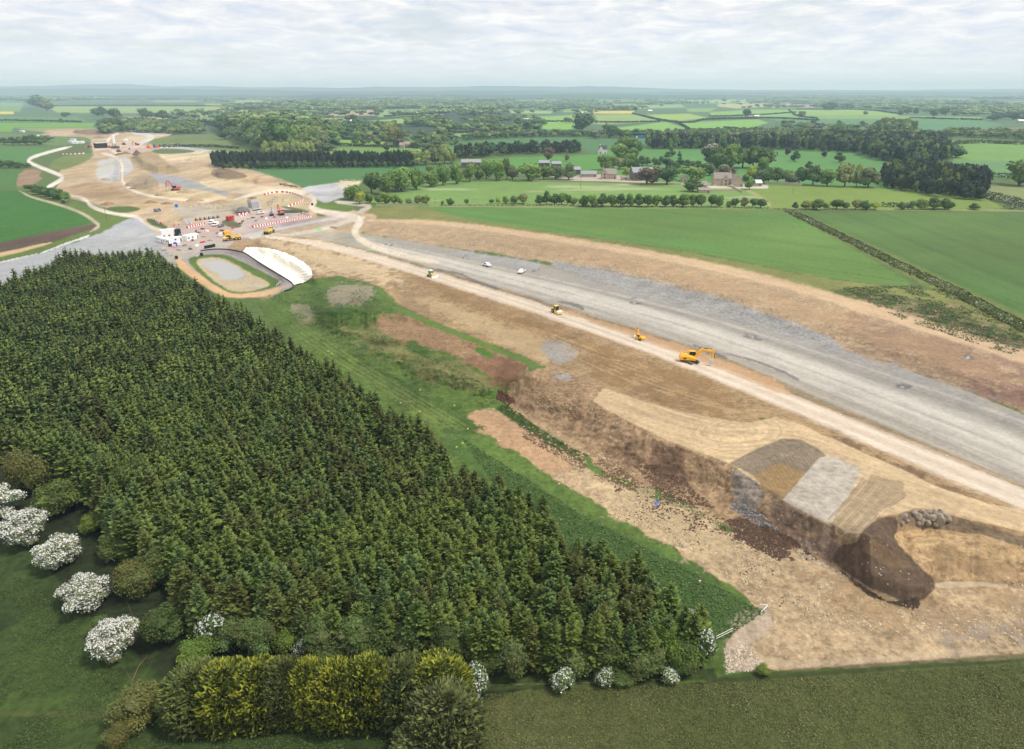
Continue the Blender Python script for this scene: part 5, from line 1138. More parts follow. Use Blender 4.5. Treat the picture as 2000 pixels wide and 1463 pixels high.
scatter('grass', [([(950,1350),(1400,1330),(2000,1290),(2060,1560),(880,1560)], 60000, .26, (104,110,60), .0), ([(950,1350),(1400,1330),(2000,1290),(2060,1560),(880,1560)], 9000, .28, (130,128,86), .5),
    ([(900,850),(1150,1010),(1340,1105),(1495,1190),(1405,1250),(1250,1170),(1000,990)], 14000, .5, (84,112,56), 0), ([(900,850),(1150,1010),(1340,1105),(1495,1190),(1405,1250),(1250,1170),(1000,990)], 500, .4, (140,146,104), .55),
    ([(560,600),(760,780),(900,850),(1000,940),(850,800),(700,660)], 7000, .5, (92,118,56), .35), ([(520,580),(700,545),(765,585),(660,620),(850,740),(960,790),(850,770),(600,640)], 6000, .6, (74,104,46), .5),
    ([(-60,1080),(100,1160),(220,1300),(330,1400),(800,1440),(780,1560),(-60,1560)], 34000, .3, (80,98,48), .35), ([(640,640),(760,640),(960,740),(970,790),(820,720)], 2500, .6, (70,98,44), .4),
    ([(1640,562),(1790,560),(1870,572),(2050,650),(2050,700),(1960,690),(1760,625)], 9000, .9, (78,96,46), .42), ([(985,785),(1060,838),(1130,880),(1135,900),(1060,860),(970,800)], 1500, .6, (72,96,44), .2)], tufts, 'rough grass tufts over the pasture, verge and banks')
scatter('topsoil_clods', [([(1240,905),(1290,868),(1340,880),(1350,940),(1400,985),(1300,975)], 2200, .2, (116,92,74), .35), ([(1420,1010),(1470,985),(1560,1010),(1600,1080),(1520,1090),(1440,1050)], 4200, .2, (108,86,70), .35),
    ([(1180,925),(1300,960),(1420,1010),(1450,1060),(1330,1030),(1200,960)], 900, .22, (112,88,70), .5), ([(1000,810),(1060,850),(1180,900),(1260,940),(1240,960),(1120,905),(1020,850)], 2400, .24, (132,106,80), .4),
    ([(1640,1085),(1740,1160),(1820,1150),(1790,1180),(1700,1150)], 1400, .2, (88,72,58), .3), ([(1180,1000),(1420,1100),(1500,1180),(1600,1180),(1500,1060),(1300,985)], 700, .16, (122,98,74), .5), ([(975,740),(1010,762),(1000,790),(970,770)], 300, .4, (104,76,56), .3)], stones, 'loose dark topsoil clods tumbled down the stockpile face')
scatter('rubble', [([(985,780),(1020,800),(1200,900),(1400,1000),(1500,1050),(1380,1010),(1150,930),(1000,830)], 1700, .32, (196,172,136), .4), ([(1560,1060),(1680,1110),(1640,1110),(1560,1080)], 500, .3, (204,186,160), .2),
    ([(1160,970),(1320,1060),(1520,1190),(1700,1230),(2000,1260),(2000,1180),(1700,1170),(1450,1050),(1250,960)], 2600, .22, (212,192,158), .35), ([(1440,930),(1500,960),(1530,1000),(1480,1010),(1430,980)], 500, .22, (158,156,156), .3),
    ([(910,815),(1100,890),(1150,960),(1060,900)], 500, .22, (214,186,150), .3), ([(1850,1095),(2020,1110),(2020,1140),(1850,1134)], 400, .26, (190,162,126), .4),
    ([(1050,716),(1180,768),(1160,790),(1040,745)], 400, .3, (170,146,112), .3), ([(1415,1260),(1460,1250),(1500,1300),(1420,1310)], 700, .2, (220,204,184), .2), ([(340,392),(460,400),(480,408),(350,404)], 500, .5, (196,172,138), .3)], stones, 'scattered pale limestone rubble on the bare earth')
scatter('drain_stones', [([(640,468),(850,527),(1100,605),(1420,706),(1720,838),(2000,955),(2000,962),(1720,846),(1420,712),(1100,610),(850,531)], 1500, .22, (226,220,212), .0)], stones, 'white stone chips strung along the roadside drain')
# ------------------------------------------------------------------ machines, vehicles, people
def paint_mat(name, rgb, rough=.45, metal=0., dirt=.25, k=1.0):
    m, t, b = nodes_of(name); n, l = t.nodes, t.links; c = srgb(rgb) * k
    tx = n.new('ShaderNodeTexNoise'); tx.inputs['Scale'].default_value = 2.5; tx.inputs['Detail'].default_value = 5
    tcn = n.new('ShaderNodeTexCoord'); l.new(tcn.outputs['Object'], tx.inputs['Vector'])
    r = n.new('ShaderNodeValToRGB'); r.color_ramp.elements[0].position = .42; r.color_ramp.elements[1].position = .72
    l.new(tx.outputs[0], r.inputs[0]); f = M2(n, l, 'MULTIPLY', r.outputs[0], dirt)
    mx = n.new('ShaderNodeMixRGB'); l.new(f, mx.inputs[0]); mx.inputs[1].default_value = (*c, 1); mx.inputs[2].default_value = (.30, .24, .17, 1)
    l.new(mx.outputs[0], b.inputs['Base Color']); b.inputs['Roughness'].default_value = rough; b.inputs['Metallic'].default_value = metal
    return m
MY = paint_mat('yellow_paint', (252, 184, 36)); MYP = paint_mat('pale_yellow_paint', (240, 206, 96), dirt=.35); MO = paint_mat('orange_paint', (226, 96, 48)); MR = paint_mat('red_paint', (196, 44, 50))
MK = paint_mat('black_rubber', (38, 38, 40), .8, dirt=.4); MTRK = paint_mat('track_steel', (84, 78, 74), .6, dirt=.5); MST = paint_mat('worn_steel', (206, 204, 200), .35, .3, .3)
MW = paint_mat('white_paint', (244, 244, 244), .35, dirt=.08); MG = paint_mat('dark_glass', (34, 44, 50), .12, dirt=.05); MGR = paint_mat('grey_paint', (128, 132, 138), .4, dirt=.15)
MCON = paint_mat('concrete', (196, 194, 194), .9, dirt=.12); MCOND = paint_mat('board_marked_concrete', (168, 166, 170), .9, dirt=.15); MRUST = paint_mat('rusty_bars', (150, 112, 84), .9); MBLUE = paint_mat('blue_sheet', (52, 116, 214), .5, dirt=.1)
MROOF = paint_mat('stone_slates', (150, 140, 130), .9, dirt=.3); MSTONE = paint_mat('cotswold_stone', (184, 168, 146), .95, dirt=.25); MGROOF = paint_mat('grey_sheet_roof', (150, 152, 156), .7, dirt=.2); MTIM = paint_mat('weathered_timber', (112, 92, 76), .9, dirt=.3)
MGREEN = paint_mat('green_sheet', (122, 190, 110), .6, dirt=.2); MHV = paint_mat('orange_hi_vis', (250, 96, 60), .7, dirt=0); MHY = paint_mat('yellow_hi_vis', (214, 232, 96), .7, dirt=0); MSKIN = paint_mat('skin', (205, 160, 130), .6, dirt=0)
MSHEET = paint_mat('white_geotextile', (244, 238, 222), .8, dirt=.3); MBLK = paint_mat('black_plastic', (30, 32, 38), .6, dirt=.15); MDSLATE = paint_mat('dark_slates', (74, 78, 90), .8, dirt=.1); MSTK = paint_mat('barn_cladding', (104, 100, 98), .8, dirt=.2)
MROCK = paint_mat('grey_rock', (150, 138, 122), .95, dirt=.3); MPINK = paint_mat('pink_marker', (236, 190, 196), .7, dirt=0); MGLASSG = paint_mat('green_glass', (96, 150, 124), .2, dirt=0)

class MB:
    def __init__(s): s.v = []; s.f = []
    def _add(s, v, f):
        k = len(s.v); s.v += [tuple(map(float, p)) for p in v]; s.f += [tuple(i + k for i in q) for q in f]; return s
    def box(s, x0, x1, y0, y1, z0, z1, top=1.0):
        cx, cy = (x0 + x1) / 2, (y0 + y1) / 2; v = [(x, y, z0) for x, y in ((x0, y0), (x1, y0), (x1, y1), (x0, y1))]
        v += [(cx + (x - cx) * top, cy + (y - cy) * top, z1) for x, y, _ in v[:4]]
        return s._add(v, [(3, 2, 1, 0), (4, 5, 6, 7), (0, 1, 5, 4), (1, 2, 6, 5), (2, 3, 7, 6), (3, 0, 4, 7)])
    def prism(s, prof, y0, y1):
        """profile in x,z swept in y"""
        n = len(prof); v = [(x, y0, z) for x, z in prof] + [(x, y1, z) for x, z in prof]
        return s._add(v, [tuple(range(n)), tuple(range(2 * n - 1, n - 1, -1))] + [((i + 1) % n, i, i + n, (i + 1) % n + n) for i in range(n)])
    def cyl(s, c, r, y0, y1, n=14, axis='y', r2=None):
        r2 = r if r2 is None else r2; a = [6.28318 * i / n for i in range(n)]
        if axis == 'y': v = [(c[0] + cos(t) * r, y0, c[1] + sin(t) * r) for t in a] + [(c[0] + cos(t) * r2, y1, c[1] + sin(t) * r2) for t in a]
        elif axis == 'z': v = [(c[0] + cos(t) * r, c[1] + sin(t) * r, y0) for t in a] + [(c[0] + cos(t) * r2, c[1] + sin(t) * r2, y1) for t in a]
        else: v = [(y0, c[0] + cos(t) * r, c[1] + sin(t) * r) for t in a] + [(y1, c[0] + cos(t) * r2, c[1] + sin(t) * r2) for t in a]
        return s._add(v, [tuple(range(n)), tuple(range(2 * n - 1, n - 1, -1))] + [((i + 1) % n, i, i + n, (i + 1) % n + n) for i in range(n)])
    def bar(s, p, q, r=.03, n=5, r2=None):
        p = Vector(p); q = Vector(q); d = (q - p).normalized(); x = d.cross(Vector((.3, .5, .8))).normalized(); y = d.cross(x); r2 = r if r2 is None else r2
        v = [p + (x * cos(6.283 * i / n) + y * sin(6.283 * i / n)) * r for i in range(n)] + [q + (x * cos(6.283 * i / n) + y * sin(6.283 * i / n)) * r2 for i in range(n)]
        return s._add(v, [tuple(range(n)), tuple(range(2 * n - 1, n - 1, -1))] + [((i + 1) % n, i, i + n, (i + 1) % n + n) for i in range(n)])
    def build(s, name, mat, parent=None, bevel=0., rot=0., piv=(0, 0)):
        me = bpy.data.meshes.new(name); v = s.v
        if rot: v = [(piv[0] + (x - piv[0]) * cos(rot) - (y - piv[1]) * sin(rot), piv[1] + (x - piv[0]) * sin(rot) + (y - piv[1]) * cos(rot), z) for x, y, z in v]
        me.from_pydata(v, [], s.f); bm = bmesh.new(); bm.from_mesh(me)
        if bevel: bmesh.ops.bevel(bm, geom=bm.edges[:], offset=bevel, segments=1, affect='EDGES', clamp_overlap=True)
        bmesh.ops.recalc_face_normals(bm, faces=bm.faces); bm.to_mesh(me); bm.free(); me.materials.append(mat)
        o = bpy.data.objects.new(name, me); COL.objects.link(o)
        if parent: o.parent = parent
        return o
def empty(name, loc, rz=0, label=None, cat=None, group=None, s=1.0):
    e = bpy.data.objects.new(name, None); COL.objects.link(e); e.location = loc; e.rotation_euler.z = rz; e.scale = (s, s, s); e.empty_display_size = .5
    return tag(e, label, cat, group)
def heading(a, b):
    p, q = at(*a), at(*b); return math.atan2(q.y - p.y, q.x - p.x)
def copy_tree(o, parent=None):
    c = o.copy(); COL.objects.link(c); c.parent = parent
    for ch in list(o.children): copy_tree(ch, c)
    return c
def tilt(e, px, py):
    """stand a thing square on the slope under it"""
    return e

def track(e, y0, y1, L=4.4, h=.9):
    pr = [(-L/2 + h*.4, 0), (L/2 - h*.4, 0), (L/2, h*.35), (L/2, h*.65), (L/2 - h*.4, h), (-L/2 + h*.4, h), (-L/2, h*.65), (-L/2, h*.35)]
    t = MB().prism(pr, y0, y1).build('track', MTRK, e, .03)
    w = MB(); [w.cyl((x, h * .32), h * .2, y0 - .03, y1 + .03, 8) for x in np.linspace(-L/2 + h*.5, L/2 - h*.5, 5)]
    w.cyl((L/2 - h*.5, h*.5), h*.32, y0 - .05, y1 + .05, 10).cyl((-L/2 + h*.5, h*.5), h*.32, y0 - .05, y1 + .05, 10)
    w.build('roller_wheels', MK, t); return t
def excavator(px, py, rz, upper, label, paintm, s=1., cabm=MG, pose='dig', blade=False, rail=True, group=None):
    e = empty('excavator', at(px, py), rz, label, 'excavator', group, s)
    track(e, -1.6, -1.0); track(e, 1.0, 1.6)
    MB().box(-1.3, 1.3, -1.0, 1.0, .45, .85).cyl((0, 0), .75, .85, 1.06, 14, 'z').build('undercarriage', MK, e)
    up = upper
    R = lambda mb, nm, m, par=e, bv=0: mb.build(nm, m, par, bv, rot=up)
    body = R(MB().prism([(-2.75, 1.15), (1.3, 1.05), (1.45, 1.25), (1.45, 1.75), (.2, 2.0), (-.9, 2.25), (-2.5, 2.25), (-2.85, 1.9)], -1.35, 1.35), 'body', paintm, e, .05)
    R(MB().box(-1.9, -.7, -.75, .75, 2.25, 2.42, .9), 'engine_hood', paintm, body, .03)
    R(MB().box(-2.95, -2.3, -1.3, 1.3, 1.1, 1.95, .95), 'counterweight', paintm if paintm is MY else MK, body, .05)
    R(MB().box(-2.0, -1.2, -1.375, -1.3, 1.4, 1.85).box(-2.0, -1.2, 1.3, 1.375, 1.4, 1.85), 'grille', MK, body)
    R(MB().box(-2.965, -2.94, .55, 1.2, 1.3, 1.75), 'warning_plate', MR, body)
    cab = R(MB().prism([(-.25, 1.5), (1.55, 1.5), (1.65, 2.2), (1.35, 3.05), (-.2, 3.05)], .45, 1.35), 'cab', cabm, e, .04)
    R(MB().box(-.28, 1.38, .42, 1.38, 3.05, 3.13), 'cab_roof', MST if paintm is not MY else MY, cab, .02)
    R(MB().bar((1.62, .47, 1.55), (1.36, .47, 3.0), .05).bar((1.62, 1.33, 1.55), (1.36, 1.33, 3.0), .05).bar((.5, 1.37, 1.5), (.5, 1.37, 3.0), .05), 'cab_pillars', MK, cab)
    if rail:
        r = MB()
        for a, b in (((-2.6, -1.25), (-.6, -1.25)), ((-2.6, 1.25), (-.6, 1.25)), ((-2.6, -1.25), (-2.6, 1.25))):
            for z in (2.65, 2.95): r.bar((*a, z), (*b, z), .03)
            for t in (0, .5, 1): x = a[0] + (b[0] - a[0]) * t; y = a[1] + (b[1] - a[1]) * t; r.bar((x, y, 2.2), (x, y, 2.95), .03)
        R(r, 'guard_rail', MYP, body)
    if pose == 'dig':
        B = [(.9, 1.5), (2.0, 3.6), (3.0, 4.35), (6.0, 3.75), (6.05, 3.35), (3.2, 3.75), (2.5, 3.2), (1.5, 1.4)]
        S = [(5.6, 4.3), (6.1, 4.25), (6.45, 3.6), (6.0, 1.1), (5.7, 1.1), (5.85, 3.4)]
        K = [(5.3, 1.25), (6.1, 1.3), (6.5, .7), (6.3, .1), (5.7, -.05), (5.0, .15), (5.4, .55)]; J = [((3.3, 4.45), (5.75, 4.3)), ((1.6, 1.7), (2.6, 3.3)), ((6.35, 3.3), (6.55, 1.6))]
    else:
        B = [(.9, 1.5), (1.4, 3.8), (2.1, 5.1), (4.2, 6.0), (4.35, 5.6), (2.5, 4.7), (2.0, 3.7), (1.5, 1.4)]
        S = [(3.9, 6.3), (4.4, 6.3), (4.75, 5.6), (5.1, 2.0), (4.8, 2.0), (4.2, 5.5)]
        K = [(4.5, 2.1), (5.2, 2.1), (5.5, 1.4), (5.3, .7), (4.7, .5), (4.1, .8), (4.6, 1.3)]; J = [((2.3, 5.3), (4.1, 6.2)), ((1.6, 1.7), (2.0, 3.8)), ((4.8, 5.2), (5.2, 2.8))]
    y = -.1
    R(MB().prism(B, y - .27, y + .27), 'boom', paintm, e, .03); R(MB().prism(S, y - .2, y + .2), 'stick', paintm, e, .03)
    R(MB().prism(K, y - .65, y + .65), 'bucket', MST, e, .04)
    for a, b in J:
        R(MB().bar((a[0], y, a[1]), ((a[0] + b[0]) / 2, y, (a[1] + b[1]) / 2), .12, 8).bar(((a[0] + b[0]) / 2, y, (a[1] + b[1]) / 2), (b[0], y, b[1]), .07, 8), 'hydraulic_ram', MK, e)
    if blade: MB().prism([(-2.9, .1), (-2.65, .0), (-2.6, .75), (-2.85, .8)], -1.45, 1.45).box(-2.7, -1.2, -.5, .5, .3, .5).build('dozer_blade', MST, e)
    return e
h_road = heading((1335, 702), (1362, 713))
excavator(1347, 708, h_road, heading((1348, 700), (1390, 706)) - h_road, 'large bright yellow excavator digging a spoil patch beside the haul road', MY, 1.08)
h_mini = heading((1262, 668), (1243, 659))
excavator(1250, 664, h_mini, .12, 'small yellow excavator with raised boom and a grey blade, worker alongside', MY, .62, pose='up', blade=True, rail=False)
excavator(343, 372, heading((345, 372), (325, 374)), .0, 'red excavator with high boom on the stony heap in the far cutting', MO, 1.35, pose='up', rail=False)
excavator(549, 420, heading((549, 420), (531, 414)), .0, 'orange and black excavator reaching over the compound towards its dark neighbour', MO, 1.0, pose='up', rail=False)
excavator(531, 421, heading((531, 421), (533, 408)), .0, 'grey tracked excavator seen from behind, beside the orange one', MGR, .8, pose='up', rail=False)
excavator(175, 288, heading((180, 288), (168, 288)), 0, 'red excavator left of the dark bridge portal in the distance', MO, 1.0, pose='dig', rail=False)
excavator(268, 284, heading((268, 284), (256, 284)), 0, 'red excavator right of the white silo in the distance', MO, 1.2, pose='dig', rail=False)
excavator(219, 252, heading((219, 252), (212, 252)), 0, 'tiny orange excavator on the farthest spoil heap', MO, 1.6, pose='dig', rail=False)

def roller(px, py, rz, label):
    e = empty('road_roller', at(px, py), rz, label, 'roller')
    for y in (-1.05, .65):
        w = MB().cyl((-1.35, .78), .78, y, y + .42, 20).build('wheel', MK, e); MB().cyl((-1.35, .78), .32, y - .02, y + .44, 12).build('wheel_rim', MYP, w)
    MB().cyl((1.45, .76), .76, -1.05, 1.05, 24).build('drum', MST, e)
    MB().box(.55, 2.55, -1.28, -1.12, .45, 1.0).box(.55, 2.55, 1.12, 1.28, .45, 1.0).box(2.4, 2.6, -1.28, 1.28, .45, .95).box(.35, .6, -1.28, 1.28, .5, 1.15).build('drum_frame', MYP, e, .03)
    MB().prism([(-2.55, .75), (-.1, .7), (.25, 1.0), (.1, 1.35), (-1.0, 1.5), (-1.1, 1.85), (-2.4, 1.65), (-2.65, 1.3)], -.8, .8).build('body', MYP, e, .05)
    MB().cyl((-2.0, .5), .08, 1.7, 2.35, 8, 'z').build('exhaust', MK, e)
    c = MB().prism([(-1.0, 1.5), (.35, 1.35), (.45, 2.1), (.25, 2.85), (-.95, 2.85)], -.75, .75).build('cab', MG, e, .03)
    MB().box(-1.05, .35, -.82, .82, 2.85, 2.98, .94).build('cab_roof', MYP, c, .03)
    MB().bar((-1.0, -.76, 1.5), (-.96, -.76, 2.85), .05).bar((-1.0, .76, 1.5), (-.96, .76, 2.85), .05).bar((.4, -.76, 1.4), (.3, -.76, 2.85), .05).bar((.4, .76, 1.4), (.3, .76, 2.85), .05).bar((-.2, -.77, 1.4), (-.25, -.77, 2.85), .04).build('cab_pillars', MYP, c)
roller(1087, 612, heading((1077, 608), (1100, 618)), 'pale yellow single-drum roller with a smooth white drum on the haul road')
def dozer(px, py, rz, label):
    e = empty('bulldozer', at(px, py), rz, label, 'bulldozer')
    track(e, -1.3, -.75, 3.6, 1.1); track(e, .75, 1.3, 3.6, 1.1)
    MB().prism([(-1.6, .6), (1.7, .6), (1.9, 1.5), (.3, 1.75), (-1.5, 1.6)], -.75, .75).build('body', MYP, e, .05)
    MB().cyl((1.0, .3), .09, 1.6, 2.4, 8, 'z').build('exhaust', MK, e)
    c = MB().prism([(-1.2, 1.5), (.25, 1.5), (.35, 2.2), (.1, 2.9), (-1.1, 2.9)], -.75, .75).build('cab', MGLASSG, e, .03)
    MB().box(-1.3, .25, -.85, .85, 2.9, 3.02).build('cab_roof', MW, c, .02)
    f = MB()
    for x, y in ((-1.15, -.78), (-1.15, .78), (.28, -.78), (.28, .78)): f.bar((x, y, 1.5), (x * .95, y, 2.9), .07)
    f.build('cab_pillars', MK, c)
    MB().prism([(2.35, .05), (2.65, 0), (2.5, .5), (2.6, 1.15), (2.45, 1.2), (2.3, .6)], -1.75, 1.75).build('blade', MW, e, .02)
    MB().bar((.6, -1.4, .5), (2.4, -1.4, .5), .12, 6).bar((.6, 1.4, .5), (2.4, 1.4, .5), .12, 6).build('push_arms', MYP, e)
    MB().box(-2.3, -1.6, -.2, .2, .5, 1.2).box(-2.5, -2.2, -.9, .9, .4, .7).build('ripper', MK, e)
dozer(843, 541, heading((833, 537), (856, 544)), 'yellow bulldozer with a white blade and black cab on the haul road')

def dump_truck(px, py, rz, label, tipped=0., s=1.):
    e = empty('dump_truck', at(px, py), rz, label, 'dump truck', None, s)
    for x in (3.3, -1.1, -2.9):
        for y in (-1.45, .85):
            w = MB().cyl((x, .85), .85, y, y + .6, 18).build('wheel', MK, e); MB().cyl((x, .85), .35, y - .02, y + .62, 10).build('wheel_rim', MYP, w)
    MB().box(-3.6, 3.6, -.55, .55, .8, 1.2).build('chassis', MTRK, e)
    MB().prism([(2.7, 1.1), (5.0, 1.0), (5.1, 1.7), (4.3, 2.1), (2.7, 2.2)], -1.2, 1.2).build('bonnet', MYP, e, .06)
    c = MB().prism([(1.9, 1.3), (3.4, 1.3), (3.5, 2.2), (3.1, 3.1), (1.95, 3.1)], -.75, .75).build('cab', MG, e, .04); MB().box(1.85, 3.15, -.8, .8, 3.1, 3.22).build('cab_roof', MYP, c, .02)
    body = [(-4.4, 2.5), (-3.4, 1.35), (1.0, 1.25), (1.4, 1.5), (1.5, 2.75), (1.1, 2.75), (-3.2, 2.5)]
    t = MB().prism(body, -1.45, 1.45).build('tipper_body', MYP, e, .04)
    MB().box(-3.2, 1.05, -1.25, 1.25, 2.45, 2.78, .96).build('load', paint_mat('earth_load', (178, 150, 112), .95), t)
dump_truck(456, 469, heading((474, 468), (450, 471)), 'yellow articulated dump truck heading to the white cabins, cab first')
dump_truck(526, 456, heading((519, 459), (540, 451)), 'yellow articulated dump truck driving away up the compound road')

def car(px, py, rz, label, m, kind='pickup', group=None, s=1.):
    nm = {'pickup': 'pickup_truck', 'van': 'delivery_van', 'car': 'parked_car'}[kind]
    e = empty(nm, at(px, py), rz, label, {'pickup': 'pickup truck', 'van': 'van', 'car': 'car'}[kind], group, s)
    if kind == 'van': pr = [(-2.4, .45), (2.4, .45), (2.5, 1.0), (1.75, 1.25), (1.15, 2.05), (-2.35, 2.1)]; gl = [(1.2, 1.2), (1.78, 1.2), (1.2, 1.9), (.3, 1.9), (.3, 1.2)]
    elif kind == 'pickup': pr = [(-2.6, .5), (2.5, .5), (2.6, 1.05), (1.4, 1.25), (.75, 1.75), (-.65, 1.78), (-.85, 1.15), (-2.6, 1.15)]; gl = [(1.3, 1.22), (.72, 1.68), (-.58, 1.7), (-.75, 1.22)]
    else: pr = [(-2.2, .4), (2.1, .4), (2.2, .85), (1.3, 1.05), (.6, 1.5), (-1.2, 1.55), (-2.0, 1.1), (-2.25, .9)]; gl = [(1.2, 1.05), (.58, 1.44), (-1.15, 1.48), (-1.8, 1.05)]
    b = MB().prism(pr, -.92, .92).build('body', m, e, .06)
    MB().prism(gl, -.935, .935).build('side_windows', MG, b)
    zt = 1.9 if kind == 'van' else 1.62 if kind == 'pickup' else 1.4; xf = 1.85 if kind == 'van' else 1.42 if kind == 'pickup' else 1.3; x2 = 1.22 if kind == 'van' else .78 if kind == 'pickup' else .64
    MB()._add([(xf + .03, -.8, 1.2), (xf + .03, .8, 1.2), (x2 + .05, .75, zt + .04), (x2 + .05, -.75, zt + .04)], [(0, 1, 2, 3)])._add([(xf + .0, -.8, 1.19), (xf + .0, .8, 1.19), (x2 + .02, .75, zt + .03), (x2 + .02, -.75, zt + .03)], [(3, 2, 1, 0)]).build('windscreen', MG, b)
    if kind == 'pickup': MB().box(-2.5, -.95, -.78, .78, 1.153, 1.17).build('load_bed', MK, b)
    for y in (-.65, .65): MB().box(2.45, 2.62, y - .18, y + .18, .8, .95).build('headlight', MST, b)
    for x in (-1.55, 1.55):
        for y in (-.95, .72): MB().cyl((x, .36), .36, y, y + .23, 12).build('wheel', MK, e)
    return e
car(951, 520, heading((943, 516), (959, 521)), 'white pickup on the grey road formation, nearer the basin, its nose to the open road', MW, 'pickup')
car(1019, 533, heading((1026, 528), (1012, 536)), 'white pickup on the grey road formation, facing the haul road', MW, 'pickup')
car(413, 437, heading((418, 434), (408, 438)), 'white van parked farthest from the red container trio of vehicles', MW, 'van', s=1.0)
car(421, 441, heading((427, 438), (415, 442)), 'white van with an open dark side door parked between two others', MW, 'van', s=1.05)
car(432, 443, heading((438, 440), (425, 445)), 'dark grey pickup parked beside two white vans', MGR, 'pickup')
car(508, 418, heading((502, 418), (515, 416)), 'white flatbed truck parked below the concrete abutment', MW, 'pickup', s=1.1)
car(176 + 140, 290, heading((312, 290), (320, 289)), 'small white van far off at the start of the pale side road', MW, 'van', s=1.0)
car(327, 290, heading((323, 290), (331, 289)), 'small white van just ahead of another on the far side road', MW, 'van', s=1.0)
car(1428, 365, heading((1422, 365), (1434, 365)), 'silver car in front of the manor house steps', MST, 'car')
car(308, 413, heading((304, 414), (312, 412)), 'dark grey van beside the gravel in the far works', MGR, 'van')
def lorry():
    p = at(1250, 270); e = empty('lorry', p, heading((1257, 270), (1243, 270)), 'blue curtain-sided lorry with a white cab on the far road', 'lorry', None, 1.0)
    MB().box(-7.5, 4.4, -1.25, 1.25, 1.1, 4.0).build('trailer', MBLUE, e, .05); MB().prism([(4.8, .6), (7.0, .6), (7.0, 2.2), (6.7, 3.6), (4.8, 3.7)], -1.25, 1.25).build('cab', MW, e, .06)
    for x in (-6, -4.7, -3.4, 3.2, 6.0): MB().cyl((x, .5), .5, -1.25, 1.25, 12).build('axle_wheels', MK, e)
lorry()
def dumper():
    e = empty('site_dumper', at(443, 470), heading((450, 467), (437, 472)), 'small yellow site dumper with a driver seat in front of the dump truck', 'dumper')
    MB().prism([(.3, .7), (2.1, .8), (2.5, 1.7), (.2, 1.6)], -1.0, 1.0).build('skip', MYP, e, .04); MB().box(-1.9, .3, -.7, .7, .6, 1.25).build('chassis', MY, e, .04)
    MB().box(-1.0, -.3, -.4, .4, 1.25, 1.8).build('seat', MK, e)
    f = MB(); [f.bar((-1.1, y, 1.2), (-1.1, y, 2.6), .05) for y in (-.5, .5)]; f.bar((-1.1, -.5, 2.6), (-1.1, .5, 2.6), .05); f.build('roll_bar', MK, e)
    for x in (-1.3, 1.3):
        for y in (-1.05, .7): MB().cyl((x, .5), .5, y, y + .35, 12).build('wheel', MK, e)
dumper()
b_ = MB().prism([(-1.8, 0), (1.0, 0), (1.8, .6), (1.5, 1.9), (-.6, 2.2), (-1.8, 1.6)], -1.5, 1.5).build('loader_bucket', MY, None, .08); b_.location = at(444, 458); b_.rotation_euler.z = .6
tag(b_, 'detached yellow digger bucket lying near the dumper, open side dark', 'digger bucket'); MB().box(-1.84, -1.7, -1.3, 1.3, .25, 1.6).build('bucket_mouth', MK, b_)

# the worker beside the small excavator
def person(px, py, label, rz=0., vest=MHV, legs=MHY):
    e = empty('person', at(px, py), rz, label, 'person')
    me = bpy.data.meshes.new('body'); J = {'pel': (0, 0, .95), 'ch': (0, 0, 1.32), 'nk': (0, 0, 1.50), 'hd': (0.02, 0, 1.66), 'hl': (0, .10, .90), 'kl': (.03, .12, .50), 'al': (0, .12, .08), 'fl': (.16, .13, .04),
         'hr': (0, -.10, .90), 'kr': (.05, -.12, .50), 'ar': (0, -.12, .08), 'fr': (.16, -.13, .04), 'sl': (0, .19, 1.42), 'el': (.02, .25, 1.14), 'wl': (.10, .24, .90), 'gl': (.13, .23, .82), 'sr': (0, -.19, 1.42), 'er': (.04, -.25, 1.15), 'wr': (.16, -.20, .95), 'gr': (.20, -.19, .87)}
    E = ['pel-ch', 'ch-nk', 'nk-hd', 'pel-hl', 'hl-kl', 'kl-al', 'al-fl', 'pel-hr', 'hr-kr', 'kr-ar', 'ar-fr', 'ch-sl', 'sl-el', 'el-wl', 'wl-gl', 'ch-sr', 'sr-er', 'er-wr', 'wr-gr']
    rad = dict(pel=.16, ch=.17, nk=.06, hd=.105, hl=.10, kl=.065, al=.045, fl=.04, hr=.10, kr=.065, ar=.045, fr=.04, sl=.075, el=.05, wl=.035, gl=.04, sr=.075, er=.05, wr=.035, gr=.04)
    ks = list(J); me.from_pydata([J[k] for k in ks], [(ks.index(a), ks.index(b)) for a, b in (q.split('-') for q in E)], [])
    o = bpy.data.objects.new('body', me); COL.objects.link(o); o.parent = e; md = o.modifiers.new('skin', 'SKIN')
    for i, k in enumerate(ks): me.skin_vertices[0].data[i].radius = (rad[k], rad[k])
    me.skin_vertices[0].data[0].use_root = True; sb = o.modifiers.new('sub', 'SUBSURF'); sb.levels = 1; sb.render_levels = 1
    me.materials.append(legs)
    MB().box(-.16, .16, -.24, .24, .98, 1.46, .85).build('vest', vest, e, .06)
    MB().cyl((.02, 0), .125, 1.70, 1.80, 12, 'z', .07).build('hard_hat', MBLK, e); MB().box(.08, .13, -.06, .06, 1.58, 1.68).build('face', MSKIN, e)
person(1243.5, 665, 'person in an orange hi-vis vest and yellow trousers standing by the small excavator', 1.2)
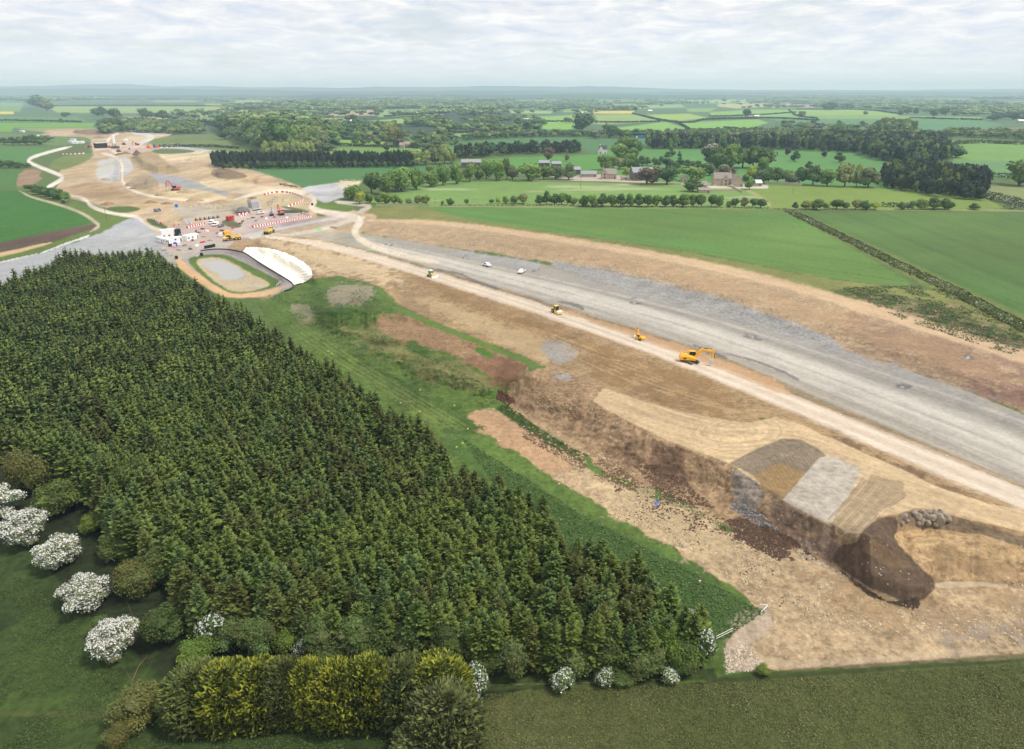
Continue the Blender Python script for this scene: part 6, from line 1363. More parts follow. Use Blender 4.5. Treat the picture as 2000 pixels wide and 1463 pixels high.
# ------------------------------------------------------------------ site furniture
def quad_thing(nm, lab, cat, group, mat, a, b, h, d, extra=None, zoff=0., bevel=.03):
    """a box whose front foot runs from photo point a to b; h high, d deep behind"""
    p, q = at(*a), at(*b); L = math.hypot(q.x - p.x, q.y - p.y); rz = math.atan2(q.y - p.y, q.x - p.x)
    e = empty(nm, Vector((p.x, p.y, (p.z + q.z) / 2 - .05 + zoff)), rz, lab, cat, group)
    return e, L, d, h
CAB = 'white site cabins'
def cabin(a, b, h, d, lab, mat=MW, group=CAB, doors=1, nm='site_cabin', cat='cabin', zoff=0):
    e, L, d, h = quad_thing(nm, lab, cat, group, mat, a, b, h, d, zoff=zoff)
    w = MB().box(0, L, 0, d, 0, h).build('walls', mat, e, .04)
    MB().box(-.05, L + .05, -.05, d + .05, h, h + .1).build('roof', mat, e, .02)
    for k in range(max(1, int(L / 3))): MB().box(.8 + k * 2.6, 1.7 + k * 2.6, -.03, .0, 1.2, 1.9).build('window', MG, w) if .8 + k * 2.6 + 1 < L else None
    if doors: MB().box(L - 1.15, L - .35, -.03, .0, .1, 2.0).build('door', MGR, w)
    return e
cabin((305.5, 471), (317.5, 475.5), 2.6, 2.6, 'white cabin at the outer corner of the cabin group')
cabin((318, 475.7), (331, 478), 2.6, 2.6, 'white cabin nearest the plantation, end-on to the outer one')
cabin((317, 467), (345, 463.5), 4.6, 3.2, 'longest and tallest white cabin at the back of the group')
cabin((339, 474), (357, 471.5), 2.6, 2.8, 'white cabin in front of the dark glass office')
cabin((366, 471), (389, 466), 2.8, 3.4, 'separate white cabin standing nearest the dump trucks')
cabin((344, 464), (355, 462.5), 4.4, 2.6, 'dark glass-fronted site office with a flat black roof', MG, None, nm='site_office', cat='site office')
cabin((447.5, 432), (458.5, 430), 2.7, 2.6, 'red storage container beside the green patch in the compound', MR, None, nm='shipping_container', cat='container')
for i, (a, b, lab) in enumerate([((133, 279), (141, 280), 'outermost white cabin of the far depot'), ((142, 281), (150, 280.5), 'white cabin second along the far depot'), ((150, 281), (158, 280), 'white cabin in the middle of the far depot'),
        ((159, 280.5), (166, 279.5), 'white cabin fourth along the far depot'), ((136, 275), (145, 275.5), 'white cabin at the back of the far depot'), ((38, 258), (45, 258.5), 'lonely white cabin on the far field track')]):
    cabin(a, b, 3.2, 4, lab, doors=0, group='far depot cabins')
cabin((340, 255), (352, 255), 3, 5, 'white sheds beside the far road works', MST, None, nm='far_shed', cat='shed', doors=0)
cabin((362, 256), (375, 256), 3, 5, 'pale low shed next to the dark green hill trees', MST, None, nm='far_shed', cat='shed', doors=0)
# black plastic tanks and drums
for x, y, lab in ((402, 485.5, 'first black tank of the row by the basin track'), (407.5, 484.5, 'second black tank of the row, faded grey'), (413, 483.5, 'third black tank of the row'), (418, 482, 'last black tank of the row, nearest the trucks'),
                  (394, 499.5, 'lone black tank at the top of the tan path'), (345, 505.5, 'black tank with a white end beside the plantation'), (610, 401, 'upright black tank at the edge of the green island')):
    e = empty('water_tank', at(x, y), .5, lab, 'tank', s=.85); MB().box(-.8, .8, -.7, .7, .15, 1.7).build('tank_body', MBLK, e, .12)
    MB().cyl((0, 0), .25, 1.7, 1.82, 10, 'z').build('lid', MK, e); MB().box(-.85, .85, -.75, .75, 0, .15).build('pallet', MTIM, e)
for x, y, m, lab in ((333, 481, MBLK, 'dark waste skip at the foot of the cabins'), (340, 482.5, MPINK, 'pinkish stack of bagged materials by the cabins'), (343.5, 480.5, MBLUE, 'blue toilet unit beside the white cabins'), (349, 480, MW, 'white toilet unit beside the blue one'),
                  (345, 404.5, MBLUE, 'blue skip on the grey spoil in the far works'), (303, 289.5, MBLUE, 'blue unit among the far bridge works'), (431, 462, MW, 'white bulk bag beside the compound road'), (321, 489, MST, 'pale blue sheet of boards beside the plantation'), (253, 292, MBLUE, 'blue cab-sized unit in front of the far silo')):
    e = empty('site_unit', at(x, y), .3, lab, 'site unit'); MB().box(-.9, .9, -.8, .8, .1, 2.0 if m in (MBLUE, MW) else 1.2).build('casing', m, e, .06); MB().box(-1.0, 1.0, -.9, .9, 0, .1).build('skid', MK, e)

# red and white barriers
def barrier_proto(m):
    e = bpy.data.objects.new('road_barrier', None)
    b = MB().prism([(-.30, 0), (.30, 0), (.16, .35), (.12, 1.0), (-.12, 1.0), (-.16, .35)], -.98, .98)
    me = b.build('barrier_body', m, None); return me
BR = {}
def barriers(line, n, lab, r0=0, gap=1.0, cols=('red', 'white')):
    P_ = [at(*p) for p in smooth_poly(line, False, 2)]; L = [0]
    for a, b in zip(P_, P_[1:]): L.append(L[-1] + (b - a).length)
    for i in range(n):
        s = L[-1] * (i + .5) / n; k = min(max(np.searchsorted(L, s) - 1, 0), len(P_) - 2); t = (s - L[k]) / (L[k + 1] - L[k] + 1e-9); p = P_[k].lerp(P_[k + 1], t); d = P_[k + 1] - P_[k]
        c = cols[i % len(cols)]; ln = L[-1] / n * .94
        if c not in BR:
            o = barrier_proto(MR if c == 'red' else MW); o.name = 'road_barrier'; BR[c] = o
        else:
            o = BR[c].copy(); COL.objects.link(o)
        o.location = p; o.rotation_euler.z = math.atan2(d.y, d.x) - pi / 2; o.scale = (1.35, ln / 1.96, 1.15)
        tag(o, f"{c} plastic barrier {lab}", 'barrier', f"{c} barriers {lab}")
barriers([(493, 444.5), (530, 438), (570, 431.5), (608, 424)], 48, 'in the long straight line in front of the compound')
barriers([(608, 423.5), (600, 420.5), (588, 417)], 9, 'in the short return at the far corner of the compound')
barriers([(516, 381), (535, 376.5), (555, 375.5), (575, 379), (592, 386), (594, 391), (585, 397), (562, 404)], 44, 'round the curved edge of the turning loop')
barriers([(365, 446), (380, 443), (400, 438)], 15, 'in the row beside the parked vans')
barriers([(463, 421), (475, 418.5), (488, 417), (470, 424)], 14, 'stacked in the heap beside the red container')
barriers([(303, 431), (308, 435), (315, 438)], 7, 'scattered at the green island by the haul bend')
barriers([(340, 442), (349, 441)], 5, 'in the short group on the tan ground')
barriers([(118, 301.5), (145, 301.5), (165, 300)], 12, 'across the far field access')

# concrete abutment
e = empty('bridge_abutment', at(493, 410), heading((493, 410), (511, 409)), 'half-built grey concrete bridge abutment with rusty bars on top', 'bridge abutment')
w_ = 7.6
MB().box(0, w_ * .78, 0, 3.6, 0, 4.6).build('stem_wall', MCOND, e, .03); MB().box(-.15, w_ * .8, -.12, 3.7, 4.6, 6.4).build('cap_beam', MCON, e, .03)
MB().box(w_ * .8, w_ * 1.04, -.1, 3.9, 0, 4.9).build('wing_wall', MCON, e, .03); MB().box(-.6, w_ + 1.0, -.8, 4.4, 0, .35).build('footing', MCON, e, .03)
rb = MB(); [rb.bar((.2 + i * .33, y, 6.3), (.2 + i * .33 + RS.uniform(-.1, .1), y, 7.9 + RS.uniform(-.2, .3)), .045) for i in range(17) for y in (.3, 1.3, 2.4, 3.3)]; [rb.bar((0, y, z), (w_ * .78, y, z), .04) for y in (.3, 3.3) for z in (6.9, 7.5)]
rb.build('reinforcing_bars', MRUST, e)
# bored piles and reinforcement behind
for i, (x, y) in enumerate([(524, 400), (528, 396), (533, 394), (537, 391), (542, 389.5), (526, 404), (531, 401), (553, 394)]):
    e = empty('pile_cap', at(x, y), .2, 'tan concrete pile stub with rusty bars in the excavated pit', 'pile stub', 'pile stubs in the excavation behind the abutment'); MB().cyl((0, 0), .6, 0, 1.3, 10, 'z').build('pile', MCON, e)
    q = MB(); [q.bar((cos(a) * .45, sin(a) * .45, 1.2), (cos(a) * .5, sin(a) * .5, 2.2), .05) for a in np.linspace(0, 5.4, 7)]; q.build('bars', MRUST, e)
for i, (x, y) in enumerate([(383 + 4.2 * k, 431.5 - .55 * k) for k in range(12)]):
    o = MB().box(-.5, .5, -.5, .5, 0, 1.0).box(-.2, .2, -.2, .2, 1.0, 1.9).build('footing_cage', MST if i % 2 else MTRK, None); o.location = at(x, y); tag(o, 'small grey steel footing cage standing in the row', 'steel cage', 'row of footing cages in the pit')
for x, y in ((361, 434), (366, 432), (371, 431), (364, 438), (371, 437)):
    o = MB().box(-1.2, 1.2, -1.2, 1.2, 0, .9, .9).box(-.6, .6, -.6, .6, .9, 1.6).build('foundation_block', MCON, None, .05); o.location = at(x, y); tag(o, 'pale concrete foundation block in the excavated pit', 'foundation', 'foundation blocks in the pit')
# beams, logs
for k in range(6):
    o = MB().box(-6, 6, -.35, .35, 0, .7).build('concrete_beam', MTRK, None, .04); o.location = at(566 + (k % 3) * 3, 412 + (k // 3) * 2.2 + (k % 3) * .8, .0 if k < 3 else .0); o.rotation_euler.z = .05 + .03 * k; tag(o, f"{['long','scuffed','dusty','short-looking','dark','outer'][k]} grey beam stacked behind the orange excavator", 'beam', 'beams behind the orange excavator')
for k in range(16):
    o = MB().cyl((0, .3), .3, -2.6, 2.6, 8, 'y', .22).build('log', MTIM, None); o.location = at(547 + k * 2.3, 358.5 + k * .45 + (k % 3) * .8); o.rotation_euler.z = RS.uniform(-.8, .8); tag(o, 'cut brown log lying in the heap below the dark green field', 'log', 'logs heaped at the corner of the dark green field')
# far bridge works
e = empty('bridge_portal', at(190, 290), heading((188, 290), (206, 289)), 'dark box-shaped bridge portal in the far works', 'bridge portal'); MB().box(0, 14, 0, 10, 0, 6.5).build('deck', MBLK, e, .1); MB().box(14, 15.2, -.4, 10.4, 0, 8).build('end_wall', MCON, e, .05); MB().box(15.2, 19, 9, 10, 0, 7).build('wing_wall', MCON, e, .05); MB().box(-.5, 16, -.6, 10.6, 6.5, 7.2).build('parapet', MCON, e, .05)
e = empty('cement_silo', at(225, 290), 0, 'tall white cement silo on dark legs in the far works', 'silo'); MB().cyl((0, 0), 1.9, 6, 18, 16, 'z').build('tank', MW, e); MB().cyl((0, 0), .4, 3, 6, 16, 'z', 1.9).build('hopper', MW, e); q = MB(); [q.bar((a, b, 0), (a, b, 7), .25) for a in (-1.6, 1.6) for b in (-1.6, 1.6)]; q.build('legs', MTRK, e); MB().box(-4, 5, -3, 3, 0, 3.2).build('mixer_base', MTRK, e, .1)
for x, y, m, lab in ((232, 297, MTRK, 'dark heap of formwork below the silo'), (246, 275, MW, 'white pale tank on the far road works'), (158 + 84, 283, MTRK, 'dark stacked steel by the far grey strip'), (290, 289, MO, 'orange dumper unit at the foot of the far hill'), (308, 288.5, MO, 'orange roller unit on the far side road'),
                  (214, 289, MRUST, 'rusty scaffold block beside the portal'), (75, 267, MW, 'white van-like unit on the far track')):
    o = MB().box(-2.6, 2.6, -1.8, 1.8, 0, 2.2, .8).box(-1.2, 1.6, -1.2, 1.2, 2.2, 3.4, .9).build('site_plant', m, None, .1); o.location = at(x, y); tag(o, lab, 'site plant')
# poles
for a, hpx, lab, hh in (((209, 432), 27, 'dark wooden pole beside the pale haul track and green verge', None), ((834.5, 404), 24, 'wooden utility pole at the start of the roadside hedge', None), ((1134, 368), 22, 'thin wooden pole standing in the flowery meadow', None), ((1448, 378), 14, 'thin pole at the corner of the manor garden wall', None), ((1548, 378), 10, 'short pole in the olive meadow', None), ((850, 398), 10, 'pale post among the small roadside trees', None)):
    p = at(*a); h = hpx * m_per_px(*a) * 1.03; e = empty('utility_pole', p, .4, lab, 'pole'); MB().cyl((0, 0), .16 if hpx > 20 else .12, -.3, h, 8, 'z', .1).build('post', MTIM, e)
    MB().box(-.9, .9, -.06, .06, h - .7, h - .55).build('crossarm', MTIM, e)

# silt fence, geotextile, sheets
def ribbon(line, h, nm, lab, cat, mat, group=None, posts=True):
    P_ = [at(*p) for p in smooth_poly(line, False, 2)]; o0 = P_[0]; e = empty(nm, o0, 0, lab, cat, group); b = MB()
    for a, c in zip(P_, P_[1:]):
        a = a - o0; c = c - o0; d = (c - a).normalized(); s = Vector((-d.y, d.x, 0)) * .04
        b._add([a - s, c - s, c + s, a + s, a - s + Vector((0, 0, h)), c - s + Vector((0, 0, h)), c + s + Vector((0, 0, h)), a + s + Vector((0, 0, h))], [(0, 1, 5, 4), (1, 2, 6, 5), (2, 3, 7, 6), (3, 0, 4, 7), (4, 5, 6, 7)])
    b.build('panel', mat, e)
    if posts:
        q = MB(); [q.bar(a - o0 + Vector((0, 0, -.2)), a - o0 + Vector((0, 0, h + .15)), .06) for a in P_[::2]]; pp = q.build('posts', MTIM, e); pp['kind'] = 'stuff'
    return e
ribbon([(392, 491), (410, 488), (440, 487), (474, 493), (482, 497), (505, 513), (535, 532), (560, 546), (575, 557), (570, 566), (555, 570)], .55, 'silt_fence', 'black silt fence curving round the basin at the foot of the white sheeting', 'silt fence', MBLK)
def sheeting():
    lo_ = smooth_poly([(475, 493), (490, 502), (515, 518), (545, 536), (566, 549), (575, 558)], False, 2); up_ = smooth_poly([(481, 485), (500, 483.5), (530, 487), (560, 496), (590, 511), (606, 524), (612, 538), (604, 549), (588, 555)], False, 2)
    def samp(l, t):
        L = [0]
        for a, b in zip(l, l[1:]): L.append(L[-1] + math.hypot(b[0] - a[0], b[1] - a[1]))
        s = t * L[-1]; return np.interp(s, L, [p[0] for p in l]), np.interp(s, L, [p[1] for p in l])
    nu, nv = 150, 12; V = []
    for i in range(nu + 1):
        t = i / nu; a = samp(lo_, t); b = samp(up_, t)
        for j in range(nv + 1):
            s = j / nv; x = a[0] + (b[0] - a[0]) * s + RS.uniform(-.12, .12) + .8 * sin(t * 60) * s * (1 if j == nv else 0); y = a[1] + (b[1] - a[1]) * s + RS.uniform(-.06, .06)
            p = at(x, y, .12 + .42 * abs(((t * 26) % 1) - .5) * 2 * (.5 + .5 * s) + .1 * RS.rand()); V.append(tuple(p))
    F = [(i * (nv + 1) + j, (i + 1) * (nv + 1) + j, (i + 1) * (nv + 1) + j + 1, i * (nv + 1) + j + 1) for i in range(nu) for j in range(nv)]
    o = mesh_np('geotextile_sheeting', V, F, [MSHEET], smooth=False); tag(o, 'white pleated geotextile sheets covering the bank above the basin', 'ground sheeting')
sheeting()
def flat_sheet(poly, nm, lab, cat, mat):
    P_ = [at(*p, .08) for p in poly]; c = sum(P_, Vector()) / len(P_); V = [tuple(p) for p in P_] + [tuple(c + Vector((0, 0, .25)))] + [tuple(p - Vector((0, 0, .12))) for p in P_]; n = len(P_)
    F = [(i, (i + 1) % n, n) for i in range(n)] + [(i + n + 1, (i + 1) % n + n + 1, (i + 1) % n) for i in range(n)]
    o = mesh_np(nm, V, np.array(F), [mat]); tag(o, lab, cat)
flat_sheet([(1277, 982), (1283, 979), (1287, 983), (1281, 988)], 'plastic_sheet', 'bright blue plastic sheet on the pale rubble', 'sheet', MBLUE)
flat_sheet([(617, 446), (624, 444.5), (629, 447), (627, 450), (620, 450)], 'plastic_sheet', 'crumpled light green sheet on the grey ground by the turning loop', 'sheet', MGREEN)
flat_sheet([(718, 487), (723, 486), (728, 488), (722, 490)], 'plastic_sheet', 'small green sheet at the edge of the road formation', 'sheet', MGREEN)
# gates, rails, stakes
def rail_line(a, b, h, nm, lab, cat, mat, rails=3, post=None):
    p, q = at(*a), at(*b); e = empty(nm, p, 0, lab, cat); d = q - p
    for k in range(rails): MB().bar(Vector((0, 0, h * (k + 1) / rails)), d + Vector((0, 0, h * (k + 1) / rails)), .045).build('rail', mat, e)
    for t in (0, .5, 1): MB().bar(d * t - Vector((0, 0, .2)), d * t + Vector((0, 0, h * 1.05)), .06).build('post', mat, e)
rail_line((927, 1386), (945, 1346), 1.2, 'field_gate', 'grey metal field gate beside the dark front conifer', 'gate', MST, 5)
rail_line((1398, 1252), (1430, 1236), .9, 'fence_rail', 'pale timber rails at the tip of the grass strip', 'fence', MST, 2)
rail_line((1486, 1202), (1499, 1190), .8, 'fence_rail', 'short pale corner rail on the bare earth side', 'fence', MW, 1)
rail_line((1484, 1188), (1499, 1190), .8, 'fence_rail', 'stub of pale rail meeting the corner rail', 'fence', MW, 1)
rail_line((540, 560), (548, 553), .9, 'fence_rail', 'white handrail at the outlet of the basin', 'fence', MW, 2)
rail_line((383, 503), (388, 502), .9, 'fence_rail', 'white handrail at the inlet of the basin', 'fence', MW, 2)
for i, (x, y, m) in enumerate([(783, 792, 'pink'), (1050, 872, 'pink'), (974, 867, 'pink'), (1092, 951, 'pink'), (1205, 1018, 'pink'), (914, 843, 'yellow'), (904, 871, 'yellow'), (820, 809, 'yellow'), (649, 695, 'yellow'), (641, 690, 'yellow'), (821, 766, 'yellow'), (888, 797, 'yellow'), (1366, 1142, 'pink'), (892, 879, 'yellow')]):
    p = at(x, y); near_ = 'on the upper grass strip' if y < 800 else 'halfway down the grass strip' if y < 900 else 'low on the grass strip'
    e = empty('marker_stake', p, 0, f"{m} marker stake {near_} edge", 'marker', f"{m} stakes {near_}"); MB().bar((0, 0, -.1), (0, 0, .8), .03).build('stake', MTIM, e); MB().box(-.16, .16, -.12, .12, .55, .85).build('flag', MPINK if m == 'pink' else MHY, e)
st = MB().bar((0, 0, 0), (1.3, -.9, 1.2), .09, 6, .05).bar((1.3, -.9, 1.2), (2.4, -1.9, 1.7), .05, 6, .02).build('dead_stem', MTIM, None); st.location = at(258, 1330); st.rotation_euler.z = 1.9; tag(st, 'thin dead leaning stem below the lone hawthorn', 'dead stem')
# boulders
for i, (x, y, s) in enumerate([(1787, 1004, 1.0), (1793, 1012, 1.1), (1800, 1001, .9), (1806, 1010, 1.3), (1812, 1003, 1.0), (1818, 1013, 1.5), (1826, 1006, 1.2), (1834, 1018, 1.7), (1843, 1008, 1.1), (1850, 1014, 1.2), (1812, 1022, 1.2), (1800, 1020, 1.0), (1794, 1024, .8), (1828, 1024, .9), (1766, 1010, .9), (1771, 1018, .6), (1838, 1001, .8), (1761, 1024, .7)]):
    bm = bmesh.new(); bmesh.ops.create_icosphere(bm, subdivisions=2, radius=s)
    for v in bm.verts:
        n_ = v.co.normalized(); v.co = Vector((v.co.x * 1.15, v.co.y, v.co.z * .8)) * (.8 + .45 * RS.rand() * (1 if abs(n_.x) > .4 else .6))
    me = bpy.data.meshes.new('boulder'); bm.to_mesh(me); bm.free(); me.materials.append(MROCK); o = bpy.data.objects.new('boulder', me); COL.objects.link(o); o.scale = (.62, .62, .62); o.location = at(x, y, s * .15); o.rotation_euler = (RS.rand() * 3, RS.rand() * 3, RS.rand() * 3)
    tag(o, f"{'large' if s > 1.15 else 'medium' if s > .85 else 'small'} angular grey boulder {'heaped above the pale mound' if i < 14 else 'lying apart beside the dark soil'}", 'boulder', f"{'large' if s > 1.15 else 'medium' if s > .85 else 'small'} boulders above the pale mound {i >= 14}")
for x, y, s, lab in ((1179, 897, .55, 'pale boulder halfway along the foot of the stockpile'), (1337, 1067, .6, 'cream rounded rock on the open rubble'), (1110, 951, .4, 'flat cream stone at the edge of the grass strip'), (963, 818, .35, 'small pale rock near the head of the strip')):
    v = ICO1[0] * s * (1 + .2 * RS.normal(size=(len(ICO1[0]), 1))); o = mesh_np('rock', v, ICO1[1], [MSTONE]); o.location = at(x, y, .1); tag(o, lab, 'rock')

# ------------------------------------------------------------------ buildings
def house(px, py, wpx, depth, eave, ridge, label, wall=MSTONE, roof=MROOF, nm='stone_house', rz=0., chim=0, wins=(2, 1), axis='x', cat='house', doors=1, gables=()):
    """front wall foot centred at px, py, wpx wide; heights in metres"""
    p = at(px, py); W_ = wpx * m_per_px(px, py); e = empty(nm, p, rz, label, cat); w2 = W_ / 2; m = MB()
    if axis == 'x': pr = [(0, 0), (depth, 0), (depth, eave), (depth / 2, ridge), (0, eave)]; v = [(x, y, z) for x in (-w2, w2) for y, z in pr]
    else: pr = [(-w2, 0), (w2, 0), (w2, eave), (0, ridge), (-w2, eave)]; v = [(x, y, z) for y in (0, depth) for x, z in pr]
    m._add(v, [(0, 1, 2, 3, 4), (9, 8, 7, 6, 5)] + [((i + 1) % 5, i, i + 5, (i + 1) % 5 + 5) for i in range(5)]); wl_ = m.build('walls', wall, e)
    r = MB(); o_ = .35; t = .22
    if axis == 'x':
        k = (ridge - eave) / (depth / 2)
        for s0, s1 in ((-o_, depth / 2), (depth + o_, depth / 2)): z0 = eave - k * o_; r._add([(-w2 - o_, s0, z0 + .05), (w2 + o_, s0, z0 + .05), (w2 + o_, s1, ridge + .05), (-w2 - o_, s1, ridge + .05), (-w2 - o_, s0, z0 + t), (w2 + o_, s0, z0 + t), (w2 + o_, s1, ridge + t), (-w2 - o_, s1, ridge + t)], [(0, 1, 2, 3), (4, 5, 6, 7), (0, 1, 5, 4), (1, 2, 6, 5), (3, 0, 4, 7), (2, 3, 7, 6)])
    else:
        k = (ridge - eave) / w2
        for s0, s1 in ((-w2 - o_, 0), (w2 + o_, 0)): z0 = eave - k * o_; r._add([(s0, -o_, z0 + .05), (s0, depth + o_, z0 + .05), (s1, depth + o_, ridge + .05), (s1, -o_, ridge + .05), (s0, -o_, z0 + t), (s0, depth + o_, z0 + t), (s1, depth + o_, ridge + t), (s1, -o_, ridge + t)], [(0, 1, 2, 3), (4, 5, 6, 7), (0, 1, 5, 4), (1, 2, 6, 5), (3, 0, 4, 7), (2, 3, 7, 6)])
    ro = r.build('roof', roof, e)
    for c in range(chim):
        x = (-w2 + .6) if c == 0 else (w2 - .6); y = depth / 2
        MB().box(x - .45, x + .45, y - .4, y + .4, eave, ridge + 1.6).box(x - .3, x + .3, y - .25, y + .25, ridge + 1.6, ridge + 2.0).build('chimney', wall, ro)
    nx, nz = wins
    for j in range(nz):
        for i in range(nx):
            x = -w2 + W_ * (i + .5) / nx; z = 1.0 + j * 2.7; wn_ = MB().box(x - .6, x + .6, -.05, -.003, z, z + 1.3).build('window', MW, wl_); MB().box(x - .5, x - .05, -.07, -.052, z + .1, z + 1.2).box(x + .05, x + .5, -.07, -.052, z + .1, z + 1.2).build('pane', MG, wn_)
    if doors: MB().box(w2 - 2.2, w2 - 1.2, -.06, -.004, 0, 2.1).build('door', MTIM, wl_)
    for gx_, gw, gd, ge, gr in gables:
        g = MB(); vv = [(gx_ + x, y, z) for y in (-gd, depth * .5) for x, z in ((-gw / 2, 0), (gw / 2, 0), (gw / 2, ge), (0, gr), (-gw / 2, ge))]; g._add(vv, [(0, 1, 2, 3, 4), (9, 8, 7, 6, 5)] + [((i + 1) % 5, i, i + 5, (i + 1) % 5 + 5) for i in range(5)]); gg = g.build('gable', wall, wl_)
        rr = MB(); kk = (gr - ge) / (gw / 2)
        for s0 in (-gw / 2 - .25, gw / 2 + .25): z0 = ge - kk * .25; rr._add([(gx_ + s0, -gd - .2, z0 + .05), (gx_ + s0, depth * .5, z0 + .05), (gx_, depth * .5, gr + .05), (gx_, -gd - .2, gr + .05), (gx_ + s0, -gd - .2, z0 + .25), (gx_ + s0, depth * .5, z0 + .25), (gx_, depth * .5, gr + .25), (gx_, -gd - .2, gr + .25)], [(0, 1, 2, 3), (4, 5, 6, 7), (0, 1, 5, 4), (1, 2, 6, 5), (3, 0, 4, 7), (2, 3, 7, 6)])
        rr.build('gable_roof', roof, gg)
        for z in (1.0, 3.6): MB().box(gx_ - .7, gx_ + .7, -gd - .05, -gd - .003, z, z + 1.2).build('window', MG, gg)
    return e
# the manor
house(1411, 363, 34, 8, 6.0, 10.4, 'stone manor house with tall end chimneys and front gables', nm='manor_house', chim=2, wins=(3, 2), gables=((2.0, 5.2, 1.6, 4.5, 8.2),))
house(1440, 365, 22, 14, 4.0, 9.0, 'steep stone gabled wing joined to the manor, gable facing the meadow', nm='manor_wing', axis='y', wins=(2, 1))
house(1371, 370, 20, 9, 3.2, 6.0, 'long low stone outbuilding behind the round dark tree', nm='stone_outbuilding', wins=(2, 1))
house(1376, 377, 22, 6, 2.2, 3.8, 'lower stone-roofed shed below the outbuilding', nm='stone_shed', wins=(1, 1), cat='shed')
house(1480, 364, 16, 9, 2.8, 4.6, 'white metal-roofed shed beyond the manor wing', wall=MSTONE, roof=MW, nm='white_roofed_shed', wins=(4, 1), cat='shed')
house(1337, 356, 9, 8, 3.5, 6.0, 'small stone gable between farm trees', axis='y', nm='stone_barn', wins=(1, 1), cat='barn')
house(1191, 350, 26, 9, 4.6, 8.6, 'stone farmhouse with clustered chimneys beside the farmyard', chim=2, wins=(3, 1), nm='farmhouse', gables=((-5.0, 5.5, .8, 4.6, 8.2),))
house(1150, 346, 30, 7, 2.8, 5.2, 'long grey-roofed stone cowshed in the farmyard', roof=MGROOF, nm='cowshed', wins=(5, 1), cat='barn')
house(1127, 340, 14, 14, 4.0, 6.0, 'dark-sided grey-roofed barn behind the cowshed', wall=MSTK, roof=MGROOF, nm='farm_barn', wins=(0, 0), doors=0, cat='barn')
house(1256, 353, 40, 20, 7.0, 10.5, 'huge dark barn with a shallow grey roof behind the brown tree', wall=MSTK, roof=MGROOF, nm='grain_barn', wins=(0, 0), doors=0, cat='barn')
house(1220, 352, 12, 5, 2.4, 3.0, 'small flat-topped stone store beside the farmhouse', nm='stone_store', wins=(1, 1), cat='shed')
house(1063, 327, 20, 16, 4.5, 6.5, 'grey sheet-roofed barn behind the hedgerow oaks', wall=MSTK, roof=MGROOF, nm='farm_barn', wins=(0, 0), doors=0, cat='barn')
house(1087, 329, 18, 14, 4.5, 6.5, 'second grey sheet-roofed barn, nearer the farmyard', wall=MSTK, roof=MGROOF, nm='farm_barn', wins=(0, 0), doors=0, cat='barn')
house(920, 328, 38, 14, 5.5, 8.0, 'long open-fronted grey barn behind the tall hedgerow trees', wall=MSTK, roof=MGROOF, nm='farm_barn', wins=(0, 0), doors=0, cat='barn')
house(1178, 300, 14, 7, 5.5, 9.5, 'white-walled farmhouse with a dark slate roof at the top of the green field', wall=MW, roof=MDSLATE, nm='white_farmhouse', axis='x', wins=(2, 2), chim=1, gables=((-3, 4.5, 1.0, 5.5, 9.2),))
house(1172, 301, 8, 5, 2.6, 4.5, 'low white lean-to beside the white farmhouse', wall=MW, roof=MROOF, nm='white_annexe', wins=(1, 1))
house(1033, 239, 24, 16, 6, 9, 'distant long barn with a white roof', wall=MSTK, roof=MW, nm='distant_barn', wins=(0, 0), doors=0, cat='barn')
for x, y, w, lab, rf in ((1478, 230, 9, 'pale house beside the dark tree on the distant farmland', MW), (1465, 231, 8, 'stone roof next to the distant dark tree', MROOF), (1135, 223, 8, 'white roof by the distant yellow field', MW), (1148, 223, 9, 'pale barn by the distant yellow field', MROOF),
                      (1622, 249, 8, 'white gable in the distant hamlet', MW), (1640, 250, 9, 'red-roofed house in the distant hamlet', MRUST), (1590, 250, 8, 'stone house in the distant hamlet', MROOF), (1995, 240, 12, 'white shed at the far edge of the plain', MW),
                      (795, 288, 12, 'stone cottage with a grey roof in the valley village', MROOF), (806, 286, 10, 'steep-roofed cottage in the valley village', MDSLATE), (785, 290, 9, 'low cottage nearest the pale village tree', MROOF), (612, 284, 10, 'slate-roofed house below the wooded hill', MDSLATE),
                      (624, 286, 9, 'white-gabled house below the wooded hill', MROOF), (598, 283, 8, 'stone house hidden under the wooded hill', MROOF), (665, 243, 9, 'stone house among the far valley trees', MROOF), (688, 240, 8, 'pale house high on the far valley side', MW),
                      (853, 243, 7, 'pale gable beside the dark valley tree', MW), (1750, 199, 10, 'white barn on the far yellow field', MW), (1270, 219, 8, 'white farm roof on the distant hedge line', MW), (1880, 259, 10, 'pale sheds behind the long wood', MW)):
    house(x, y, w, 8, 4.5, 7.5, lab, wall=MSTONE if rf is not MRUST else MW, roof=rf, nm='distant_house', wins=(2, 1), doors=0)
def wall(line, h, lab, t=.5):
    P_ = [at(*p) for p in line]; o0 = P_[0]; m = MB()
    for a, c in zip(P_, P_[1:]):
        a = a - o0; c = c - o0; d = (c - a).normalized(); s = Vector((-d.y, d.x, 0)) * t / 2; H = Vector((0, 0, h)); D = Vector((0, 0, -.3))
        m._add([a - s + D, c - s + D, c + s + D, a + s + D, a - s * .8 + H, c - s * .8 + H, c + s * .8 + H, a + s * .8 + H], [(0, 1, 5, 4), (1, 2, 6, 5), (2, 3, 7, 6), (3, 0, 4, 7), (4, 5, 6, 7)])
    o = m.build('stone_wall', MSTONE, None); o.location = o0; tag(o, lab, 'wall')
wall([(1494, 359), (1530, 361), (1566, 364)], 2.2, 'high stone garden wall in front of the parkland clump')
wall([(1040, 354), (1120, 356), (1180, 357), (1250, 360), (1330, 361)], 1.3, 'long low stone wall along the meadow side of the farmyard')
wall([(1428, 365), (1440, 372), (1448, 376)], 1.4, 'stone wall running down beside the manor drive')
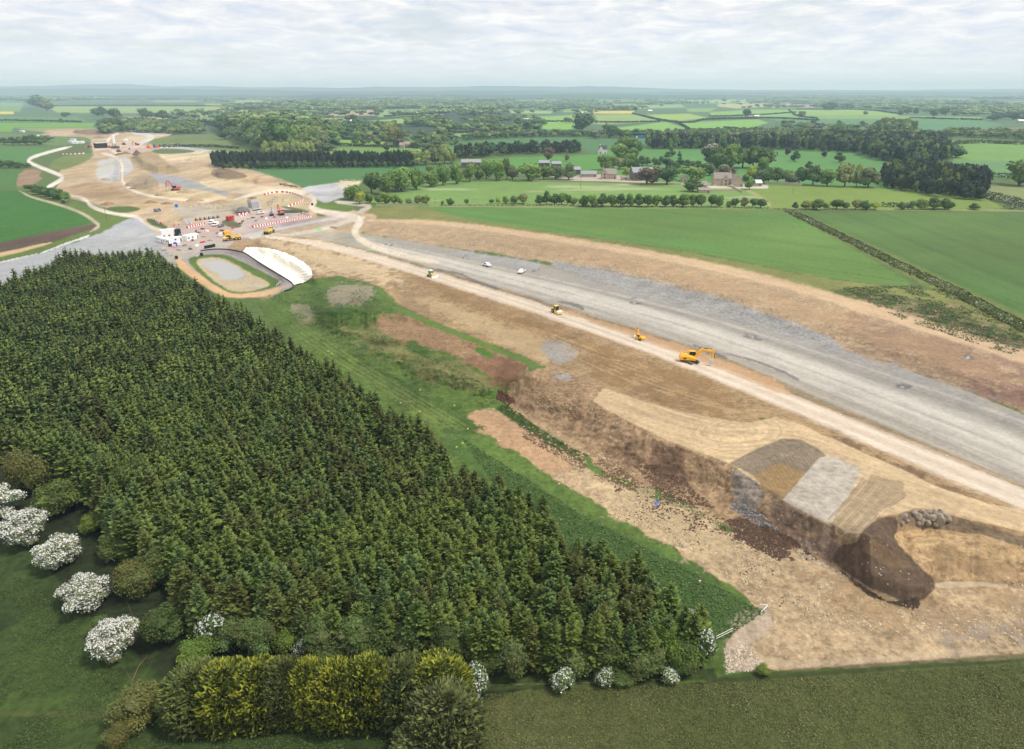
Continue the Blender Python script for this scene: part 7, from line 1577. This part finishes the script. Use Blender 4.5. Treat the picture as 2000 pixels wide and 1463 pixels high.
wall([(1388, 374), (1440, 373)], 1.2, 'low stone wall below the manor lawn')
wall([(1392, 363), (1425, 363)], 1.2, 'pale terrace wall in front of the manor')
wall([(735, 401), (840, 402)], 1.1, 'dark stone wall between the road end and the meadow')

# loose heaps of earth and gravel round the far works
for i, (x, y, w, hm, c_, lab) in enumerate([
    (474, 411, 30, 3.2, (130,128,126), 'dark grey gravel heap beside the concrete abutment'), (210, 400, 26, 3.4, (170,136,110), 'reddish earth heap by the white pipes in the far works'),
    (312, 382, 20, 3.0, (176,154,124), 'tan earth cone at the tail of the red excavator rubble'), (275, 368, 44, 5.0, (158,142,118), 'big grey-tan gravel heap with a flat lit top in the far cutting'),
    (258, 362, 30, 4.2, (166,148,120), 'second tan heap leaning against the big far heap'), (205, 352, 24, 2.4, (184,160,112), 'ochre earth heap at the foot of the far grey strip'),
    (232, 302, 16, 2.6, (134,112,92), 'dark soil heap in front of the silo'), (246, 300, 22, 2.8, (140,118,94), 'long dark soil heap right of the silo heap'),
    (268, 302, 20, 6.0, (128,112,92), 'dark crested spoil heap at the head of the far bank'), (338, 284, 22, 3.0, (178,152,126), 'pinkish heap beside the far side road'),
    (196, 270, 26, 6.0, (168,150,122), 'tan heap behind the dark bridge portal'), (380, 392, 40, 3.0, (190,166,130), 'stony tan heap below the red excavator'),
    (430, 396, 44, 2.6, (182,158,122), 'stony tan ridge left of the concrete abutment'), (365, 376, 40, 3.6, (196,172,134), 'pale stony bank the red excavator stands on'),
    (355, 430, 20, 1.4, (176,150,112), 'low ochre heap among the foundation blocks'), (295, 396, 28, 2.4, (162,136,104), 'brown earth heap along the far haul track'),
    (325, 398, 26, 2.2, (158,132,100), 'brown earth heap next along the far haul track'), (600, 380, 12, 1.2, (190,168,136), 'small tan heap inside the turning loop'),
    (648, 444, 22, 1.0, (150,138,118), 'flat grey-brown heap in the triangle below the turning loop'), (410, 470, 14, 1.0, (150,140,134), 'grey chippings heap between cabins and trucks')]):
    p = at(x, y); Wm = w * m_per_px(x, y); n_ = 26; g = np.linspace(-1, 1, n_); X_, Y_ = np.meshgrid(g, g); R_h = np.hypot(X_, Y_) + (fbm(X_ * 2.2 + i * 9, Y_ * 2.2, 801 + i, 3) - .5) * .55
    Zh = hm * .9 * np.clip(1 - R_h, 0, 1) ** .85 * (.8 + .4 * fbm(X_ * 3, Y_ * 3 + i * 5, 811 + i, 4)) - .25
    V = np.stack([X_ * Wm * .5, Y_ * Wm * .42, Zh], -1).reshape(-1, 3); ii = np.arange(n_ * n_).reshape(n_, n_)
    kq = (np.clip(1 - R_h, 0, 1) > 0); fm = (kq[:-1, :-1] | kq[1:, 1:] | kq[:-1, 1:] | kq[1:, :-1]).ravel()
    Q = np.stack([ii[:-1, :-1], ii[:-1, 1:], ii[1:, 1:], ii[1:, :-1]], -1).reshape(-1, 4)[fm]
    cc = alb(*c_) * (.75 + .5 * fbm(X_ * 5 + i, Y_ * 5, 821 + i, 4))[..., None].reshape(-1, 1)
    o = mesh_np('earth_heap', V, Q, [M_MASS], smooth=True, cols=np.clip(cc, 0, .9)); o.location = p; tag(o, lab, 'earth heap')
for i, (x, y) in enumerate([(383, 452), (388, 455), (396, 448), (404, 452), (455, 446), (486, 428), (494, 426), (500, 432), (474, 433), (520, 428), (536, 425), (586, 420), (470, 437), (425, 456), (434, 451), (560, 426), (512, 424), (398, 463), (376, 470), (361, 480), (372, 487), (384, 481), (396, 474), (350, 489)]):
    m_ = (MTIM, MGR, MTRK, MW, MR, MSTONE)[i % 6]; wd_ = ('brown timber', 'grey', 'dark steel', 'white', 'red', 'pale stone')[i % 6]
    o = MB().box(-1.3, 1.3, -.6, .6, 0, .35).box(-1.1, 1.2, -.5, .45, .35, .75, .92).build('material_stack', m_, None, .03); o.location = at(x, y); o.rotation_euler.z = RS.rand() * 3
    zone_ = 'near the white cabins' if x < 400 else 'by the compound road' if y > 440 else 'inside the compound yard'
    tag(o, f"small {wd_} stack of materials {zone_}", 'material stack', f"{wd_} stacks {zone_}")
# ------------------------------------------------------------------ the air
def haze():
    x0, x1, y0, y1, z0, z1 = -20000, 20000, -600, 18000, -27, 235
    v = [(x, y, z) for z in (z0, z1) for y in (y0, y1) for x in (x0, x1)]
    f = [(0, 2, 3, 1), (4, 5, 7, 6), (0, 1, 5, 4), (2, 6, 7, 3), (0, 4, 6, 2), (1, 3, 7, 5)]
    m = bpy.data.materials.new('haze'); m.use_nodes = True; t = m.node_tree; t.nodes.clear()
    o_ = t.nodes.new('ShaderNodeOutputMaterial'); p = t.nodes.new('ShaderNodeVolumePrincipled')
    p.inputs['Color'].default_value = (.58, .77, 1.0, 1); p.inputs['Absorption Color'].default_value = (.25, .35, .6, 1); p.inputs['Density'].default_value = 1.15e-4
    t.links.new(p.outputs[0], o_.inputs['Volume'])
    o = mesh_np('haze', v, f, [m]); tag(o, kind='stuff', label='thin blue summer haze over the countryside')
haze()
